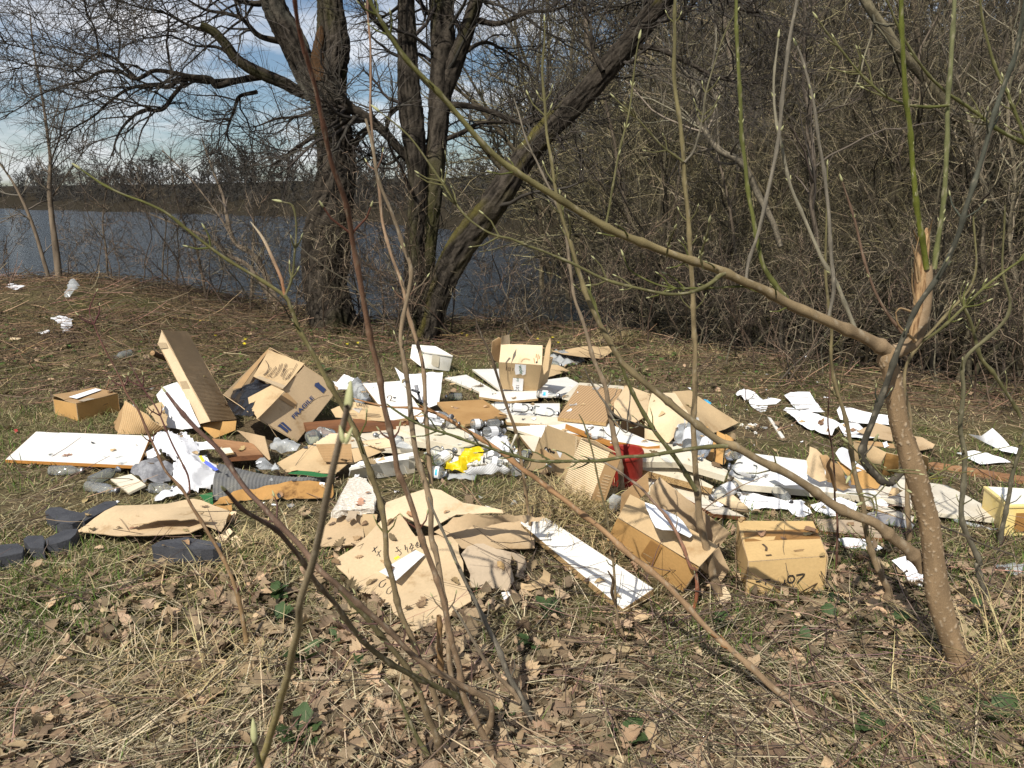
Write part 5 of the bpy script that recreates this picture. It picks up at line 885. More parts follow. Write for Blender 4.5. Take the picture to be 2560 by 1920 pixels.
o = papers('stack of white papers poking out between shelf board and bag', CA, [(978, 930, .12), (1050, 900, .13), (1080, 960, .12), (1020, 990, .10), (985, 980, .10)]); sheet('board_end', V3(CA, [(915, 1005, .05), (1000, 895, .11), (985, 985, .06), (925, 1022, .04)]), 'bag_black', label='dark folded card at the end of the white shelf board', cat='cardboard')
papers('white paper block behind the plastic bag near the leaning carton', CA, [(1290, 870, .15), (1420, 862, .17), (1440, 910, .15), (1330, 920, .13)])
bag('plastic_bag', 'clear plastic wrap bunched below the FRAGILE carton', 'plastic bag', CB, [(350, 910, .10), (400, 850, .14), (520, 862, .14), (575, 900, .10), (540, 930, .09), (430, 940, .08)], 'bag_clear', .05, .03)
bag('plastic_bag', 'clear plastic bag squeezed between the mat and the fluted flaps', 'plastic bag', CB, [(265, 990, .10), (330, 985, .11), (420, 1040, .09), (430, 1068, .08), (290, 1062, .09)], 'bag_clear', .03, .02)
bag('plastic_bag', 'heap of clear plastic packaging left of the leaning white panel', 'plastic bag', CB, [(880, 480, .12), (940, 448, .16), (1010, 470, .16), (1040, 560, .14), (1000, 600, .12), (920, 570, .12)], 'bag_clear', .05, .035)
bag('plastic_bag', 'bright yellow plastic bag crumpled among the bottles', 'plastic bag', CC, [(375, 1130, .06), (450, 1095, .09), (520, 1068, .11), (545, 1010, .15), (600, 990, .17), (690, 978, .17), (718, 1030, .15), (692, 1092, .11), (600, 1110, .10), (545, 1150, .07), (525, 1172, .05), (470, 1170, .04), (430, 1160, .04)], 'bag_yellow', .04, .035, 17, .012)
bag('plastic_bag', 'clear plastic film lying in the straw below the yellow bag', 'plastic bag', CC, [(410, 1200, .03), (450, 1170, .05), (560, 1165, .05), (640, 1180, .04), (640, 1235, .015), (560, 1230, .02), (430, 1230, .015)], 'bag_clear', .04, .025)
bag('plastic_bag', 'striped white plastic packaging right of the clear film', 'plastic bag', CC, [(545, 1160, .06), (600, 1120, .09), (830, 1095, .10), (900, 1140, .07), (920, 1175, .03), (760, 1180, .04), (650, 1180, .04)], 'paper_print', .04, .015)
bag('plastic_bag', 'white knotted plastic scrap beside the dark gap', 'plastic bag', CC, [(800, 930, .11), (850, 915, .14), (880, 950, .13), (860, 1000, .10), (800, 990, .09)], 'bag_white', .03, .02, 12, .015)
bag('plastic_bag', 'clear plastic stuffed between fluted flaps and the drawer front', 'plastic bag', CB, [(1130, 850, .12), (1200, 830, .14), (1280, 880, .12), (1320, 900, .11), (1210, 910, .1)], 'bag_clear', .03, .02)
bag('plastic_bag', 'thin white bag lying on the litter near the left lake bushes', 'plastic bag', CA, [(330, 40, .02), (395, 30, .05), (440, 28, .07), (490, 50, .05), (470, 130, .01), (420, 138, .01), (410, 85, .03)], 'bag_white', .05, .010, 5)
bag('plastic_bag', 'grey translucent bag snagged on the bush at the lake edge', 'plastic bag', T1, [(326, 1490, .03), (360, 1410, .16), (372, 1410, .16), (405, 1445, .1), (370, 1478, .05), (345, 1512, .01)], 'bag_clear', .02, .015, 12)
bag('plastic_bag', 'white scrap of plastic on the mound at the far left', 'plastic bag', T1, [(30, 1450, .02), (70, 1438, .04), (125, 1455, .02), (90, 1472, .01)], 'bag_white', .03, .02)
bag('paper_scrap', 'crumpled white scrap on the litter below the thin bag', 'paper', CA, [(235, 135, .01), (290, 128, .03), (335, 125, .02), (330, 135, .01), (260, 145, .01)], 'bag_white', .02, .01)
bag('paper_scrap', 'pale scrap on the grass at the left edge', 'paper', CA, [(42, 180, .01), (75, 165, .03), (140, 170, .02), (120, 188, .01)], 'card_pale', .02, .01)
papers('crumpled white paper lying at the back of the right meadow', CE, [(108, 245, .03), (165, 200, .07), (250, 240, .06), (422, 290, .04), (330, 320, .03), (300, 355, .02), (240, 310, .05)], .02, 2)
papers('smooth white sheet right of the crumpled paper at the back', CE, [(445, 255, .03), (490, 240, .05), (622, 238, .06), (728, 385, .04), (560, 375, .02)], .004)
papers('spread of white pages in the middle of the paper litter', CE, [(438, 375, .03), (460, 350, .05), (680, 395, .05), (835, 475, .04), (795, 505, .05), (775, 552, .02), (585, 470, .02)], .012, 3)
papers('folded white sheet standing up just left of the sapling trunk', CE, [(808, 345, .11), (830, 312, .14), (1060, 370, .10), (1170, 385, .08), (1175, 455, .04), (1000, 440, .05), (830, 412, .06)], .006, 2)
papers('flat white pages under the cardboard left of the sapling trunk', CE, [(815, 455, .03), (950, 440, .04), (1100, 550, .03), (1000, 560, .02), (860, 520, .02)], .006)
papers('white paper folded upright at the right edge of the meadow', CE, [(1712, 510, .04), (1800, 520, .07), (1888, 473, .12), (1965, 545, .09), (2012, 600, .06), (2090, 620, .04), (2060, 655, .02), (1960, 635, .03)], .012, 2)
papers('flat white sheet below the folded paper at the right', CE, [(1635, 640, .02), (1760, 622, .03), (1850, 640, .03), (2010, 708, .03), (1800, 722, .02)], .004)
papers('curled white sheet in the leaves right of the closed carton', CE, [(815, 1235, .04), (870, 1228, .05), (1030, 1245, .04), (1128, 1300, .03), (1090, 1315, .015), (860, 1300, .01)], .008)
papers('white sheet lying against the foot of the sapling trunk', CE, [(1188, 1405, .05), (1280, 1370, .07), (1410, 1345, .08), (1400, 1575, .02), (1310, 1560, .015), (1285, 1490, .03)], .012)
papers('crumpled white paper under the edge of the large white panel', CE, [(115, 930, .03), (210, 915, .05), (330, 960, .05), (450, 985, .05), (560, 960, .05), (590, 975, .04), (470, 1040, .02), (290, 1030, .02), (190, 1040, .01)], .02, 1)
papers('ball of white tissue right of the clear bottle neck', CE, [(455, 1010, .04), (560, 985, .06), (620, 1020, .05), (635, 1062, .02), (560, 1080, .02), (500, 1065, .015)], .03, 0, .02)
papers('white sheets pushed under the front of the large white panel', CE, [(625, 1000, .03), (760, 965, .05), (830, 950, .06), (950, 1015, .03), (930, 1062, .02), (760, 1080, .01), (660, 1050, .015)], .008, 2)
papers('loose white sheets lying on the large white panel', CE, [(330, 800, .15), (420, 770, .15), (560, 800, .14), (620, 870, .125), (450, 865, .13)], .003, 0)
papers('ragged white scrap hanging at the panel edge left of the trunk', CE, [(1060, 960, .05), (1120, 950, .07), (1165, 1000, .05), (1140, 1060, .02), (1090, 1030, .03)], .02, 0, .02)
papers('small white paper corner below the crushed carton', CF, [(1182, 690, .015), (1240, 680, .02), (1255, 728, .01), (1200, 738, .01)], .003, 0)
bag('plastic_sheet', 'silvery plastic strip on the litter beside the glass pane', 'plastic sheet', CE, [(1560, 1090, .02), (1720, 1120, .03), (1930, 1165, .02), (1900, 1180, .01), (1650, 1130, .01)], 'bag_clear', .02, .015)
bag('plastic_sheet', 'crumpled white plastic lying far right on the litter', 'plastic sheet', CE, [(1900, 1420, .01), (1990, 1405, .03), (2150, 1440, .03), (2101, 1490, .01), (1950, 1480, .01)], 'bag_clear', .03, .02)
for i_, (x, y, lb) in enumerate(((150, 448, 'foam crumb nearest the torn cardboard tip'), (213, 455, 'larger foam crumb right of the cardboard tip'), (245, 450, 'foam crumb beside the larger one'), (245, 507, 'lowest foam crumb on the grass near the white trim'), (190, 466, 'tiny foam crumb in the middle of the scatter'))):
    p = P(*CE(x, y), .012); bm = bmesh.new(); bmesh.ops.create_icosphere(bm, subdivisions=2, radius=.014 + .005 * (i_ == 1))
    for v in bm.verts: v.co *= 1 + .3 * rnd.uniform(-1, 1)
    me = bpy.data.meshes.new('foam_crumb'); bm.to_mesh(me); bm.free(); me.materials.append(M['foam']); tag(obj('foam_crumb', me, Matrix.Translation(p)), 'white ' + lb, 'foam', 'white foam crumbs on the grass')
sheet('foil_scrap', V3(K5, [(1430, 325, .02), (1490, 335, .03), (1540, 370, .03), (1530, 400, .01), (1470, 360, .02)]), 'label_blue', t=.001, crum=.006, cell=.02, edge='label_violet', label='small blue and green wrapper on the grass behind the bent carton', cat='wrapper')
sheet('pale_chip', V3(CA, [(1535, 1350, .02), (1560, 1330, .03), (1585, 1340, .03), (1570, 1375, .01)]), 'card_pale', t=.006, label='pale chip of board beside the kraft paper tail', cat='scrap'); sheet('pale_chip', V3(CA, [(1440, 1520, .02), (1540, 1455, .05), (1560, 1480, .04), (1500, 1550, .01)]), 'card_pale', t=.003, crum=.01, cell=.02, label='torn pale paper scrap beside the end of the long black stone', cat='scrap'); sheet('pale_chip', V3(CA, [(1545, 1520, .03), (1580, 1495, .04), (1625, 1540, .02), (1600, 1580, .01), (1555, 1570, .01)]), 'card_pale', t=.003, crum=.01, cell=.02, label='second torn pale paper scrap right of the long black stone', cat='scrap')
sheet('pink_scrap', V3(CA, [(92, 790, .02), (115, 782, .03), (122, 800, .02), (100, 812, .01)]), 'red_plastic', t=.002, crum=.004, cell=.01, label='small red and white sweet wrapper on the grass at left', cat='wrapper')

bag('plastic_bag', 'white plastic sheet crumpled behind the yellow bag', 'plastic bag', CC, [(700, 905, .10), (830, 880, .12), (905, 930, .11), (885, 1010, .10), (760, 1005, .09)], 'bag_white', .03, .03, 14, .016)
bag('plastic_bag', 'clear wrap round the standing bottles beside the bent carton', 'plastic bag', CD, [(850, 520, .20), (930, 390, .27), (1010, 420, .26), (1070, 520, .22), (1060, 690, .14), (880, 680, .14)], 'bag_clear', .03, .02)
papers('torn white paper lying across the gap left of the leaning panel', CB, [(780, 470, .13), (860, 440, .15), (930, 455, .14), (900, 520, .12), (820, 520, .11)], .02, 1, .02)
papers('white paper pieces pushed between the cream panel and the hardboard', CC, [(180, 760, .13), (280, 735, .15), (420, 760, .14), (380, 820, .13), (230, 815, .12)], .015, 1, .02)
papers('white paper crushed under the middle cream plank', CD, [(660, 830, .05), (780, 850, .06), (900, 900, .06), (860, 940, .03), (720, 900, .03)], .02, 1, .02)
papers('strip of white paper hanging over the edge of the white shelf board', CA, [(1000, 840, .10), (1060, 828, .11), (1100, 900, .11), (1030, 920, .10)], .01, 0, .02)
# ------------------------------------------------------------------ bottles
def bt(lb, c, b, n, **k): return bottle(lb, P(*c(b[0], b[1]), b[2]), P(*c(n[0], n[1]), n[2]), **k)
bt('glass bottle with a blue square label lying by the taped carton', CC, (1112, 568, .10), (1285, 580, .10), lab='blue')
bt('clear glass bottle with a small white label left of its twin', CC, (920, 672, .13), (1080, 682, .13), lab='white')
bt('clear glass bottle lying against the striped veneer board', CC, (1090, 690, .14), (1280, 722, .14), lab='small')
bt('clear glass bottle with its stopper pointing away behind the hardboard', CC, (785, 662, .12), (905, 660, .12), lab=None)
bt('greenish bottle lying in the grass behind the white cloth sack', CC, (540, 590, .04), (410, 590, .04), lab=None, gm='glass_dark')
bt('clear bottle half hidden under the hardboard offcut with white label', CC, (270, 735, .16), (465, 742, .18), lab='white')
bt('bottle with its round base showing in front of the hardboard', CC, (360, 800, .14), (250, 770, .15), lab=None)
bt('bottle base beside the other round base below the hardboard', CC, (418, 795, .14), (520, 800, .14), lab=None)
bt('clear bottle lying on the drawer front with black collar', CC, (560, 880, .15), (690, 872, .15), lab='white')
bt('brown tinted bottle with white label right of the drawer front', CC, (715, 860, .16), (868, 852, .16), lab='white')
bt('bottle with a black stopper standing behind its labelled neighbour', CC, (610, 800, .15), (720, 795, .15), lab='white')
bt('bottle behind the row tucked under the hardboard edge', CC, (740, 800, .14), (850, 790, .14), lab=None)
bt('big bottle with a wide white label left of the yellow bag', CC, (345, 1090, .10), (490, 1000, .14), lab='white', rad=0.037)
bt('clear bottle with a dark stopper above the labelled one by the stems', CC, (300, 1030, .10), (395, 985, .13), lab=None)
bt('square based bottle with a light blue label by the stems', CC, (305, 1170, .05), (425, 1180, .05), lab='blue', rad=0.039)
bt('bottle with a bluish label right of the yellow bag', CC, (845, 1095, .10), (700, 1075, .11), lab='small')
bt('bottle end with a bright ring below the knotted plastic', CC, (850, 1000, .10), (945, 985, .11), lab='white')
bt('bottle with a black rubber ring at the left edge of the logo carton', CC, (960, 1080, .09), (1060, 1010, .11), lab=None)
bt('bottle lying below the black ringed one beside the logo carton', CC, (900, 1120, .06), (1010, 1090, .07), lab='small')
bt('lowest bottle in the straw left of the logo carton', CC, (930, 1170, .05), (1020, 1150, .05), lab=None)
bt('white labelled bottle deep between yellow bag and striped packaging', CC, (730, 1030, .09), (840, 1045, .10), lab='white')
bt('bottle lying across the gap under the brown tinted one', CC, (760, 910, .11), (860, 960, .11), lab='white')
bt('bottle seen from its round base on the pale panel', CD, (350, 520, .16), (235, 495, .16), lab='white', rad=0.037)
bt('left bottle of the pair standing in clear wrap with a tall white label', CD, (930, 410, .24), (850, 600, .13), lab='white', rad=0.036, length=.30)
bt('middle bottle in the clear wrap with its neck down on the plank', CD, (955, 470, .24), (930, 695, .19), lab='white', rad=0.036)
bt('right bottle in the clear wrap leaning on the carton insert', CD, (1080, 540, .24), (1020, 700, .19), lab='white', rad=0.034)
bt('labelled bottle lying on the left corner of the large white panel', CD, (1415, 775, .17), (1215, 735, .18), lab='white', rad=0.037)
bt('bottle behind the carton insert with a violet tint', CD, (1220, 660, .15), (1300, 640, .15), lab=None, rad=0.036)
bt('bottle pointing at the viewer below the notched plank', CD, (1270, 870, .10), (1095, 955, .06), lab='white', rad=0.036)
bt('bottle poking out from under the large white panel', CE, (385, 895, .07), (490, 990, .05), lab=None, rad=0.034)
bt('clear plastic bottle with a black cap in the grass at left front', CA, (580, 1165, .035), (790, 1195, .035), lab=None, rad=0.031)
bt('clear bottle under the front edge of the white shelf board', CA, (330, 1062, .035), (560, 1060, .035), lab=None, rad=0.031)
bt('brownish bottle leaning towards the grey rags', CA, (600, 1140, .04), (800, 1050, .09), lab=None, rad=0.035, gm='glass_dark')
bt('short clear bottle at the foot of the white bags', CA, (1000, 1180, .035), (1165, 1180, .035), lab=None, rad=0.031)
bt('clear bottle lying behind the fluted flaps', CB, (690, 800, .14), (820, 830, .14), lab=None, rad=0.035)
bt('dark necked bottle beside the cream panel and fluted flaps', CB, (1240, 865, .12), (1060, 822, .13), lab=None, rad=0.031)
bt('greenish jar lying behind the fluted flaps near the FRAGILE carton', CB, (620, 850, .12), (700, 820, .13), lab=None, rad=0.047, gm='glass_dark')
bt('muddy glass jar lying alone on the grass at the back left', CA, (880, 275, .05), (765, 305, .045), lab=None, cap=None, rad=0.039, gm='glass_dark')
bt('bottle among clear packaging behind the printed flattened carton', CB, (960, 560, .16), (1020, 585, .17), lab=None, length=.2)
bt('dark plastic bottle under the arched cardboard at the back', CC, (1200, 330, .05), (1300, 350, .04), lab=None, gm='glass_dark')
p0, p1 = P(*CA(1020, 275), .22), P(*CA(1130, 320), .12); v, f, _ = tubes(np.array([[p0 + (p1 - p0) * t for t in lin(0, 1, 6)]]), np.full((1, 6), .024), 14)
lg = thing('branch_log', 'sawn branch end sticking out behind the long leaning carton', 'log', p1); obj('log_bark', mesh_np('log_bark', v, f, np.tile([.10, .06, .035], (len(v), 1))), parent=lg, mats=[M['bark']]); q = (p1 - p0).to_track_quat('Z', 'Y').to_matrix().to_4x4(); lathe('cut_face', [(.0005, -.001), (.023, 0), (.024, .002)], 14, 'split_wood', Matrix.Translation(p0) @ q, lg)
# ------------------------------------------------------------------ shrubs and saplings between the camera and the heap
rng = np.random.default_rng(77)
bm = bmesh.new(); bmesh.ops.create_uvsphere(bm, u_segments=7, v_segments=6, radius=1)
for v in bm.verts:
    t = (v.co.z + 1) / 2; k = .34 * (1.15 - .75 * t); v.co = Vector((v.co.x * k, v.co.y * k, t * 2))
BUD = bpy.data.meshes.new('bud'); bm.to_mesh(BUD); bm.free(); BUD.materials.append(M['bud']); BUD.polygons.foreach_set('use_smooth', [True] * len(BUD.polygons))
def bud(parent, p, d, size):
    q = Vector(d).to_track_quat('Z', 'Y').to_matrix().to_4x4(); o = bpy.data.objects.new('bud', BUD)
    return place(o, Matrix.Translation(Vector(p)) @ q @ Matrix.Scale(size, 4), parent)
GREEN, OLIVE, BROWN, RED, GREY, ORANGE, DARK = (.090, .095, .026), (.108, .100, .042), (.235, .165, .098), (.085, .034, .022), (.135, .118, .09), (.27, .135, .055), (.055, .043, .032)
def stem(root, c, pts, d0, d1, c0, c1=None, wf=None, name='stem', dmid=None, buds=0, tip=0.0, side=True, k=9, nodes=True, bsz=.016, rs=.94):
    if wf: pts = [(a, b, wf(w)) for a, b, w in pts]
    n = max(24, len(pts) * 9); Pn, Rn, q, d = px_line(c, pts, d0, d1, n, dmid); c1 = c1 or c0; Rn = Rn * rs
    seg = np.r_[0, np.cumsum(np.linalg.norm(np.diff(Pn, axis=0), axis=1))]
    if nodes:
        nn = max(3, int(seg[-1] / .14)); us = (np.arange(nn) + .5 + rng.uniform(-.2, .2, nn)) / nn * seg[-1]
        for u in us: Rn = Rn * (1 + .32 * np.exp(-((seg - u) / .008) ** 2) + .12 * np.exp(-((seg - u) / .03) ** 2))
    # resample densely enough for the nodes
    m = max(n, int(seg[-1] / .012)); u = np.linspace(0, seg[-1], m)
    Pn = np.stack([np.interp(u, seg, Pn[:, i]) for i in range(3)], -1); Rn = np.interp(u, seg, Rn)
    wob = np.stack([fbm(np.stack([u * 5, 0 * u + i * 7.3, 0 * u + rng.random() * 9], -1), 3, 2) for i in range(3)], -1); Pn = Pn + wob * .006 * np.minimum(1, u / .1)[:, None]
    v, f, ring = tubes(Pn[None], Rn[None], k); a = (u / u[-1])[:, None, None]
    col = np.asarray(c0) * (1 - a) + np.asarray(c1) * a; ak = np.arange(k) / k * 6.283; q3 = lambda fu, fa_: np.stack([np.cos(ak)[None] * fa_ + 0 * u[:, None], np.sin(ak)[None] * fa_ + 0 * u[:, None], u[:, None] * fu + 0 * ak[None]], -1)
    col = col * (1 + .32 * fbm(q3(22, 1.2), 8, 3) + .25 * fbm(q3(7, .6), 18, 2))[..., None]; sp_k = sstep((vnoise(q3(90, 2.2), 5) - .55) * 4)[..., None]; col = col * (1 - .5 * sp_k) + np.asarray((.34, .29, .21)) * .5 * sp_k
    o = obj(name, mesh_np(name, v, f, col.reshape(-1, 3)), None, root, [M['bark']])
    # twiglets and buds at nodes
    for _ in range(buds):
        j = int(rng.uniform(.15, .95) * (m - 2)); t = Vector(Pn[j + 1] - Pn[j]).normalized(); qv = Vector(rng.normal(size=3)); qv -= t * qv.dot(t); qv.normalize()
        for s in (1, -1):
            dv = (qv * s * .8 + t * .8).normalized(); ln = rng.uniform(.012, .05) if side else .004; p0 = Vector(Pn[j]) + qv * s * Rn[j] * .7; p1 = p0 + dv * ln; p2 = p1 + (dv + t * .8).normalized() * ln * .6
            if side: v, f, _ = tubes(np.array([[p0, p1, p2]]), np.array([[.0028, .0022, .0018]]), 5); obj('twig', mesh_np('twig', v, f, np.tile(np.asarray(c1), (len(v), 1))), None, o, [M['bark']])
            bud(o, p2 if side else p0, dv + t, bsz * rng.uniform(.7, 1.2) * .5)
    if tip: bud(o, Pn[-1], Pn[-1] - Pn[-3], tip * .5)
    return o
# brown sapling at the right
bp = G3(1865, 885); dR = D(*bp)
sp1 = thing('sapling', 'brown speckled sapling trunk at right with a broken top and long green shoots', 'tree', P(*bp))
q = [[*G3(1890, 960), 82], [*G3(1862, 880), 72], [*G3(1815, 740), 60], [*G3(1762, 600), 56], [*G3(1712, 440), 62], [*G3(1680, 300), 64], [*CE(1482, 1400), 56], [*CE(1465, 1250), 55], [*CE(1440, 1100), 54], [*CE(1395, 950), 56], [*CE(1355, 800), 58], [*CE(1320, 690), 58], [*CE(1293, 600), 54], [*CE(1250, 480), 50], [*CE(1228, 380), 50], [*CE(1205, 220), 50], [*CE(1180, 80), 50], [*CE(1150, -20), 50], [*T3(1530, 1600), 44]]
M['sapling_bark'] = mat('sapling_bark', (.27, .185, .10), .85, alt=(.21, .14, .075), nscale=9, stretch=(9, 9, 46), bump=.004, bscale=7, fine=.28, spec=.2)
ident = crop(0, 0, 1.0); Pn, Rn, qq, dd = px_line(ident, [(a, b, w * .87) for a, b, w in q], dR, dR - .22, 620); v, f, ring = tubes(Pn[None], Rn[None], 60)
hgt = np.r_[0, np.cumsum(np.linalg.norm(np.diff(Pn, axis=0), axis=1))]; an = np.arange(60) / 60 * 6.283
lent = np.maximum(0, vnoise(np.stack([np.cos(an)[None] * 5.5 + 0 * hgt[:, None], np.sin(an)[None] * 5.5 + 0 * hgt[:, None], hgt[:, None] * 150 + 0 * an[None]], -1), 4) - .38)
v = v.reshape(-1, 60, 3) + ring[0] * (.007 * lent + .0025 * fbm(np.stack([np.cos(an)[None] + 0 * hgt[:, None], np.sin(an)[None] + 0 * hgt[:, None], hgt[:, None] * 4 + 0 * an[None]], -1), 6, 2))[..., None]
lcol = np.asarray((.215, .145, .08)) * (1 + .25 * fbm(np.stack([np.cos(an)[None] * 1.5 + 0 * hgt[:, None], np.sin(an)[None] * 1.5 + 0 * hgt[:, None], hgt[:, None] * 9 + 0 * an[None]], -1), 21, 3))[..., None]
lm_ = sstep(lent * 3.2)[..., None]; lcol = lcol * (1 - lm_) + np.asarray((.33, .25, .165)) * lm_
obj('trunk', mesh_np('trunk', v.reshape(-1, 3), f, lcol.reshape(-1, 3)), None, sp1, [M['bark']])
# scars: raised pale lenticels as one mesh with the bark relief above; broken stub on top
dT = dR - .22
stem(sp1, T3, [(1545, 1620, 74), (1590, 1600, 70), (1635, 1570, 66), (1665, 1500, 62), (1685, 1400, 54), (1692, 1300, 48), (1695, 1230, 40)], dT, dT - .05, BROWN, name='broken_top', nodes=False, k=14)
Pn, Rn, qq, dd = px_line(T3, [(1622, 1580, 34), (1632, 1500, 40), (1650, 1420, 40), (1662, 1300, 52), (1668, 1180, 56), (1680, 1120, 44), (1690, 1050, 10)], dT - .02, dT - .05, 60)
v, f, cl = rough_tube(Pn, Rn, 20, .42, (.2, .1, .04), (.5, .34, .17), 91, vs=6); obj('split_wood', mesh_np('split_wood', v, f), None, sp1, [M['split_wood']])
for pts in ([(1648, 1300, 9), (1640, 1180, 8), (1655, 1090, 3)], [(1672, 1250, 9), (1668, 1120, 7), (1672, 1030, 3)], [(1690, 1240, 8), (1700, 1120, 6), (1712, 1060, 2)], [(1660, 1300, 10), (1650, 1220, 9), (1630, 1130, 3)], [(1640, 1400, 10), (1622, 1320, 8), (1618, 1240, 3)], [(1640, 1570, 16), (1560, 1500, 10), (1548, 1440, 4)], [(1630, 1440, 14), (1570, 1420, 9), (1545, 1440, 3)], [(1700, 1080, 10), (1720, 1010, 4)], [(1650, 1110, 12), (1630, 1060, 4)]): stem(sp1, T3, pts, dT - .05, dT - .1, (.34, .23, .12), (.30, .19, .09), name='splinter', nodes=False, k=5)
brA = stem(sp1, CV, [(1925, 762, 31), (1870, 728, 27), (1810, 700, 25), (1690, 645, 22), (1610, 608, 20), (1550, 582, 18.5), (1460, 552, 17), (1380, 522, 18), (1290, 482, 16.5), (1165, 402, 15), (1050, 312, 12.8), (960, 212, 11.8), (870, 117, 11), (815, 30, 9.5), (795, -20, 8.5), (770, -90, 7)], dT, dT - .75, BROWN, GREEN, name='limb', buds=9)
LA = lambda f: dT - .75 * f
stem(sp1, T3, [(760, 1258, 26), (740, 1268, 24), (690, 1310, 20), (610, 1345, 15), (500, 1350, 14), (350, 1320, 14), (230, 1285, 14), (100, 1225, 14), (0, 1185, 13), (-80, 1150, 12), (-150, 1125, 12), (-220, 1100, 11), (-280, 1090, 11), (-350, 1060, 10), (-440, 990, 10), (-560, 830, 10), (-680, 660, 9), (-760, 580, 7), (-830, 520, 6)], LA(.28), LA(.5), OLIVE, OLIVE, name='branch', buds=7, tip=.03)
stem(sp1, T3, [(940, 1325, 12), (830, 1322, 10), (740, 1330, 9), (560, 1330, 9), (430, 1300, 8), (330, 1245, 7), (300, 1180, 6)], LA(.22), LA(.3), GREEN, name='branch', buds=4, tip=.022)
for pts, f_, cc in (([(212, 1035, 12), (235, 900, 10), (280, 700, 10), (330, 480, 9), (360, 250, 7), (372, 180, 6)], .42, OLIVE), ([(1035, 1368, 24), (950, 1250, 22), (920, 1170, 21), (890, 1020, 20), (860, 850, 19), (845, 600, 19), (835, 400, 18), (825, 150, 17), (818, -20, 16), (812, -200, 12)], .14, GREEN),
                    ([(858, 1285, 14), (872, 1200, 15), (912, 1090, 16), (950, 920, 18), (1000, 650, 18), (1030, 450, 18), (1060, 200, 17), (1090, -20, 16), (1110, -200, 12)], .22, GREY), ([(1360, 1515, 20), (1320, 1410, 19), (1270, 1290, 18), (1200, 1180, 18), (1130, 1000, 16), (1060, 830, 15), (1020, 650, 14), (1000, 560, 13), (990, 400, 12), (1002, 180, 8)], .06, (.19, .17, .12)),
                    ([(1240, 1455, 16), (1262, 1330, 17), (1250, 1200, 17), (1230, 980, 17), (1215, 800, 16), (1190, 650, 15), (1160, 450, 14), (1120, 270, 12), (1095, 205, 8)], .09, GREY), ([(1585, 1545, 14), (1480, 1400, 13), (1400, 1200, 12), (1350, 1000, 11), (1305, 835, 7)], .01, (.14, .09, .06)), ([(660, 1240, 9), (650, 1180, 9), (672, 1090, 9), (680, 1030, 6)], .33, OLIVE), ([(490, 1185, 8), (505, 1110, 8), (525, 1060, 5)], .37, OLIVE)):
    stem(sp1, T3, pts, LA(f_), LA(f_) - .12, tuple(np.array(cc) * 1.1), cc, name='shoot', buds=max(2, len(pts) // 2), tip=.026, side=False)
stem(sp1, T3, [(1690, 1240, 28), (1675, 1150, 27), (1650, 1010, 26), (1630, 850, 25), (1612, 700, 24), (1596, 450, 24), (1588, 300, 23), (1575, 100, 22), (1568, -20, 21), (1560, -250, 17)], dT - .06, dT - .3, (.10, .11, .016), (.09, .10, .02), name='shoot', buds=3, side=False, tip=.02)
stem(sp1, T3, [(1725, 1240, 24), (1750, 1080, 23), (1770, 920, 22), (1778, 750, 22), (1790, 500, 22), (1808, 250, 21), (1822, 40, 20), (1832, -200, 15)], dT + .02, dT - .15, (.12, .125, .045), (.14, .14, .07), name='shoot', buds=4, side=False, tip=.02)
stem(sp1, T3, [(2200, 690, 20), (2100, 640, 19), (2010, 590, 18), (1900, 510, 17), (1830, 460, 15), (1780, 425, 13), (1700, 340, 13), (1620, 230, 12), (1555, 120, 11), (1485, -20, 10), (1430, -140, 8)], dT + .2, dT - .1, GREEN, OLIVE, name='shoot', buds=6)
stem(sp1, T3, [(1792, 485, 14), (1700, 495, 13), (1600, 482, 13), (1500, 440, 12), (1400, 350, 11), (1320, 250, 10), (1250, 160, 9), (1195, 85, 7)], dT - .08, dT - .2, GREEN, OLIVE, name='shoot', buds=5, tip=.026)
stem(sp1, T3, [(2220, 800, 17), (2138, 610, 16), (2060, 430, 15), (2010, 320, 14), (1970, 180, 13), (1948, 40, 10), (1940, -100, 8)], dT - .1, dT - .2, GREEN, OLIVE, name='shoot', buds=5)
stem(sp1, T3, [(1640, 1585, 16), (1720, 1540, 15), (1800, 1480, 14), (1950, 1335, 13), (2060, 1245, 12), (2160, 1170, 11), (2300, 1040, 8)], dT, dT - .15, OLIVE, GREEN, name='shoot', buds=5)
# dark arching branch in front of the trunk
stem(sp1, ident, [[*K6(1240, 900), 8], [*K6(1185, 890), 14], [*K6(1150, 850), 18], [*K6(1115, 720), 19], [*K6(1085, 560), 19], [*K6(1030, 440), 20], [*K6(950, 385), 19], [*K6(870, 450), 19], [*K6(765, 540), 21], [*K6(640, 460), 20], [*K6(530, 340), 20], [*K6(492, 220), 19], [*K6(525, 60), 17], [*CE(1055, 400), 17], [*CE(1110, 250), 16], [*CE(1190, 60), 15], [*T3(1620, 1470), 13], [*T3(1760, 1260), 13], [*T3(1840, 1080), 12.5], [*T3(1880, 940), 12.5], [*T3(1990, 590), 12], [*T3(2060, 390), 11.5], [*T3(2110, 250), 11], [*T3(2138, 60), 10], [*T3(2150, -120), 8]], dR - .06, dR - .75, DARK, (.075, .08, .06), name='arching_branch', dmid=dR - .42, buds=6)
for pts in ([(1185, 890, 30), (1250, 920, 22), (1330, 1000, 20), (1560, 1090, 18), (1750, 1180, 18), (2000, 1270, 16), (2150, 1330, 14)], [(1165, 860, 30), (1100, 920, 20), (1050, 985, 14), (960, 890, 8), (900, 820, 5)], [(1180, 840, 16), (1210, 770, 12), (1240, 720, 8)]): stem(sp1, K6, pts, dR - .06, dR - .1, DARK, name='branch')
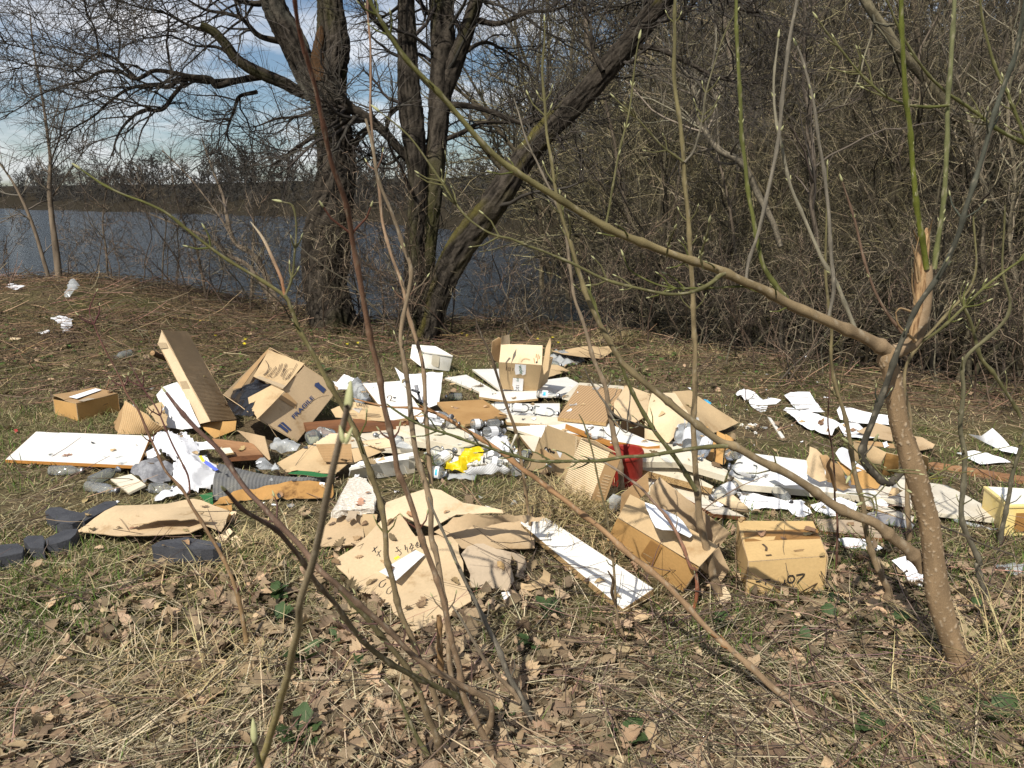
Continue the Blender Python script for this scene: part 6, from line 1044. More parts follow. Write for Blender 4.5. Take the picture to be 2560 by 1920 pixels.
stem(sp1, K6, [(480, 280, 12), (400, 370, 12), (350, 470, 10)], dR - .45, dR - .5, OLIVE, name='twig', tip=.035); stem(sp1, K6, [(520, 240, 12), (590, 160, 10), (625, 100, 8)], dR - .45, dR - .5, GREY, name='twig', tip=.035); stem(sp1, K6, [(530, 270, 14), (620, 350, 12), (760, 410, 8), (850, 430, 6)], dR - .45, dR - .45, OLIVE, name='twig', buds=3, tip=.03)
stem(sp1, K6, [(740, 560, 14), (680, 630, 12), (600, 700, 10), (480, 745, 8)], dR - .42, dR - .5, OLIVE, name='twig', buds=2, tip=.035); stem(sp1, K6, [(840, 510, 12), (890, 580, 10), (960, 615, 6)], dR - .42, dR - .5, OLIVE, name='twig', tip=.03); stem(sp1, K6, [(480, 260, 12), (400, 170, 12), (345, 120, 8)], dR - .45, dR - .5, OLIVE, name='twig', tip=.036)
stem(sp1, K6, [(1180, 500, 12), (1330, 420, 14), (1580, 290, 13), (1780, 225, 12), (2212, 125, 11), (2500, 40, 8)], dR - .1, dR - .3, (.20, .19, .07), OLIVE, name='twig', buds=4); stem(sp1, K6, [(1090, 510, 8), (1250, 500, 10), (1400, 495, 6)], dR - .1, dR - .2, (.22, .2, .04), name='twig')
# lower big branch
Lq = [[*CE(1415, 1450), 38], [*CE(1385, 1400), 34], [*CE(1300, 1300), 30], [*CE(1190, 1220), 28], [*CE(1080, 1130), 26], [*CE(950, 1080), 26], [*CE(800, 1000), 24], [*CE(650, 890), 22], [*CE(450, 770), 21], [*CE(250, 680), 20], [*CE(100, 600), 20], [*CD(1161, 562), 20], [*CD(1000, 450), 19], [*CD(880, 360), 18], [*CD(780, 270), 17], [*CD(640, 150), 16], [*CD(550, 70), 15], [*T3(276, 1645), 14], [*T2(1630, 1480), 13], [*T2(1590, 1370), 12], [*T2(1520, 1150), 10], [*T2(1470, 950), 9], [*T2(1440, 780), 8], [*T2(1412, 620), 7.5], [*T2(1410, 400), 6.5], [*T2(1412, 110), 4]]
stem(sp1, ident, Lq, dR - .02, dR - .45, BROWN, OLIVE, name='limb', buds=6, tip=.02)
stem(sp1, ident, [[*CD(1212, 596), 13], [*CD(1100, 600), 11], [*CD(950, 612), 11], [*CD(800, 632), 11], [*CD(650, 655), 9], [*CD(480, 662), 9], [*CD(300, 690), 9], [*CD(120, 700), 8.5], [*CC(1229, 1081), 8], [*CC(1100, 1075), 8], [*CC(980, 1050), 8], [*CC(880, 1025), 8], [*CC(760, 990), 7.5], [*CC(600, 940), 7], [*CC(460, 890), 7], [*CC(300, 840), 6.5], [*CC(160, 780), 6], [*CC(80, 740), 6], [*CC(0, 690), 5.5], [*CB(1140, 625), 3]], dR - .18, dR - .35, OLIVE, (.07, .075, .025), name='branch', buds=8)
# saplings in the middle right
def sapling(lb, base, dtip, stems, cat='sapling', name='sapling', wf=None):
    p = P(*base); d0 = D(*base); r = thing(name, lb, cat, p)
    for kw in stems:
        kw = dict(kw); kw.setdefault('wf', wf if 'c' not in kw else None); pts = kw.pop('pts'); c = kw.pop('c', ident); stem(r, c, pts, kw.pop('d0', d0), kw.pop('d1', d0 + dtip), kw.pop('c0', BROWN), kw.pop('c1', OLIVE), **kw)
    return r, d0
b = CD(1165, 1650)
m1 = [[*CD(1165, 1665), 24], [*CD(1120, 1500), 22], [*CD(1065, 1300), 20], [*CD(1020, 1100), 18.5], [*CD(1005, 900), 17], [*CD(988, 750), 15], [*CD(978, 500), 14], [*CD(985, 350), 13.5], [*CD(1000, 0), 13], [*T3(620, 1500), 13], [*T3(615, 1350), 12.5], [*T3(605, 1200), 12], [*T3(598, 1000), 12], [*T3(580, 850), 11.5], [*T3(570, 750), 11.5], [*T3(558, 600), 11], [*T3(530, 450), 10.5], [*T3(525, 300), 10], [*T3(530, 150), 9], [*T3(536, -20), 8.5], [*T3(540, -200), 7]]
dM = D(*b)
sapling('slim sapling with a green upper stem growing between the two front cartons', b, -.5, [dict(pts=m1, buds=5),
    dict(pts=[[*CD(1000, 900), 13], [*CD(975, 870), 13], [*CD(870, 700), 12], [*CD(720, 490), 11.5], [*CD(600, 290), 10.5], [*CD(520, 130), 9.5], [*CD(470, 0), 9], [*T3(190, 1500), 8], [*T3(140, 1350), 7], [*T3(95, 1270), 6], [*T3(40, 1100), 5], [*T3(0, 900), 4]], d0=dM - .12, d1=dM - .45, c0=OLIVE, c1=GREEN, buds=4, tip=.02),
    dict(pts=[(568, 745, 12), (480, 680, 10), (400, 600, 9), (330, 520, 8), (255, 450, 5)], c=T3, d0=dM - .35, d1=dM - .45, c0=OLIVE, buds=3, tip=.024), dict(pts=[(575, 748, 12), (620, 690, 11), (650, 570, 10), (670, 430, 9), (720, 270, 8), (770, 130, 7), (810, 60, 5)], c=T3, d0=dM - .35, d1=dM - .5, c0=GREY, buds=3, tip=.024),
    dict(pts=[[*CD(720, 490), 7], [*CD(640, 460), 6], [*CD(520, 420), 6], [*CD(430, 370), 5], [*CD(330, 230), 4], [*CD(280, 140), 3]], d0=dM - .2, d1=dM - .15, c0=DARK, c1=GREY, buds=2)])
b = CD(468, 1010)
sapling('brown sapling stem rising behind the open orange carton past the red bucket', b, -.3, [dict(pts=[[*CD(470, 1020), 15], [*CD(478, 850), 15], [*CD(462, 680), 15], [*CD(430, 550), 14.5], [*CD(402, 350), 13], [*CD(370, 170), 12], [*CD(300, 0), 11], [*T2(1620, 1640), 9.5], [*T2(1560, 1480), 8.5], [*T2(1530, 1300), 8], [*T2(1500, 1100), 7.5], [*T2(1440, 950), 7], [*T2(1390, 820), 6], [*T2(1330, 700), 5], [*T2(1290, 600), 4], [*T2(1258, 480), 3]], buds=6, c1=GREY),
    dict(pts=[[*CD(405, 350), 5], [*CD(330, 240), 4], [*CD(280, 160), 3.5], [*CD(230, 60), 3]], d0=D(*b) - .15, c0=GREY, c1=GREY), dict(pts=[[*CD(400, 360), 5], [*CD(450, 440), 4], [*CD(520, 500), 4], [*CD(530, 400), 4], [*CD(545, 250), 3], [*CD(520, 100), 2.5]], d0=D(*b) - .15, c0=GREY, c1=GREY)])
b = CE(1165, 1700)
sapling('crooked brown stem curving up beside the closed carton to the left of the trunk', G3(1340, 415), -.5, [dict(pts=[[*G3(1340, 420), 18], [*G3(1382, 330), 18], [*G3(1350, 250), 17], [*G3(1300, 120), 16], [*CE(1110, 1470), 16], [*CE(1050, 1330), 15], [*CE(1000, 1150), 14], [*CE(975, 1000), 13], [*CE(945, 850), 12], [*CE(910, 650), 11.5], [*CE(890, 500), 11], [*CE(850, 350), 10.5], [*CE(800, 200), 10], [*CE(762, 0), 9], [*T3(1250, 1500), 8], [*T3(1232, 1300), 7], [*T3(1225, 1150), 6], [*T3(1235, 760), 4]], buds=5, tip=.02)])
sapling('thin upright stem just left of the brown sapling trunk', CE(1305, 1310), -.2, [dict(pts=[[*CE(1308, 1315), 14], [*CE(1305, 1150), 13], [*CE(1298, 900), 12], [*CE(1302, 700), 10], [*CE(1310, 400), 9], [*CE(1310, 0), 8], [*T3(1900, 1300), 6], [*T3(1905, 1000), 4]], buds=3)])
sapling('grey green stem at the right rising through the beige panel', CE(1850, 1680), -.5, [dict(pts=[[*G3(2030, 510), 16], [*G3(1975, 330), 15], [*G3(1920, 150), 14], [*CE(1790, 1400), 14], [*CE(1700, 1200), 13.5], [*CE(1670, 1050), 13], [*CE(1690, 850), 12.5], [*CE(1685, 650), 12], [*CE(1665, 400), 11], [*CE(1690, 200), 11], [*CE(1710, 0), 10], [*T3(2062, 1450), 8], [*T3(2040, 1250), 6], [*T3(2050, 950), 4]], c0=GREY, buds=5)])
sapling('slender stem in front of the yellow drawer at the right edge', CE(1930, 1300), -.4, [dict(pts=[[*CE(1930, 1305), 12], [*CE(1960, 1100), 11], [*CE(1990, 950), 10.5], [*CE(2020, 800), 10], [*CE(2060, 650), 9], [*CE(2101, 500), 8], [*CE(2160, 300), 7], [*CE(2240, 50), 6]], c0=GREY, buds=3), dict(pts=[[*CE(2080, 400), 9], [*CE(2000, 250), 9], [*CE(1900, 90), 10], [*CE(1810, -30), 10], [*T3(1900, 1480), 8], [*T3(1840, 1360), 6]], d0=D(*CE(1930, 1300)) - .2, c0=OLIVE, buds=4)])
sapling('very thin dark reddish weed stem in front of the large white panel', CE(800, 1455), -.3, [dict(pts=[[*CE(800, 1460), 6], [*CE(815, 1150), 6], [*CE(795, 950), 5.5], [*CE(790, 750), 5], [*CE(760, 550), 4.5], [*CE(745, 400), 4], [*CE(752, 150), 3.5], [*CE(748, -60), 3]], c0=(.12, .06, .04), c1=(.13, .07, .05), nodes=False), dict(pts=[[*CE(800, 900), 8], [*CE(775, 800), 12], [*CE(750, 740), 10], [*CE(765, 690), 5]], d0=D(*CE(800, 1455)) - .15, c0=(.3, .19, .1), c1=(.3, .19, .1), name='seed_head', nodes=False)], 'weed stem')
# long orange brown shoot running across the picture
b = G3(905, 1105)
sapling('long orange brown shoot running diagonally from the leaves at lower right up to the left', b, .45, [dict(pts=[[*G3(920, 1125), 15], [*G3(800, 1000), 14.5], [*G3(680, 920), 14], [*G3(560, 810), 13], [*G3(480, 740), 12.5], [*G3(330, 610), 12], [*G3(210, 490), 12], [*G3(100, 370), 12], [*G3(0, 265), 12], [*CD(640, 1420), 12], [*CD(540, 1340), 11.5], [*CD(420, 1230), 11.5], [*CD(300, 1130), 11], [*CD(200, 1050), 11], [*CD(100, 970), 11], [*CC(1229, 1307), 10.5], [*CC(1100, 1210), 10.5], [*CC(980, 1130), 10], [*CC(850, 1030), 9.5], [*CC(740, 950), 9], [*CC(640, 890), 8.5], [*CC(540, 830), 8], [*CC(430, 760), 7], [*CC(330, 710), 6], [*CC(200, 675), 5], [*CC(100, 665), 4.5], [*CC(0, 660), 4], [*CB(1060, 610), 3.5], [*CB(920, 580), 2.5]], c0=BROWN, c1=ORANGE, buds=4)], 'shoot', 'long_shoot', lambda w: w * 1.28)
b = G3(182, 445)
sapling('short glossy red brown shoot arching over the open orange carton', b, .1, [dict(pts=[[*G3(180, 450), 9], [*G3(207, 300), 9], [*G3(190, 180), 9], [*CD(960, 1430), 9], [*CD(900, 1280), 8.5], [*CD(850, 1180), 8.5], [*CD(780, 1070), 8], [*CD(700, 970), 7], [*CD(620, 880), 7], [*CD(540, 820), 6], [*CD(450, 760), 5.5], [*CD(330, 700), 5], [*CD(240, 680), 4]], c0=(.20, .06, .025), c1=(.24, .2, .15), buds=2)], 'shoot', 'long_shoot')
# clump of stems at the bottom middle
dS = D(*G2(1085, 1278))
WF = lambda w: w * 1.45 if w < 10 else min(max(w, 14.5), w * 1.45)
cl_, _ = sapling('clump of young stems at the bottom middle with dark red brown and green shoots', (1225, 1915), 0, [
    dict(pts=[[*G2(1110, 1330), 22], [*G2(1090, 1275), 21], [*G2(1060, 1200), 20], [*G2(1010, 1100), 19], [*G2(950, 980), 18], [*G2(900, 870), 17], [*G2(875, 780), 17], [*G2(850, 640), 16], [*G2(810, 500), 15], [*G2(770, 330), 14], [*G2(720, 150), 13], [*CB(1370, 1480), 12.5], [*CB(1310, 1300), 12], [*CB(1260, 1170), 12], [*CB(1210, 1060), 13], [*CB(1190, 930), 11.5], [*CB(1150, 750), 11], [*CB(1120, 600), 10.5], [*CB(1085, 400), 10.5], [*CB(1050, 260), 10], [*CB(1020, 100), 10], [*CV(770, 560), 9.5], [*CV(745, 430), 9], [*CV(720, 340), 8.5], [*CV(690, 220), 8], [*CV(655, 100), 7.5], [*CV(640, -10), 7], [*CV(630, -120), 6]], d0=dS, d1=1.35, dmid=1.95, c0=BROWN, c1=(.10, .04, .026), buds=3),
    dict(pts=[[*G2(850, 1165), 12], [*G2(840, 1050), 12], [*G2(830, 900), 12], [*G2(800, 740), 12], [*G2(785, 560), 13], [*G2(790, 450), 15], [*CB(1480, 1659), 14], [*CB(1440, 1500), 13], [*CB(1430, 1300), 12.5], [*CB(1400, 1130), 11.5], [*CB(1350, 950), 10], [*CB(1320, 750), 9.5], [*CB(1300, 550), 9], [*CB(1270, 350), 8.5], [*CB(1240, 150), 8], [*T2(745, 1420), 7.5], [*T2(750, 1300), 7], [*T2(700, 1170), 7], [*T2(640, 1000), 6.5], [*T2(580, 850), 6], [*T2(560, 700), 5.5], [*T2(530, 580), 5]], d0=dS + .25, d1=dS + .15, c0=BROWN, c1=(.13, .10, .065), buds=4),
    dict(pts=[[*CB(1440, 1150), 8], [*CB(1425, 1000), 8], [*CB(1400, 700), 7.5], [*CB(1380, 400), 7], [*CB(1330, 150), 7], [*CB(1290, 0), 7], [*T2(720, 1400), 6], [*T2(640, 1200), 5.5], [*T2(600, 950), 5], [*T2(560, 600), 4.5], [*T2(555, 300), 4], [*T2(540, 0), 3.5], [*T2(530, -150), 3]], d0=dS + .25, d1=dS + .4, c0=BROWN, c1=(.15, .09, .06), buds=4),
    dict(pts=[[*G2(805, 1115), 17], [*G2(760, 1000), 17], [*G2(700, 800), 16], [*G2(610, 590), 15.5], [*G2(560, 470), 15], [*G2(480, 300), 15], [*G2(440, 150), 14], [*G2(405, 0), 13.5], [*CB(1140, 1530), 13], [*CB(1130, 1400), 12.5], [*CB(1100, 1250), 11.5], [*CB(1050, 1100), 11], [*CB(1000, 970), 10.5], [*CB(950, 840), 10], [*CB(870, 680), 9.5], [*CB(780, 530), 9.5], [*CB(700, 390), 9], [*CB(630, 250), 8.5], [*CB(560, 110), 8], [*T1(1510, 1640), 7.5], [*T1(1480, 1560), 7], [*T1(1445, 1495), 7], [*T1(1300, 1410), 6], [*T1(1180, 1340), 5.5], [*T1(1080, 1270), 5.5], [*T1(960, 1170), 5], [*T1(850, 1080), 5], [*T1(730, 1020), 4.5], [*T1(620, 980), 4], [*T1(520, 930), 4], [*T1(420, 860), 3]], d0=dS + .2, d1=1.9, c0=BROWN, c1=GREEN, buds=6, tip=.025),
    dict(pts=[(1445, 1490, 14), (1470, 1430, 12), (1490, 1330, 11), (1500, 1170, 10), (1480, 1050, 9), (1430, 1025, 7)], c=T1, d0=2.0, d1=1.95, c0=OLIVE, buds=2, tip=.026), dict(pts=[(1440, 1490, 16), (1430, 1440, 16), (1420, 1400, 18), (1370, 1270, 17), (1330, 1190, 14), (1275, 1115, 4)], c=T1, d0=2.0, d1=1.95, c0=(.30, .12, .05), c1=(.62, .52, .36), name='broken_shoot', nodes=False),
    dict(pts=[[*G2(745, 720), 10], [*G2(742, 560), 11], [*G2(738, 420), 11], [*G2(735, 340), 9]], d0=dS + .35, d1=dS + .3, c0=(.27, .16, .07), c1=(.25, .15, .07)),
    dict(pts=[[*G2(760, 1262), 19], [*G2(720, 1100), 18], [*G2(660, 950), 16], [*G2(600, 800), 14], [*G2(520, 660), 13], [*G2(420, 520), 11], [*G2(330, 400), 10], [*G2(250, 310), 9], [*G2(120, 180), 8]], d0=dS + .02, d1=dS - .3, c0=BROWN, c1=OLIVE, buds=2),
    dict(pts=[[*G2(1010, 1085), 15], [*G2(1045, 1010), 13], [*G2(1062, 920), 13], [*G2(1035, 850), 13], [*G2(950, 800), 13], [*G2(850, 750), 13], [*G2(700, 660), 12.5], [*G2(560, 560), 12.5], [*G2(450, 460), 12], [*G2(300, 330), 12], [*G2(150, 190), 12], [*G2(0, 70), 11.5], [*CB(550, 1560), 11], [*CB(400, 1400), 10], [*CB(300, 1290), 9.5], [*CB(200, 1190), 9], [*CB(100, 1060), 9], [*CB(0, 920), 8.5], [*CA(1300, 780), 8], [*CA(1200, 670), 7], [*CA(1100, 545), 5]], d0=dS - .03, d1=1.9, c0=BROWN, c1=(.10, .055, .045), dmid=1.95, buds=4, tip=.02),
    dict(pts=[[*G2(890, 880), 13], [*G2(830, 830), 13], [*G2(700, 770), 12], [*G2(560, 710), 11], [*G2(430, 640), 10.5], [*G2(310, 540), 10], [*G2(200, 400), 9.5], [*G2(100, 260), 9], [*G2(0, 150), 9], [*CB(450, 1510), 9], [*CB(300, 1400), 8], [*CB(180, 1320), 8], [*CB(60, 1200), 7]], d0=dS - .03, d1=1.35, c0=OLIVE, c1=(.12, .075, .06), buds=3, tip=.022),
    dict(pts=[[*G2(700, 1255), 9], [*G2(620, 1120), 8], [*G2(540, 960), 7], [*G2(480, 820), 5], [*G2(400, 720), 4]], d0=dS, d1=dS, c0=OLIVE, c1=OLIVE)], 'shrub', 'young_shrub', WF)
dk = D(*G2(1310, 1045))
sapling('grey brown stem leaning left in front of the soaked carton', G2(1310, 1045), -.1, [dict(pts=[[*G2(1315, 1060), 17], [*G2(1290, 970), 16], [*G2(1230, 830), 15], [*G2(1160, 700), 14.5], [*G2(1110, 560), 13.5], [*G2(1050, 430), 12.5], [*G2(980, 280), 11], [*G2(900, 130), 9], [*CF(850, 350), 7], [*CF(800, 240), 6], [*CF(760, 140), 4]], c0=GREY, c1=GREY, buds=3),
    dict(pts=[[*G2(1225, 870), 12], [*G2(1180, 800), 11], [*G2(1100, 720), 10], [*G2(1020, 620), 9], [*G2(950, 500), 8], [*G2(880, 370), 6], [*G2(820, 280), 4]], d0=dk - .03, c0=BROWN, c1=GREY)])
sapling('thin stem standing in the straw beside the shaded end of the white plank', CF(1360, 372), -.15, [dict(pts=[[*CF(1360, 375), 9], [*CF(1350, 300), 9], [*CF(1328, 150), 8.5], [*CC(1020, 1250), 8], [*CC(1000, 1100), 8], [*CC(980, 970), 8], [*CC(940, 830), 8], [*CC(890, 700), 7.5], [*CC(830, 500), 7], [*CC(760, 290), 6.5], [*CC(700, 150), 5], [*CC(640, 0), 3.5]], c0=(.25, .17, .09), c1=DARK, buds=3),
    dict(pts=[[*CC(955, 880), 6], [*CC(920, 960), 4], [*CC(905, 1040), 3]], d0=D(*CF(1360, 372)) - .1, c0=(.4, .36, .28), c1=(.4, .36, .28))])
sapling('thin brown weed stem in front of the white plank', G2(1885, 515), -.2, [dict(pts=[[*G2(1885, 515), 8], [*G2(1850, 420), 8], [*G2(1820, 280), 7], [*G2(1810, 120), 7], [*CD(420, 1300), 6.5], [*CD(380, 1050), 6], [*CD(330, 850), 5], [*CD(280, 620), 4.5], [*CD(220, 450), 4], [*CD(180, 380), 2.5]], c0=BROWN, c1=OLIVE, buds=2), dict(pts=[[*G2(1820, 280), 5], [*G2(1790, 200), 9], [*G2(1800, 120), 8], [*G2(1770, 60), 4]], d0=D(*G2(1885, 515)) - .05, c0=(.15, .1, .06), c1=(.15, .1, .06), name='withered_head', nodes=False)], 'weed stem')
b = G1(1520, 695)
sapling('purple brown shoot rising from the leaves at left over the white bags', b, -.1, [dict(pts=[[*G1(1522, 700), 13], [*G1(1510, 600), 12], [*G1(1480, 450), 11], [*G1(1430, 270), 10], [*G1(1380, 150), 9.5], [*G1(1300, 0), 9], [*CA(1350, 1400), 8.5], [*CA(1290, 1300), 8], [*CA(1240, 1210), 8], [*CA(1180, 1140), 7], [*CA(1100, 1050), 6.5], [*CA(1040, 920), 6], [*CA(980, 780), 6], [*CA(920, 660), 5.5], [*CA(850, 560), 5], [*CA(800, 440), 4.5], [*CA(700, 260), 4], [*CA(640, 130), 3.5], [*CA(590, 0), 3], [*T1(480, 1480), 2.5]], c0=(.26, .17, .08), c1=(.09, .035, .035), buds=4, tip=.015),
    dict(pts=[[*CA(1255, 1215), 5], [*CA(1270, 1200), 5], [*CA(1260, 1100), 5], [*CA(1220, 1010), 4.5], [*CA(1160, 900), 4.5], [*CA(1100, 770), 4], [*CA(1040, 640), 4], [*CA(950, 500), 3.5], [*CA(860, 320), 2.5]], d0=D(*b) - .02, c0=(.16, .08, .06), c1=(.09, .035, .035), buds=2)], 'shoot', 'long_shoot')
p = P(*CV(540, 1720)); r = thing('young_shrub', 'near blurred shoot with three swollen pale green buds reaching up from the bottom edge', 'shrub', P(640, 1915))
o = stem(r, CV, [(530, 1740, 19), (555, 1659, 18), (580, 1590, 17), (605, 1510, 17), (640, 1390, 17), (660, 1300, 17), (682, 1220, 17), (702, 1120, 17), (720, 1020, 16.5), (735, 950, 16), (745, 910, 15), (752, 880, 13)], D(*CV(555, 1659)) - .5, .85, (.27, .22, .075), (.20, .155, .115), nodes=False, dmid=1.15)
dn_ = .87
for a, b_, s in (((752, 890), (757, 828), .036), ((742, 958), (733, 915), .021), ((746, 960), (764, 915), .021)): bud(o, at(*CV(*a), dn_ + .01), at(*CV(*b_), dn_) - at(*CV(*a), dn_), s * .5)
o2 = stem(r, CV, [(575, 1700, 12), (560, 1650, 12), (550, 1605, 11)], 1.35, 1.3, OLIVE, nodes=False); bud(o2, at(*CV(550, 1606), 1.3), at(*CV(547, 1560), 1.3) - at(*CV(550, 1606), 1.3), .021)
# thin bank saplings traced at the lake edge
for lb, b_, sts in (('pale split sapling at the left lake edge', (300, 1425), [[(302, 1435, 34), (285, 1280, 34), (262, 1100, 26), (250, 950, 24), (255, 820, 16), (235, 640, 14), (215, 500, 12), (190, 370, 10), (170, 250, 8), (150, 60, 5)], [(250, 1415, 20), (215, 1300, 19), (180, 1180, 18), (130, 1050, 16), (70, 930, 12), (0, 830, 8), (-80, 740, 5)], [(255, 820, 10), (300, 700, 8), (330, 560, 6), (400, 420, 4)], [(262, 1000, 9), (330, 900, 7), (420, 760, 5), (450, 640, 4)]]),
                    ('dark leaning shrub stems beside the willow foot at the lake edge', (1400, 1530), [[(1405, 1540, 32), (1300, 1310, 28), (1180, 1215, 24), (1130, 1000, 16), (1080, 870, 10), (1020, 700, 6)], [(1390, 1540, 28), (1260, 1350, 24), (1150, 1290, 20), (1050, 1205, 16), (850, 1120, 9), (700, 1060, 5)], [(1270, 1545, 18), (1275, 1400, 17), (1280, 1250, 14), (1280, 1100, 10), (1240, 960, 6)], [(1180, 1215, 14), (1100, 1080, 10), (960, 900, 7), (820, 760, 5)]]),
                    ('thin grey sapling with several twigs in front of the water', (1040, 1500), [[(1042, 1505, 14), (1010, 1330, 13), (980, 1210, 11), (930, 1130, 9), (880, 950, 7), (860, 780, 4)], [(545, 1400, 11), (535, 1250, 10), (520, 1130, 8), (540, 960, 6), (600, 820, 4)], [(820, 1500, 9), (825, 1300, 8), (840, 1100, 6), (800, 900, 4)], [(890, 1480, 8), (905, 1300, 7), (900, 1150, 5), (960, 980, 4)]])):
    p = P(*T1(*b_)); d0 = D(*T1(*b_)); r = thing('sapling', lb, 'sapling', p); ls = []
    for pts in sts:
        Pn, Rn, q, d = px_line(T1, pts, d0, d0 - .2, 30); v, f, _ = tubes(Pn[None], Rn[None], 8); ls.append((Pn, Rn))
        obj('stem', mesh_np('stem', v, f, np.asarray((.15, .115, .08)) * (1 + .4 * rng.uniform(-1, 1, (len(v), 1)))), None, r, [M['bark']])
    A, B = resample(ls, 8); l1 = grow(A, B, 14, 7, (.2, .8), (.4, 1.1), .5, .2, .05, .15, minr=.0045); l2 = grow(*l1, 7, 5, (.1, .35), (.4, 1.1), .6, .2, .02, .1, minr=.003)
    obj('crown', tube_mesh('crown', [l1, l2], [(.13, .11, .085), (.16, .13, .10)], (4, 3)), parent=r, mats=[M['twig']])
# ------------------------------------------------------------------ grass, straw, leaves, twigs
rng = np.random.default_rng(2024)
def in_foot(x, y):
    hit = np.zeros(len(x), bool)
    for poly in FOOT:
        p = np.array(poly); c = p.mean(0); p = c + (p - c) * .93; lo, hi = p.min(0), p.max(0)
        m_ = np.nonzero((x > lo[0]) & (x < hi[0]) & (y > lo[1]) & (y < hi[1]))[0]
        if not len(m_): continue
        xx, yy = x[m_], y[m_]; c_ = np.zeros(len(m_), bool)
        for (x0, y0), (x1, y1) in zip(p, np.roll(p, -1, 0)): c_ ^= ((y0 > yy) != (y1 > yy)) & (xx < (x1 - x0) * (yy - y0) / (y1 - y0 + 1e-12) + x0)
        hit[m_] |= c_
    return hit
def scatter(n, ylo=640, yhi=2250, w=None):
    px = rng.uniform(-420, 2980, n); py = rng.uniform(ylo, yhi, n); p, t = hits(px, py); k = (t < 14) & (p[:, 1] < np.interp(p[:, 0], [a for a, b in _ye], [b for a, b in _ye]) + .9) & (p[:, 2] > -1.2)
    if w is not None: k &= rng.random(n) < w(px, py)
    k &= ~in_foot(p[:, 0], p[:, 1]); return p[k], px[k], py[k]
def scatter_xy(n, x0, x1, y0, y1):
    x = rng.uniform(x0, x1, n); y = rng.uniform(y0, y1, n); k = (y < np.interp(x, [a for a, b in _ye], [b for a, b in _ye]) + .5) & ~in_foot(x, y); x, y = x[k], y[k]; z = ground_tab(x, y)
    d = np.stack([x, y, z], -1) - CAMP; t = d @ _fw; return np.stack([x, y, z], -1), 1280 + FPX * d[:, 0] / t, 960 - FPX * (d @ _up) / t
def sm(x, a, b): return sstep((np.asarray(x, float) - a) / (b - a))
def blades(name, p, az, lean, ln, wd, curve, col, mt, n=4, up=.0):
    B = len(p); s = np.linspace(0, 1, n)[None, :]; th = lean[:, None] + curve[:, None] * s; st = (ln / (n - 1))[:, None]
    h = np.cumsum(np.c_[np.zeros((B, 1)), (np.sin(th) * st)[:, :-1]], 1); z = np.cumsum(np.c_[np.zeros((B, 1)), (np.cos(th) * st)[:, :-1]], 1)
    dv = np.stack([np.cos(az), np.sin(az)], -1); c = np.zeros((B, n, 3)); c[..., :2] = p[:, None, :2] + h[..., None] * dv[:, None]
    c[..., 2] = np.maximum(p[:, 2:3] + z, ground_tab(c[..., 0], c[..., 1]) + .004) + up; sd = np.stack([-np.sin(az), np.cos(az), 0.5 * (rng.random(B) - .5)], -1)
    w = (wd[:, None] * np.array([.8, 1, .75, .12] if n == 4 else [.9, .9, .15]) / 2)[..., None] * sd[:, None, :]; v = np.stack([c - w, c + w], 2)
    ii = np.arange(B * n * 2).reshape(B, n, 2); f = np.stack([ii[:, :-1, 0], ii[:, :-1, 1], ii[:, 1:, 1], ii[:, 1:, 0]], -1).reshape(-1, 4)
    cc = np.repeat(col[:, None, :], n * 2, 1); o = obj(name, mesh_np(name, v.reshape(-1, 3), f, cc.reshape(-1, 3)), mats=[M[mt]]); return o
def vary(base, n, a=.35, hue=.12): return np.asarray(base) * (1 + a * (rng.random((n, 1)) * 2 - 1)) * (1 + hue * (rng.random((n, 3)) * 2 - 1))
def patch(p, s, sd): return fbm(np.stack([p[:, 0] * s, p[:, 1] * s, 0 * p[:, 0]], -1), sd, 3)
bpy.context.view_layer.update(); DG = bpy.context.evaluated_depsgraph_get()
def drop(n, px0, px1, py0, py1):
    out = []
    for _ in range(n):
        x, y = rng.uniform(px0, px1), rng.uniform(py0, py1)
        if 590 < x < 880 and 860 < y < 1120: continue
        p, _t = hits(np.array([x]), np.array([y])); p = p[0]
        ok, loc, nor, *_r = SC.ray_cast(DG, Vector((p[0], p[1], .62)), Vector((0, 0, -1)))
        if ok and loc.z < .5 and nor.z > .55: out.append((np.array(loc), np.array(nor)))
    return out
def rot_to(nor, a):
    z = nor / np.linalg.norm(nor); x = np.cross([math.sin(a), math.cos(a), .01], z); x /= np.linalg.norm(x); return np.stack([x, np.cross(z, x), z], 1)
DM = {'white': ('paper', .022), 'brown': ('card_tan', .028), 'clear': ('bag_clear', .04), 'dark': ('stone_black', .016)}
for nm, cnt in (('white', 130), ('brown', 120), ('clear', 60), ('dark', 50)):
    ps = []
    for loc, nor in drop(cnt, *((250, 2250, 930, 1290) if nm != 'dark' else (120, 2100, 930, 1330))):
        k = int(rng.integers(5, 8)); a = np.sort(rng.uniform(0, 6.283, k)); r = DM[nm][1] * rng.uniform(.35, 1.3) * rng.uniform(.6, 1.3, k); c0 = np.array([[0, 0, .006]]); rim = np.stack([r * np.cos(a), r * np.sin(a) * .8, rng.uniform(.001, .014, k)], -1)
        v = np.concatenate([c0, rim]) @ rot_to(nor, rng.uniform(0, 6)).T + loc; f = np.array([(0, 1 + i, 1 + (i + 1) % k) for i in range(k)]); ps.append((v, f))
    v, f, _ = join(ps); o = obj('litter_scraps', mesh_np('litter_scraps', v, f, smooth=False), mats=[M[DM[nm][0]]]); tag(o, {'white': 'torn white paper scraps strewn over the heap', 'brown': 'torn brown cardboard crumbs strewn over the heap', 'clear': 'shreds of clear plastic strewn over the heap', 'dark': 'specks of dark dirt lying on boards and cardboard'}[nm], 'litter', kind='stuff')
ON_TOP = drop(260, 120, 2250, 930, 1560)
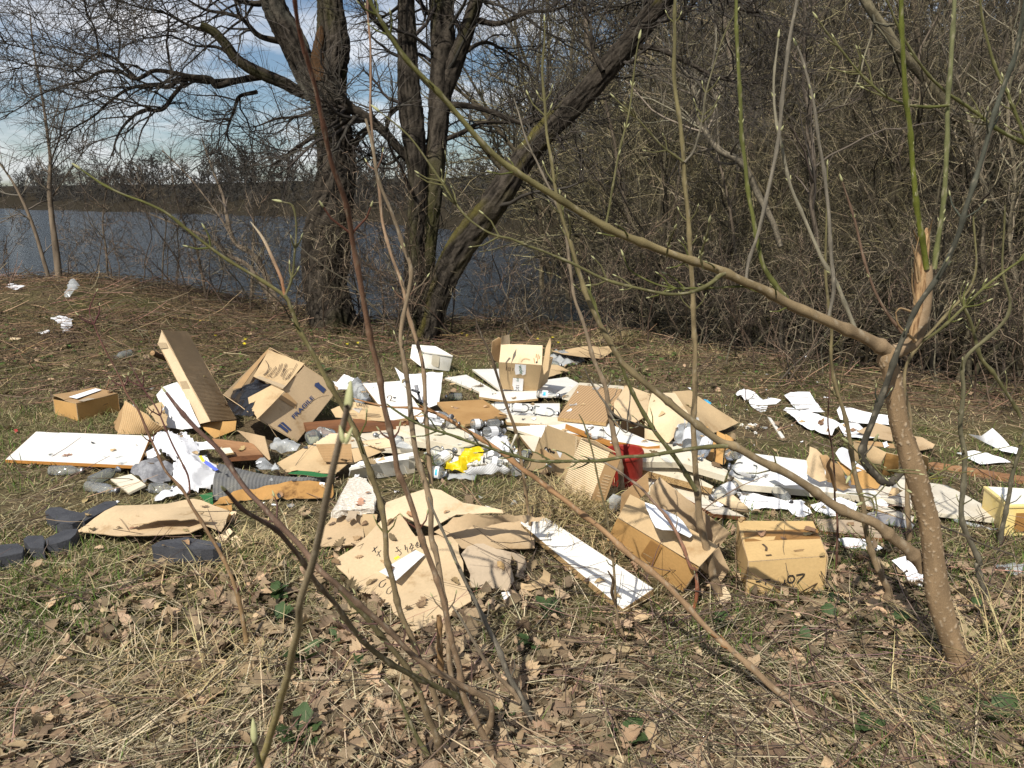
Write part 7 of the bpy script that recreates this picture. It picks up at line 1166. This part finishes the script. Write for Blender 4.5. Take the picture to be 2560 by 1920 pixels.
# dense short dry grass
p, px, py = scatter(230000); p2, px2, py2 = scatter_xy(26000, -9, 3, 8.2, 11.9); p3, px3, py3 = scatter(45000, 780, 1080); p = np.concatenate([p, p2, p3]); px = np.r_[px, px2, px3]; py = np.r_[py, py2, py3]; g = patch(p, 1.1, 31); k = rng.random(len(p)) < np.clip(.75 + .5 * g, .25, 1) * (1 - .62 * sm(py, 1380, 1620)); p, px, py, g = p[k], px[k], py[k], g[k]; n = len(p); dist = p[:, 1]
fgk = 1 - .2 * sm(py, 1350, 1550); gm = np.clip(.5 + .9 * g + .25 * (dist > 4) - .25 * (py > 1500), 0, 1)[:, None]; mound = sm(-p[:, 0], 1.5, 4) * sm(dist, 6.6, 8.2)
col = fgk[:, None] * vary((.37, .30, .17), n, .55) * (1 - gm * .42) + vary((.14, .145, .04), n, .4) * gm * .42; col = col * (1 - mound[:, None] * .5) + vary((.20, .115, .055), n) * mound[:, None] * .5
o = blades('dry_grass', p, rng.uniform(0, 6.28, n), rng.uniform(.75, 1.5, n), rng.uniform(.03, .10, n), rng.uniform(.0018, .0032, n) * (1 + .10 * dist), rng.uniform(.2, 1.1, n), col, 'grass', n=3); tag(o, 'short matted dry grass covering the bank', 'grass', kind='stuff')
# green grass patches
p, px, py = scatter(90000); g = patch(p, .9, 57) + .18 * (p[:, 1] > 4.2) * (py < 1300) - .5 * (np.hypot(px - 1380, (py - 1270) * 2.2) < 260) - .15 * sm(px, 1300, 1700) * (py > 1250); k = rng.random(len(p)) < np.clip(.25 + 1.5 * g, .03, .9); p = p[k]; n = len(p)
o = blades('green_grass', p, rng.uniform(0, 6.28, n), rng.uniform(.1, 1.0, n), rng.uniform(.03, .10, n), rng.uniform(.002, .0035, n) * (1 + .10 * p[:, 1]), rng.uniform(.2, 1.2, n), vary((.085, .125, .025), n, .45), 'grass'); tag(o, 'sparse green grass sprouting through the dry grass', 'grass', kind='stuff')
# long straw stalks lying about, in loose swirls
p, px, py = scatter(9500, 1150, 2250, lambda a, b: .15 + .75 * sm(b, 1380, 1700) + .4 * (np.hypot(a - 1450, (b - 1290) * 2) < 190)); n = len(p)
az = 2.2 * patch(p, .55, 71) + rng.normal(0, .55, n) + np.where(rng.random(n) < .5, 0, math.pi)
o = blades('straw', p, az, rng.uniform(1.25, 1.6, n), rng.uniform(.08, .34, n), rng.uniform(.002, .0045, n), rng.uniform(-.1, .4, n), vary((.48, .40, .26), n, .5, .05), 'grass', up=.012); tag(o, 'loose pale straw stalks strewn over the foreground', 'straw', kind='stuff')
# straw tuft and heap at the thick spots
sp_ = []
for (x, y, m_, L_) in ((*CV(1290, 1110), 900, .22), (*CV(1230, 1095), 700, .2), (*CV(1400, 1150), 300, .2), (*G1(1180, 860), 260, .28), (*G1(1250, 200), 260, .2), (*CV(1340, 735), 500, .28), (*CV(1300, 750), 400, .25), (*CV(1450, 770), 400, .22), (*G3(2050, 950), 170, .42), (*G3(2150, 800), 160, .45), (*G3(1950, 1150), 120, .3), (*CV(600, 1180), 700, .12), (*CV(690, 790), 500, .16), (*CV(1590, 755), 300, .2)):
    c = P(x, y); q = np.zeros((m_, 3)); q[:, :2] = np.array([c.x, c.y]) + rng.normal(size=(m_, 2)) * np.array([.16, .11]); q[:, 2] = ground_tab(q[:, 0], q[:, 1]) + rng.uniform(0, .03, m_); sp_.append((q, np.full(m_, L_), np.full(m_, y < 900)))
q = np.concatenate([a for a, b, c in sp_]); L_ = np.concatenate([b for a, b, c in sp_]); n = len(q)
o = blades('straw_tufts', q, rng.uniform(0, 6.28, n), rng.uniform(.7, 1.5, n), L_ * rng.uniform(.4, 1.0, n), rng.uniform(.002, .004, n) * (1 + .06 * q[:, 1]), rng.uniform(.3, 1.3, n), vary((.42, .33, .17), n, .4, .08), 'grass'); tag(o, 'tangled tufts of withered straw', 'straw', kind='stuff')
# fallen twigs
def twigs(name, n, lo, hi, w, ln, r, c, lb, lift=.02, xtra=0):
    p, px, py = scatter(n, lo, hi, w)
    if xtra: p = np.concatenate([p, scatter_xy(xtra, -9, .6, 8.2, 11.9)[0], scatter_xy(xtra // 2, .6, 6, 6.0, 11)[0]])
    n = len(p); az = rng.uniform(0, 6.28, n); L_ = rng.uniform(*ln, n); m_ = 4; P_ = np.zeros((n, m_, 3)); d = np.stack([np.cos(az), np.sin(az), rng.normal(0, .22, n)], -1); P_[:, 0] = p
    for k in range(1, m_): d = d + rng.normal(size=(n, 3)) * [.18, .18, .12]; d /= np.linalg.norm(d, axis=1, keepdims=True); P_[:, k] = P_[:, k - 1] + d * (L_ / (m_ - 1))[:, None]
    P_[..., 2] = np.maximum(P_[..., 2], ground_tab(P_[..., 0], P_[..., 1]) + .004) + rng.uniform(0, lift, (n, 1)); R_ = rng.uniform(*r, n)[:, None] * np.linspace(1, .5, m_)[None] * (1 + .1 * p[:, 1:2])
    v, f, _ = tubes(P_, R_, 3); o = obj(name, mesh_np(name, v, f, np.repeat(vary(c, n, .6, .15) * np.where(rng.random((n, 1)) < .25, 1.9, .8), m_ * 3, 0)), mats=[M['twig']]); tag(o, lb, 'twigs', kind='stuff')
mw = lambda a, b: np.clip(sm(-a, -1150, -500) * (b < 1020) + .35 * (b < 900) + .45 * ((a > 1850) & (b < 1060)), 0, 1)
twigs('fallen_twigs', 11000, 660, 1060, mw, (.12, .5), (.0012, .003), (.155, .105, .062), 'tangle of fallen reddish brown twigs on the mound and bank edge', .08, 4500)
twigs('fallen_twigs', 2600, 1060, 2200, lambda a, b: .35 + .5 * sm(a, 1500, 2000), (.1, .5), (.001, .0028), (.19, .13, .085), 'thin fallen twigs among the leaves of the foreground', .04)
twigs('fallen_twigs', 1500, 1250, 2000, lambda a, b: .2 + .6 * (a > 1300), (.15, .45), (.001, .0022), (.09, .06, .045), 'dark bramble like twigs criss crossing the right foreground', .12)
# oak leaves
def leaf_mesh(sd):
    r = np.random.default_rng(sd); kind = sd % 4; ns = 11; s = np.linspace(0, 1, ns); w = (.25, .21, .30, .17)[kind] * np.sin(math.pi * s ** .85) ** .75 + .012; w[0] = w[-1] = .012
    if kind in (0, 2): w[1:-1] *= 1 + .34 * np.where(np.arange(ns - 2) % 2 == 0, 1, -1) * r.uniform(.5, 1.2, ns - 2)
    wl, wr = w * r.uniform(.8, 1.2, ns), w * r.uniform(.8, 1.2, ns); a, b, c = r.uniform(-1.5, 2.6) * (2.4 if kind == 3 else 1), r.uniform(-.6, 1.1), r.uniform(-1, 1); vs = []; bx = .08 * np.sin(s * 3 + r.uniform(0, 6))
    for i in range(ns):
        for x in (-wl[i], 0, wr[i]): y = s[i] - .5 - .12 * abs(x); vs.append((x + bx[i], y, a * x * x + b * (y * y - .1) + c * x * y + .03 * r.normal() + (0 if x else .015)))
    ii = np.arange(ns * 3).reshape(ns, 3); f = np.stack([ii[:-1, :-1], ii[:-1, 1:], ii[1:, 1:], ii[1:, :-1]], -1).reshape(-1, 4); return np.array(vs), f
LV = [leaf_mesh(s) for s in range(12)]
lw = lambda a, b: np.clip(.05 + .95 * sm(b, 1330, 1620) * (1 - .35 * (a < 500)) + .35 * ((a > 1000) & (b > 1380)) + .34 * (b < 1000), 0, 1)
p, px, py = scatter(24000, 700, 2250, lw); g = patch(p, 1.3, 91); k = rng.random(len(p)) < np.clip(.55 + .9 * g, .12, 1); p, px, py = p[k], px[k], py[k]; order = np.argsort(-np.where((px > 0) & (px < 2560) & (py < 1915), py, 0)); p = p[order]; n = len(p)
def leaf_xf(p):
    n = len(p); az = rng.uniform(0, 6.28, n); tl = rng.normal(0, .35, n); rl = rng.normal(0, .4, n) + np.where(rng.random(n) < .3, math.pi, 0); sz = rng.uniform(.035, .095, n); return az, tl, rl, sz
az, tl, rl, sz = leaf_xf(p); ca, sa, ct, st_, cr, sr = np.cos(az), np.sin(az), np.cos(tl), np.sin(tl), np.cos(rl), np.sin(rl); O, I = np.zeros(n), np.ones(n)
Rz = np.array([[ca, -sa, O], [sa, ca, O], [O, O, I]]).transpose(2, 0, 1); Rx = np.array([[I, O, O], [O, ct, -st_], [O, st_, ct]]).transpose(2, 0, 1); Ry = np.array([[cr, O, sr], [O, I, O], [-sr, O, cr]]).transpose(2, 0, 1)
RM = Rz @ Rx @ Ry; lc = vary((.32, .23, .14), n, .42, .05) * np.where(rng.random((n, 1)) < .3, (1.25, 1.25, 1.25), (1, 1, 1)); lc = np.where(rng.random((n, 1)) < .45, lc * rng.uniform(.35, .75, (n, 1)), lc); zz = .014 + rng.uniform(0, .03, n)
NI = 300; parts_ = []
for i in range(NI, n):
    v, f = LV[i % 12]; w = (v * sz[i]) @ RM[i].T + p[i] + [0, 0, zz[i]]; parts_.append((w, f, np.tile(lc[i], (len(w), 1))))
for loc, nor in ON_TOP:
    v, f = LV[int(rng.integers(12))]; w = (v * rng.uniform(.025, .07)) @ rot_to(nor, rng.uniform(0, 6)).T + loc + [0, 0, .008]; parts_.append((w, f, np.tile(vary((.30, .20, .11), 1, .5)[0], (len(w), 1))))
v, f, c = join(parts_); o = obj('leaf_litter', mesh_np('leaf_litter', v, f, c), mats=[M['leaf_dry']]); tag(o, 'curled brown oak leaves littering the ground', 'leaf litter', kind='stuff')
LM = []
for j in range(12):
    for t in range(4):
        cc = vary((.29, .205, .125), 1, .35, .05) * (1.25 if t == 1 else .6 if t == 2 else .4 if t == 3 else 1); me = mesh_np('dry_leaf', LV[j][0], LV[j][1], np.tile(cc, (len(LV[j][0]), 1))); me.materials.append(M['leaf_dry']); LM.append(me)
for i in range(min(NI, n)):
    Mx = Matrix([[*(RM[i][a] * sz[i]), p[i][a] + (zz[i] if a == 2 else 0)] for a in range(3)] + [[0, 0, 0, 1]]); place(bpy.data.objects.new('dry_leaf', LM[int(rng.integers(48))]), Mx, ground)
# green herbs with separate leaves
def herb_leaf(sd):
    r = np.random.default_rng(sd); ns = 7; s = np.linspace(0, 1, ns); w = .36 * np.sin(math.pi * np.clip(s, .02, .98)) ** .6; w = w * (1 + .14 * np.cos(np.arange(ns) * math.pi)); vs = []
    for i in range(ns):
        for u in (-1, -.5, 0, .5, 1): x = u * w[i]; vs.append((x, s[i], .22 * s[i] - .35 * s[i] ** 2 + .22 * abs(x) + .02 * r.normal()))
    ii = np.arange(ns * 5).reshape(ns, 5); me = mesh_np('leaf', vs, np.stack([ii[:-1, :-1], ii[:-1, 1:], ii[1:, 1:], ii[1:, :-1]], -1).reshape(-1, 4)); me.materials.append(M['herb_leaf']); return me
HL = [herb_leaf(i) for i in range(4)]; rh = random.Random(3)
herbs = [(G1(1680, 370), .10, 'rosette of dull green leaves under the blurred shoot at left'), (G1(1700, 530), .10, 'second green rosette a step nearer under the blurred shoot'), (G1(1900, 760), .12, 'large green nettle like herb left of the stem clump'), (G1(430, 1020), .05, 'tiny bright green leaf pair alone in the straw at lower left'), (G1(1850, 1260), .11, 'green herb at the bottom edge right of the blurred shoot'), (G2(290, 700), .08, 'green herb among leaves close left of the stem clump'), (G2(60, 520), .09, 'dark green herb under the crossing purple stems'), (G2(1400, 350), .09, 'light green herb below the soaked carton'), (G2(1300, 540), .08, 'green herb between grey stem and white plank'), (G2(1130, 985), .07, 'pair of large dark leaves at the foot of the grey stem'), (G2(1850, 1130), .12, 'upright dark green herb on bare soil at bottom'), (G2(1450, 590), .05, 'feathery green sprout on the straw in the middle'), (G3(1030, 430), .11, 'bright green herb in front of the closed carton'), (G3(1020, 520), .09, 'lower green herb in front of the closed carton'), (G3(1405, 535), .09, 'green herb left of the sapling foot'), (G3(870, 665), .07, 'bluish green sprout in the twigs right of the long shoot'), (G3(1700, 1130), .09, 'broad green leaves near the big oak leaf at lower right'), (G3(2040, 1160), .12, 'leafy herb under the straw tuft at the right edge'), (G3(430, 1370), .06, 'fringed green sprout at the bottom edge'), (G3(590, 745), .06, 'small green sprout beside the long shoot'), (G3(360, 530), .07, 'green herb right of the upper long shoot'), (G3(1890, 1000), .07, 'bright green seedling near the sapling foot'), (G3(1950, 480), .08, 'green herb right of the sapling trunk'), (G3(1270, 1200), .08, 'green leaves among dark twigs at the bottom'), (CE(1430, 800), .05, 'small green sprout behind the beige panel'), (K4(60, 300), .12, 'dark green grass clump behind the FRAGILE carton'), (CB(640, 1180), .06, 'green blades growing over the kraft paper'), (CV(950, 1015), .08, 'green herb between the stems in front of the foam trough')]
for (x, y), s, lb in herbs:
    b_ = P(x, y); r_ = thing('herb', lb, 'plant', b_)
    for i in range(rh.randint(6, 9)):
        a = rh.uniform(0, 6.28); e = rh.uniform(.1, 1.0); Mx = Matrix.Translation(b_ + Vector((0, 0, .012 + s * .2 * rh.random()))) @ Matrix.Rotation(a, 4, 'Z') @ Matrix.Translation((0, s * .15, 0)) @ Matrix.Rotation(e, 4, 'X') @ Matrix.Scale(s * rh.uniform(.4, .8), 4); place(bpy.data.objects.new('leaf', rh.choice(HL)), Mx, r_)
# yellow celandines
bm = bmesh.new()
for i in range(8):
    a = i / 8 * 6.283; v = [bm.verts.new(t) for t in ((0, 0, 0), (.5 * math.cos(a - .25), .5 * math.sin(a - .25), .12), (math.cos(a), math.sin(a), .25), (.5 * math.cos(a + .25), .5 * math.sin(a + .25), .12))]; bm.faces.new(v)
FM = bpy.data.meshes.new('flower_head'); bm.to_mesh(FM); bm.free(); FM.materials.append(M['petal'])
for x, y in [CB(*q) for q in ((190, 242), (202, 212), (880, 245), (950, 236), (1460, 188), (1645, 170), (1682, 184), (812, 130))] + [CA(*q) for q in ((1345, 86), (1445, 186), (1640, 245), (1640, 212), (1005, 162))] + [CC(*q) for q in ((325, 150), (535, 130), (575, 152), (1120, 180), (1232, 168), (1275, 205))]:
    b_ = P(x, y); t_ = b_ + Vector((0, 0, .05)); r_ = thing('celandine', 'small yellow flower open in the grass along the top of the bank', 'flower', b_, 'yellow flowers along the top of the bank')
    place(bpy.data.objects.new('flower_head', FM), Matrix.Translation(t_) @ Matrix.Rotation(.6, 4, 'X') @ Matrix.Scale(.02, 4), r_); v, f, _ = tubes(np.array([[b_, t_]]), np.array([[.0015, .0015]]), 4); me = mesh_np('stalk', v, f); me.materials.append(M['herb_leaf']); obj('stalk', me, None, r_)
# ivy and ground leaves along the top of the bank
p, px, py = scatter(5200, 760, 960, lambda a, b: np.clip(.35 + .6 * ((a > 500) & (a < 1700)), 0, 1)); n = len(p); g = patch(p, 1.2, 17); k = rng.random(n) < np.clip(.35 + g, 0, .8); p = p[k]; parts_ = []
for i in range(len(p)):
    v, f = LV[i % 12]; a = rng.uniform(0, 6.28); e = rng.uniform(-.6, .6); Rz_ = np.array([[math.cos(a), -math.sin(a), 0], [math.sin(a), math.cos(a), 0], [0, 0, 1]]) @ np.array([[1, 0, 0], [0, math.cos(e), -math.sin(e)], [0, math.sin(e), math.cos(e)]]); w = (v * [1.5, .8, 1] * rng.uniform(.03, .06)) @ Rz_.T + p[i] + [0, 0, .04 + .04 * rng.random()]; parts_.append((w, f, np.tile(vary((.075, .105, .028), 1, .4)[0], (len(w), 1))))
v, f, c = join(parts_); o = obj('ground_cover', mesh_np('ground_cover', v, f, c), mats=[M['leaf_dry']]); tag(o, 'low green leaves covering the top of the bank', 'ground cover', kind='stuff')
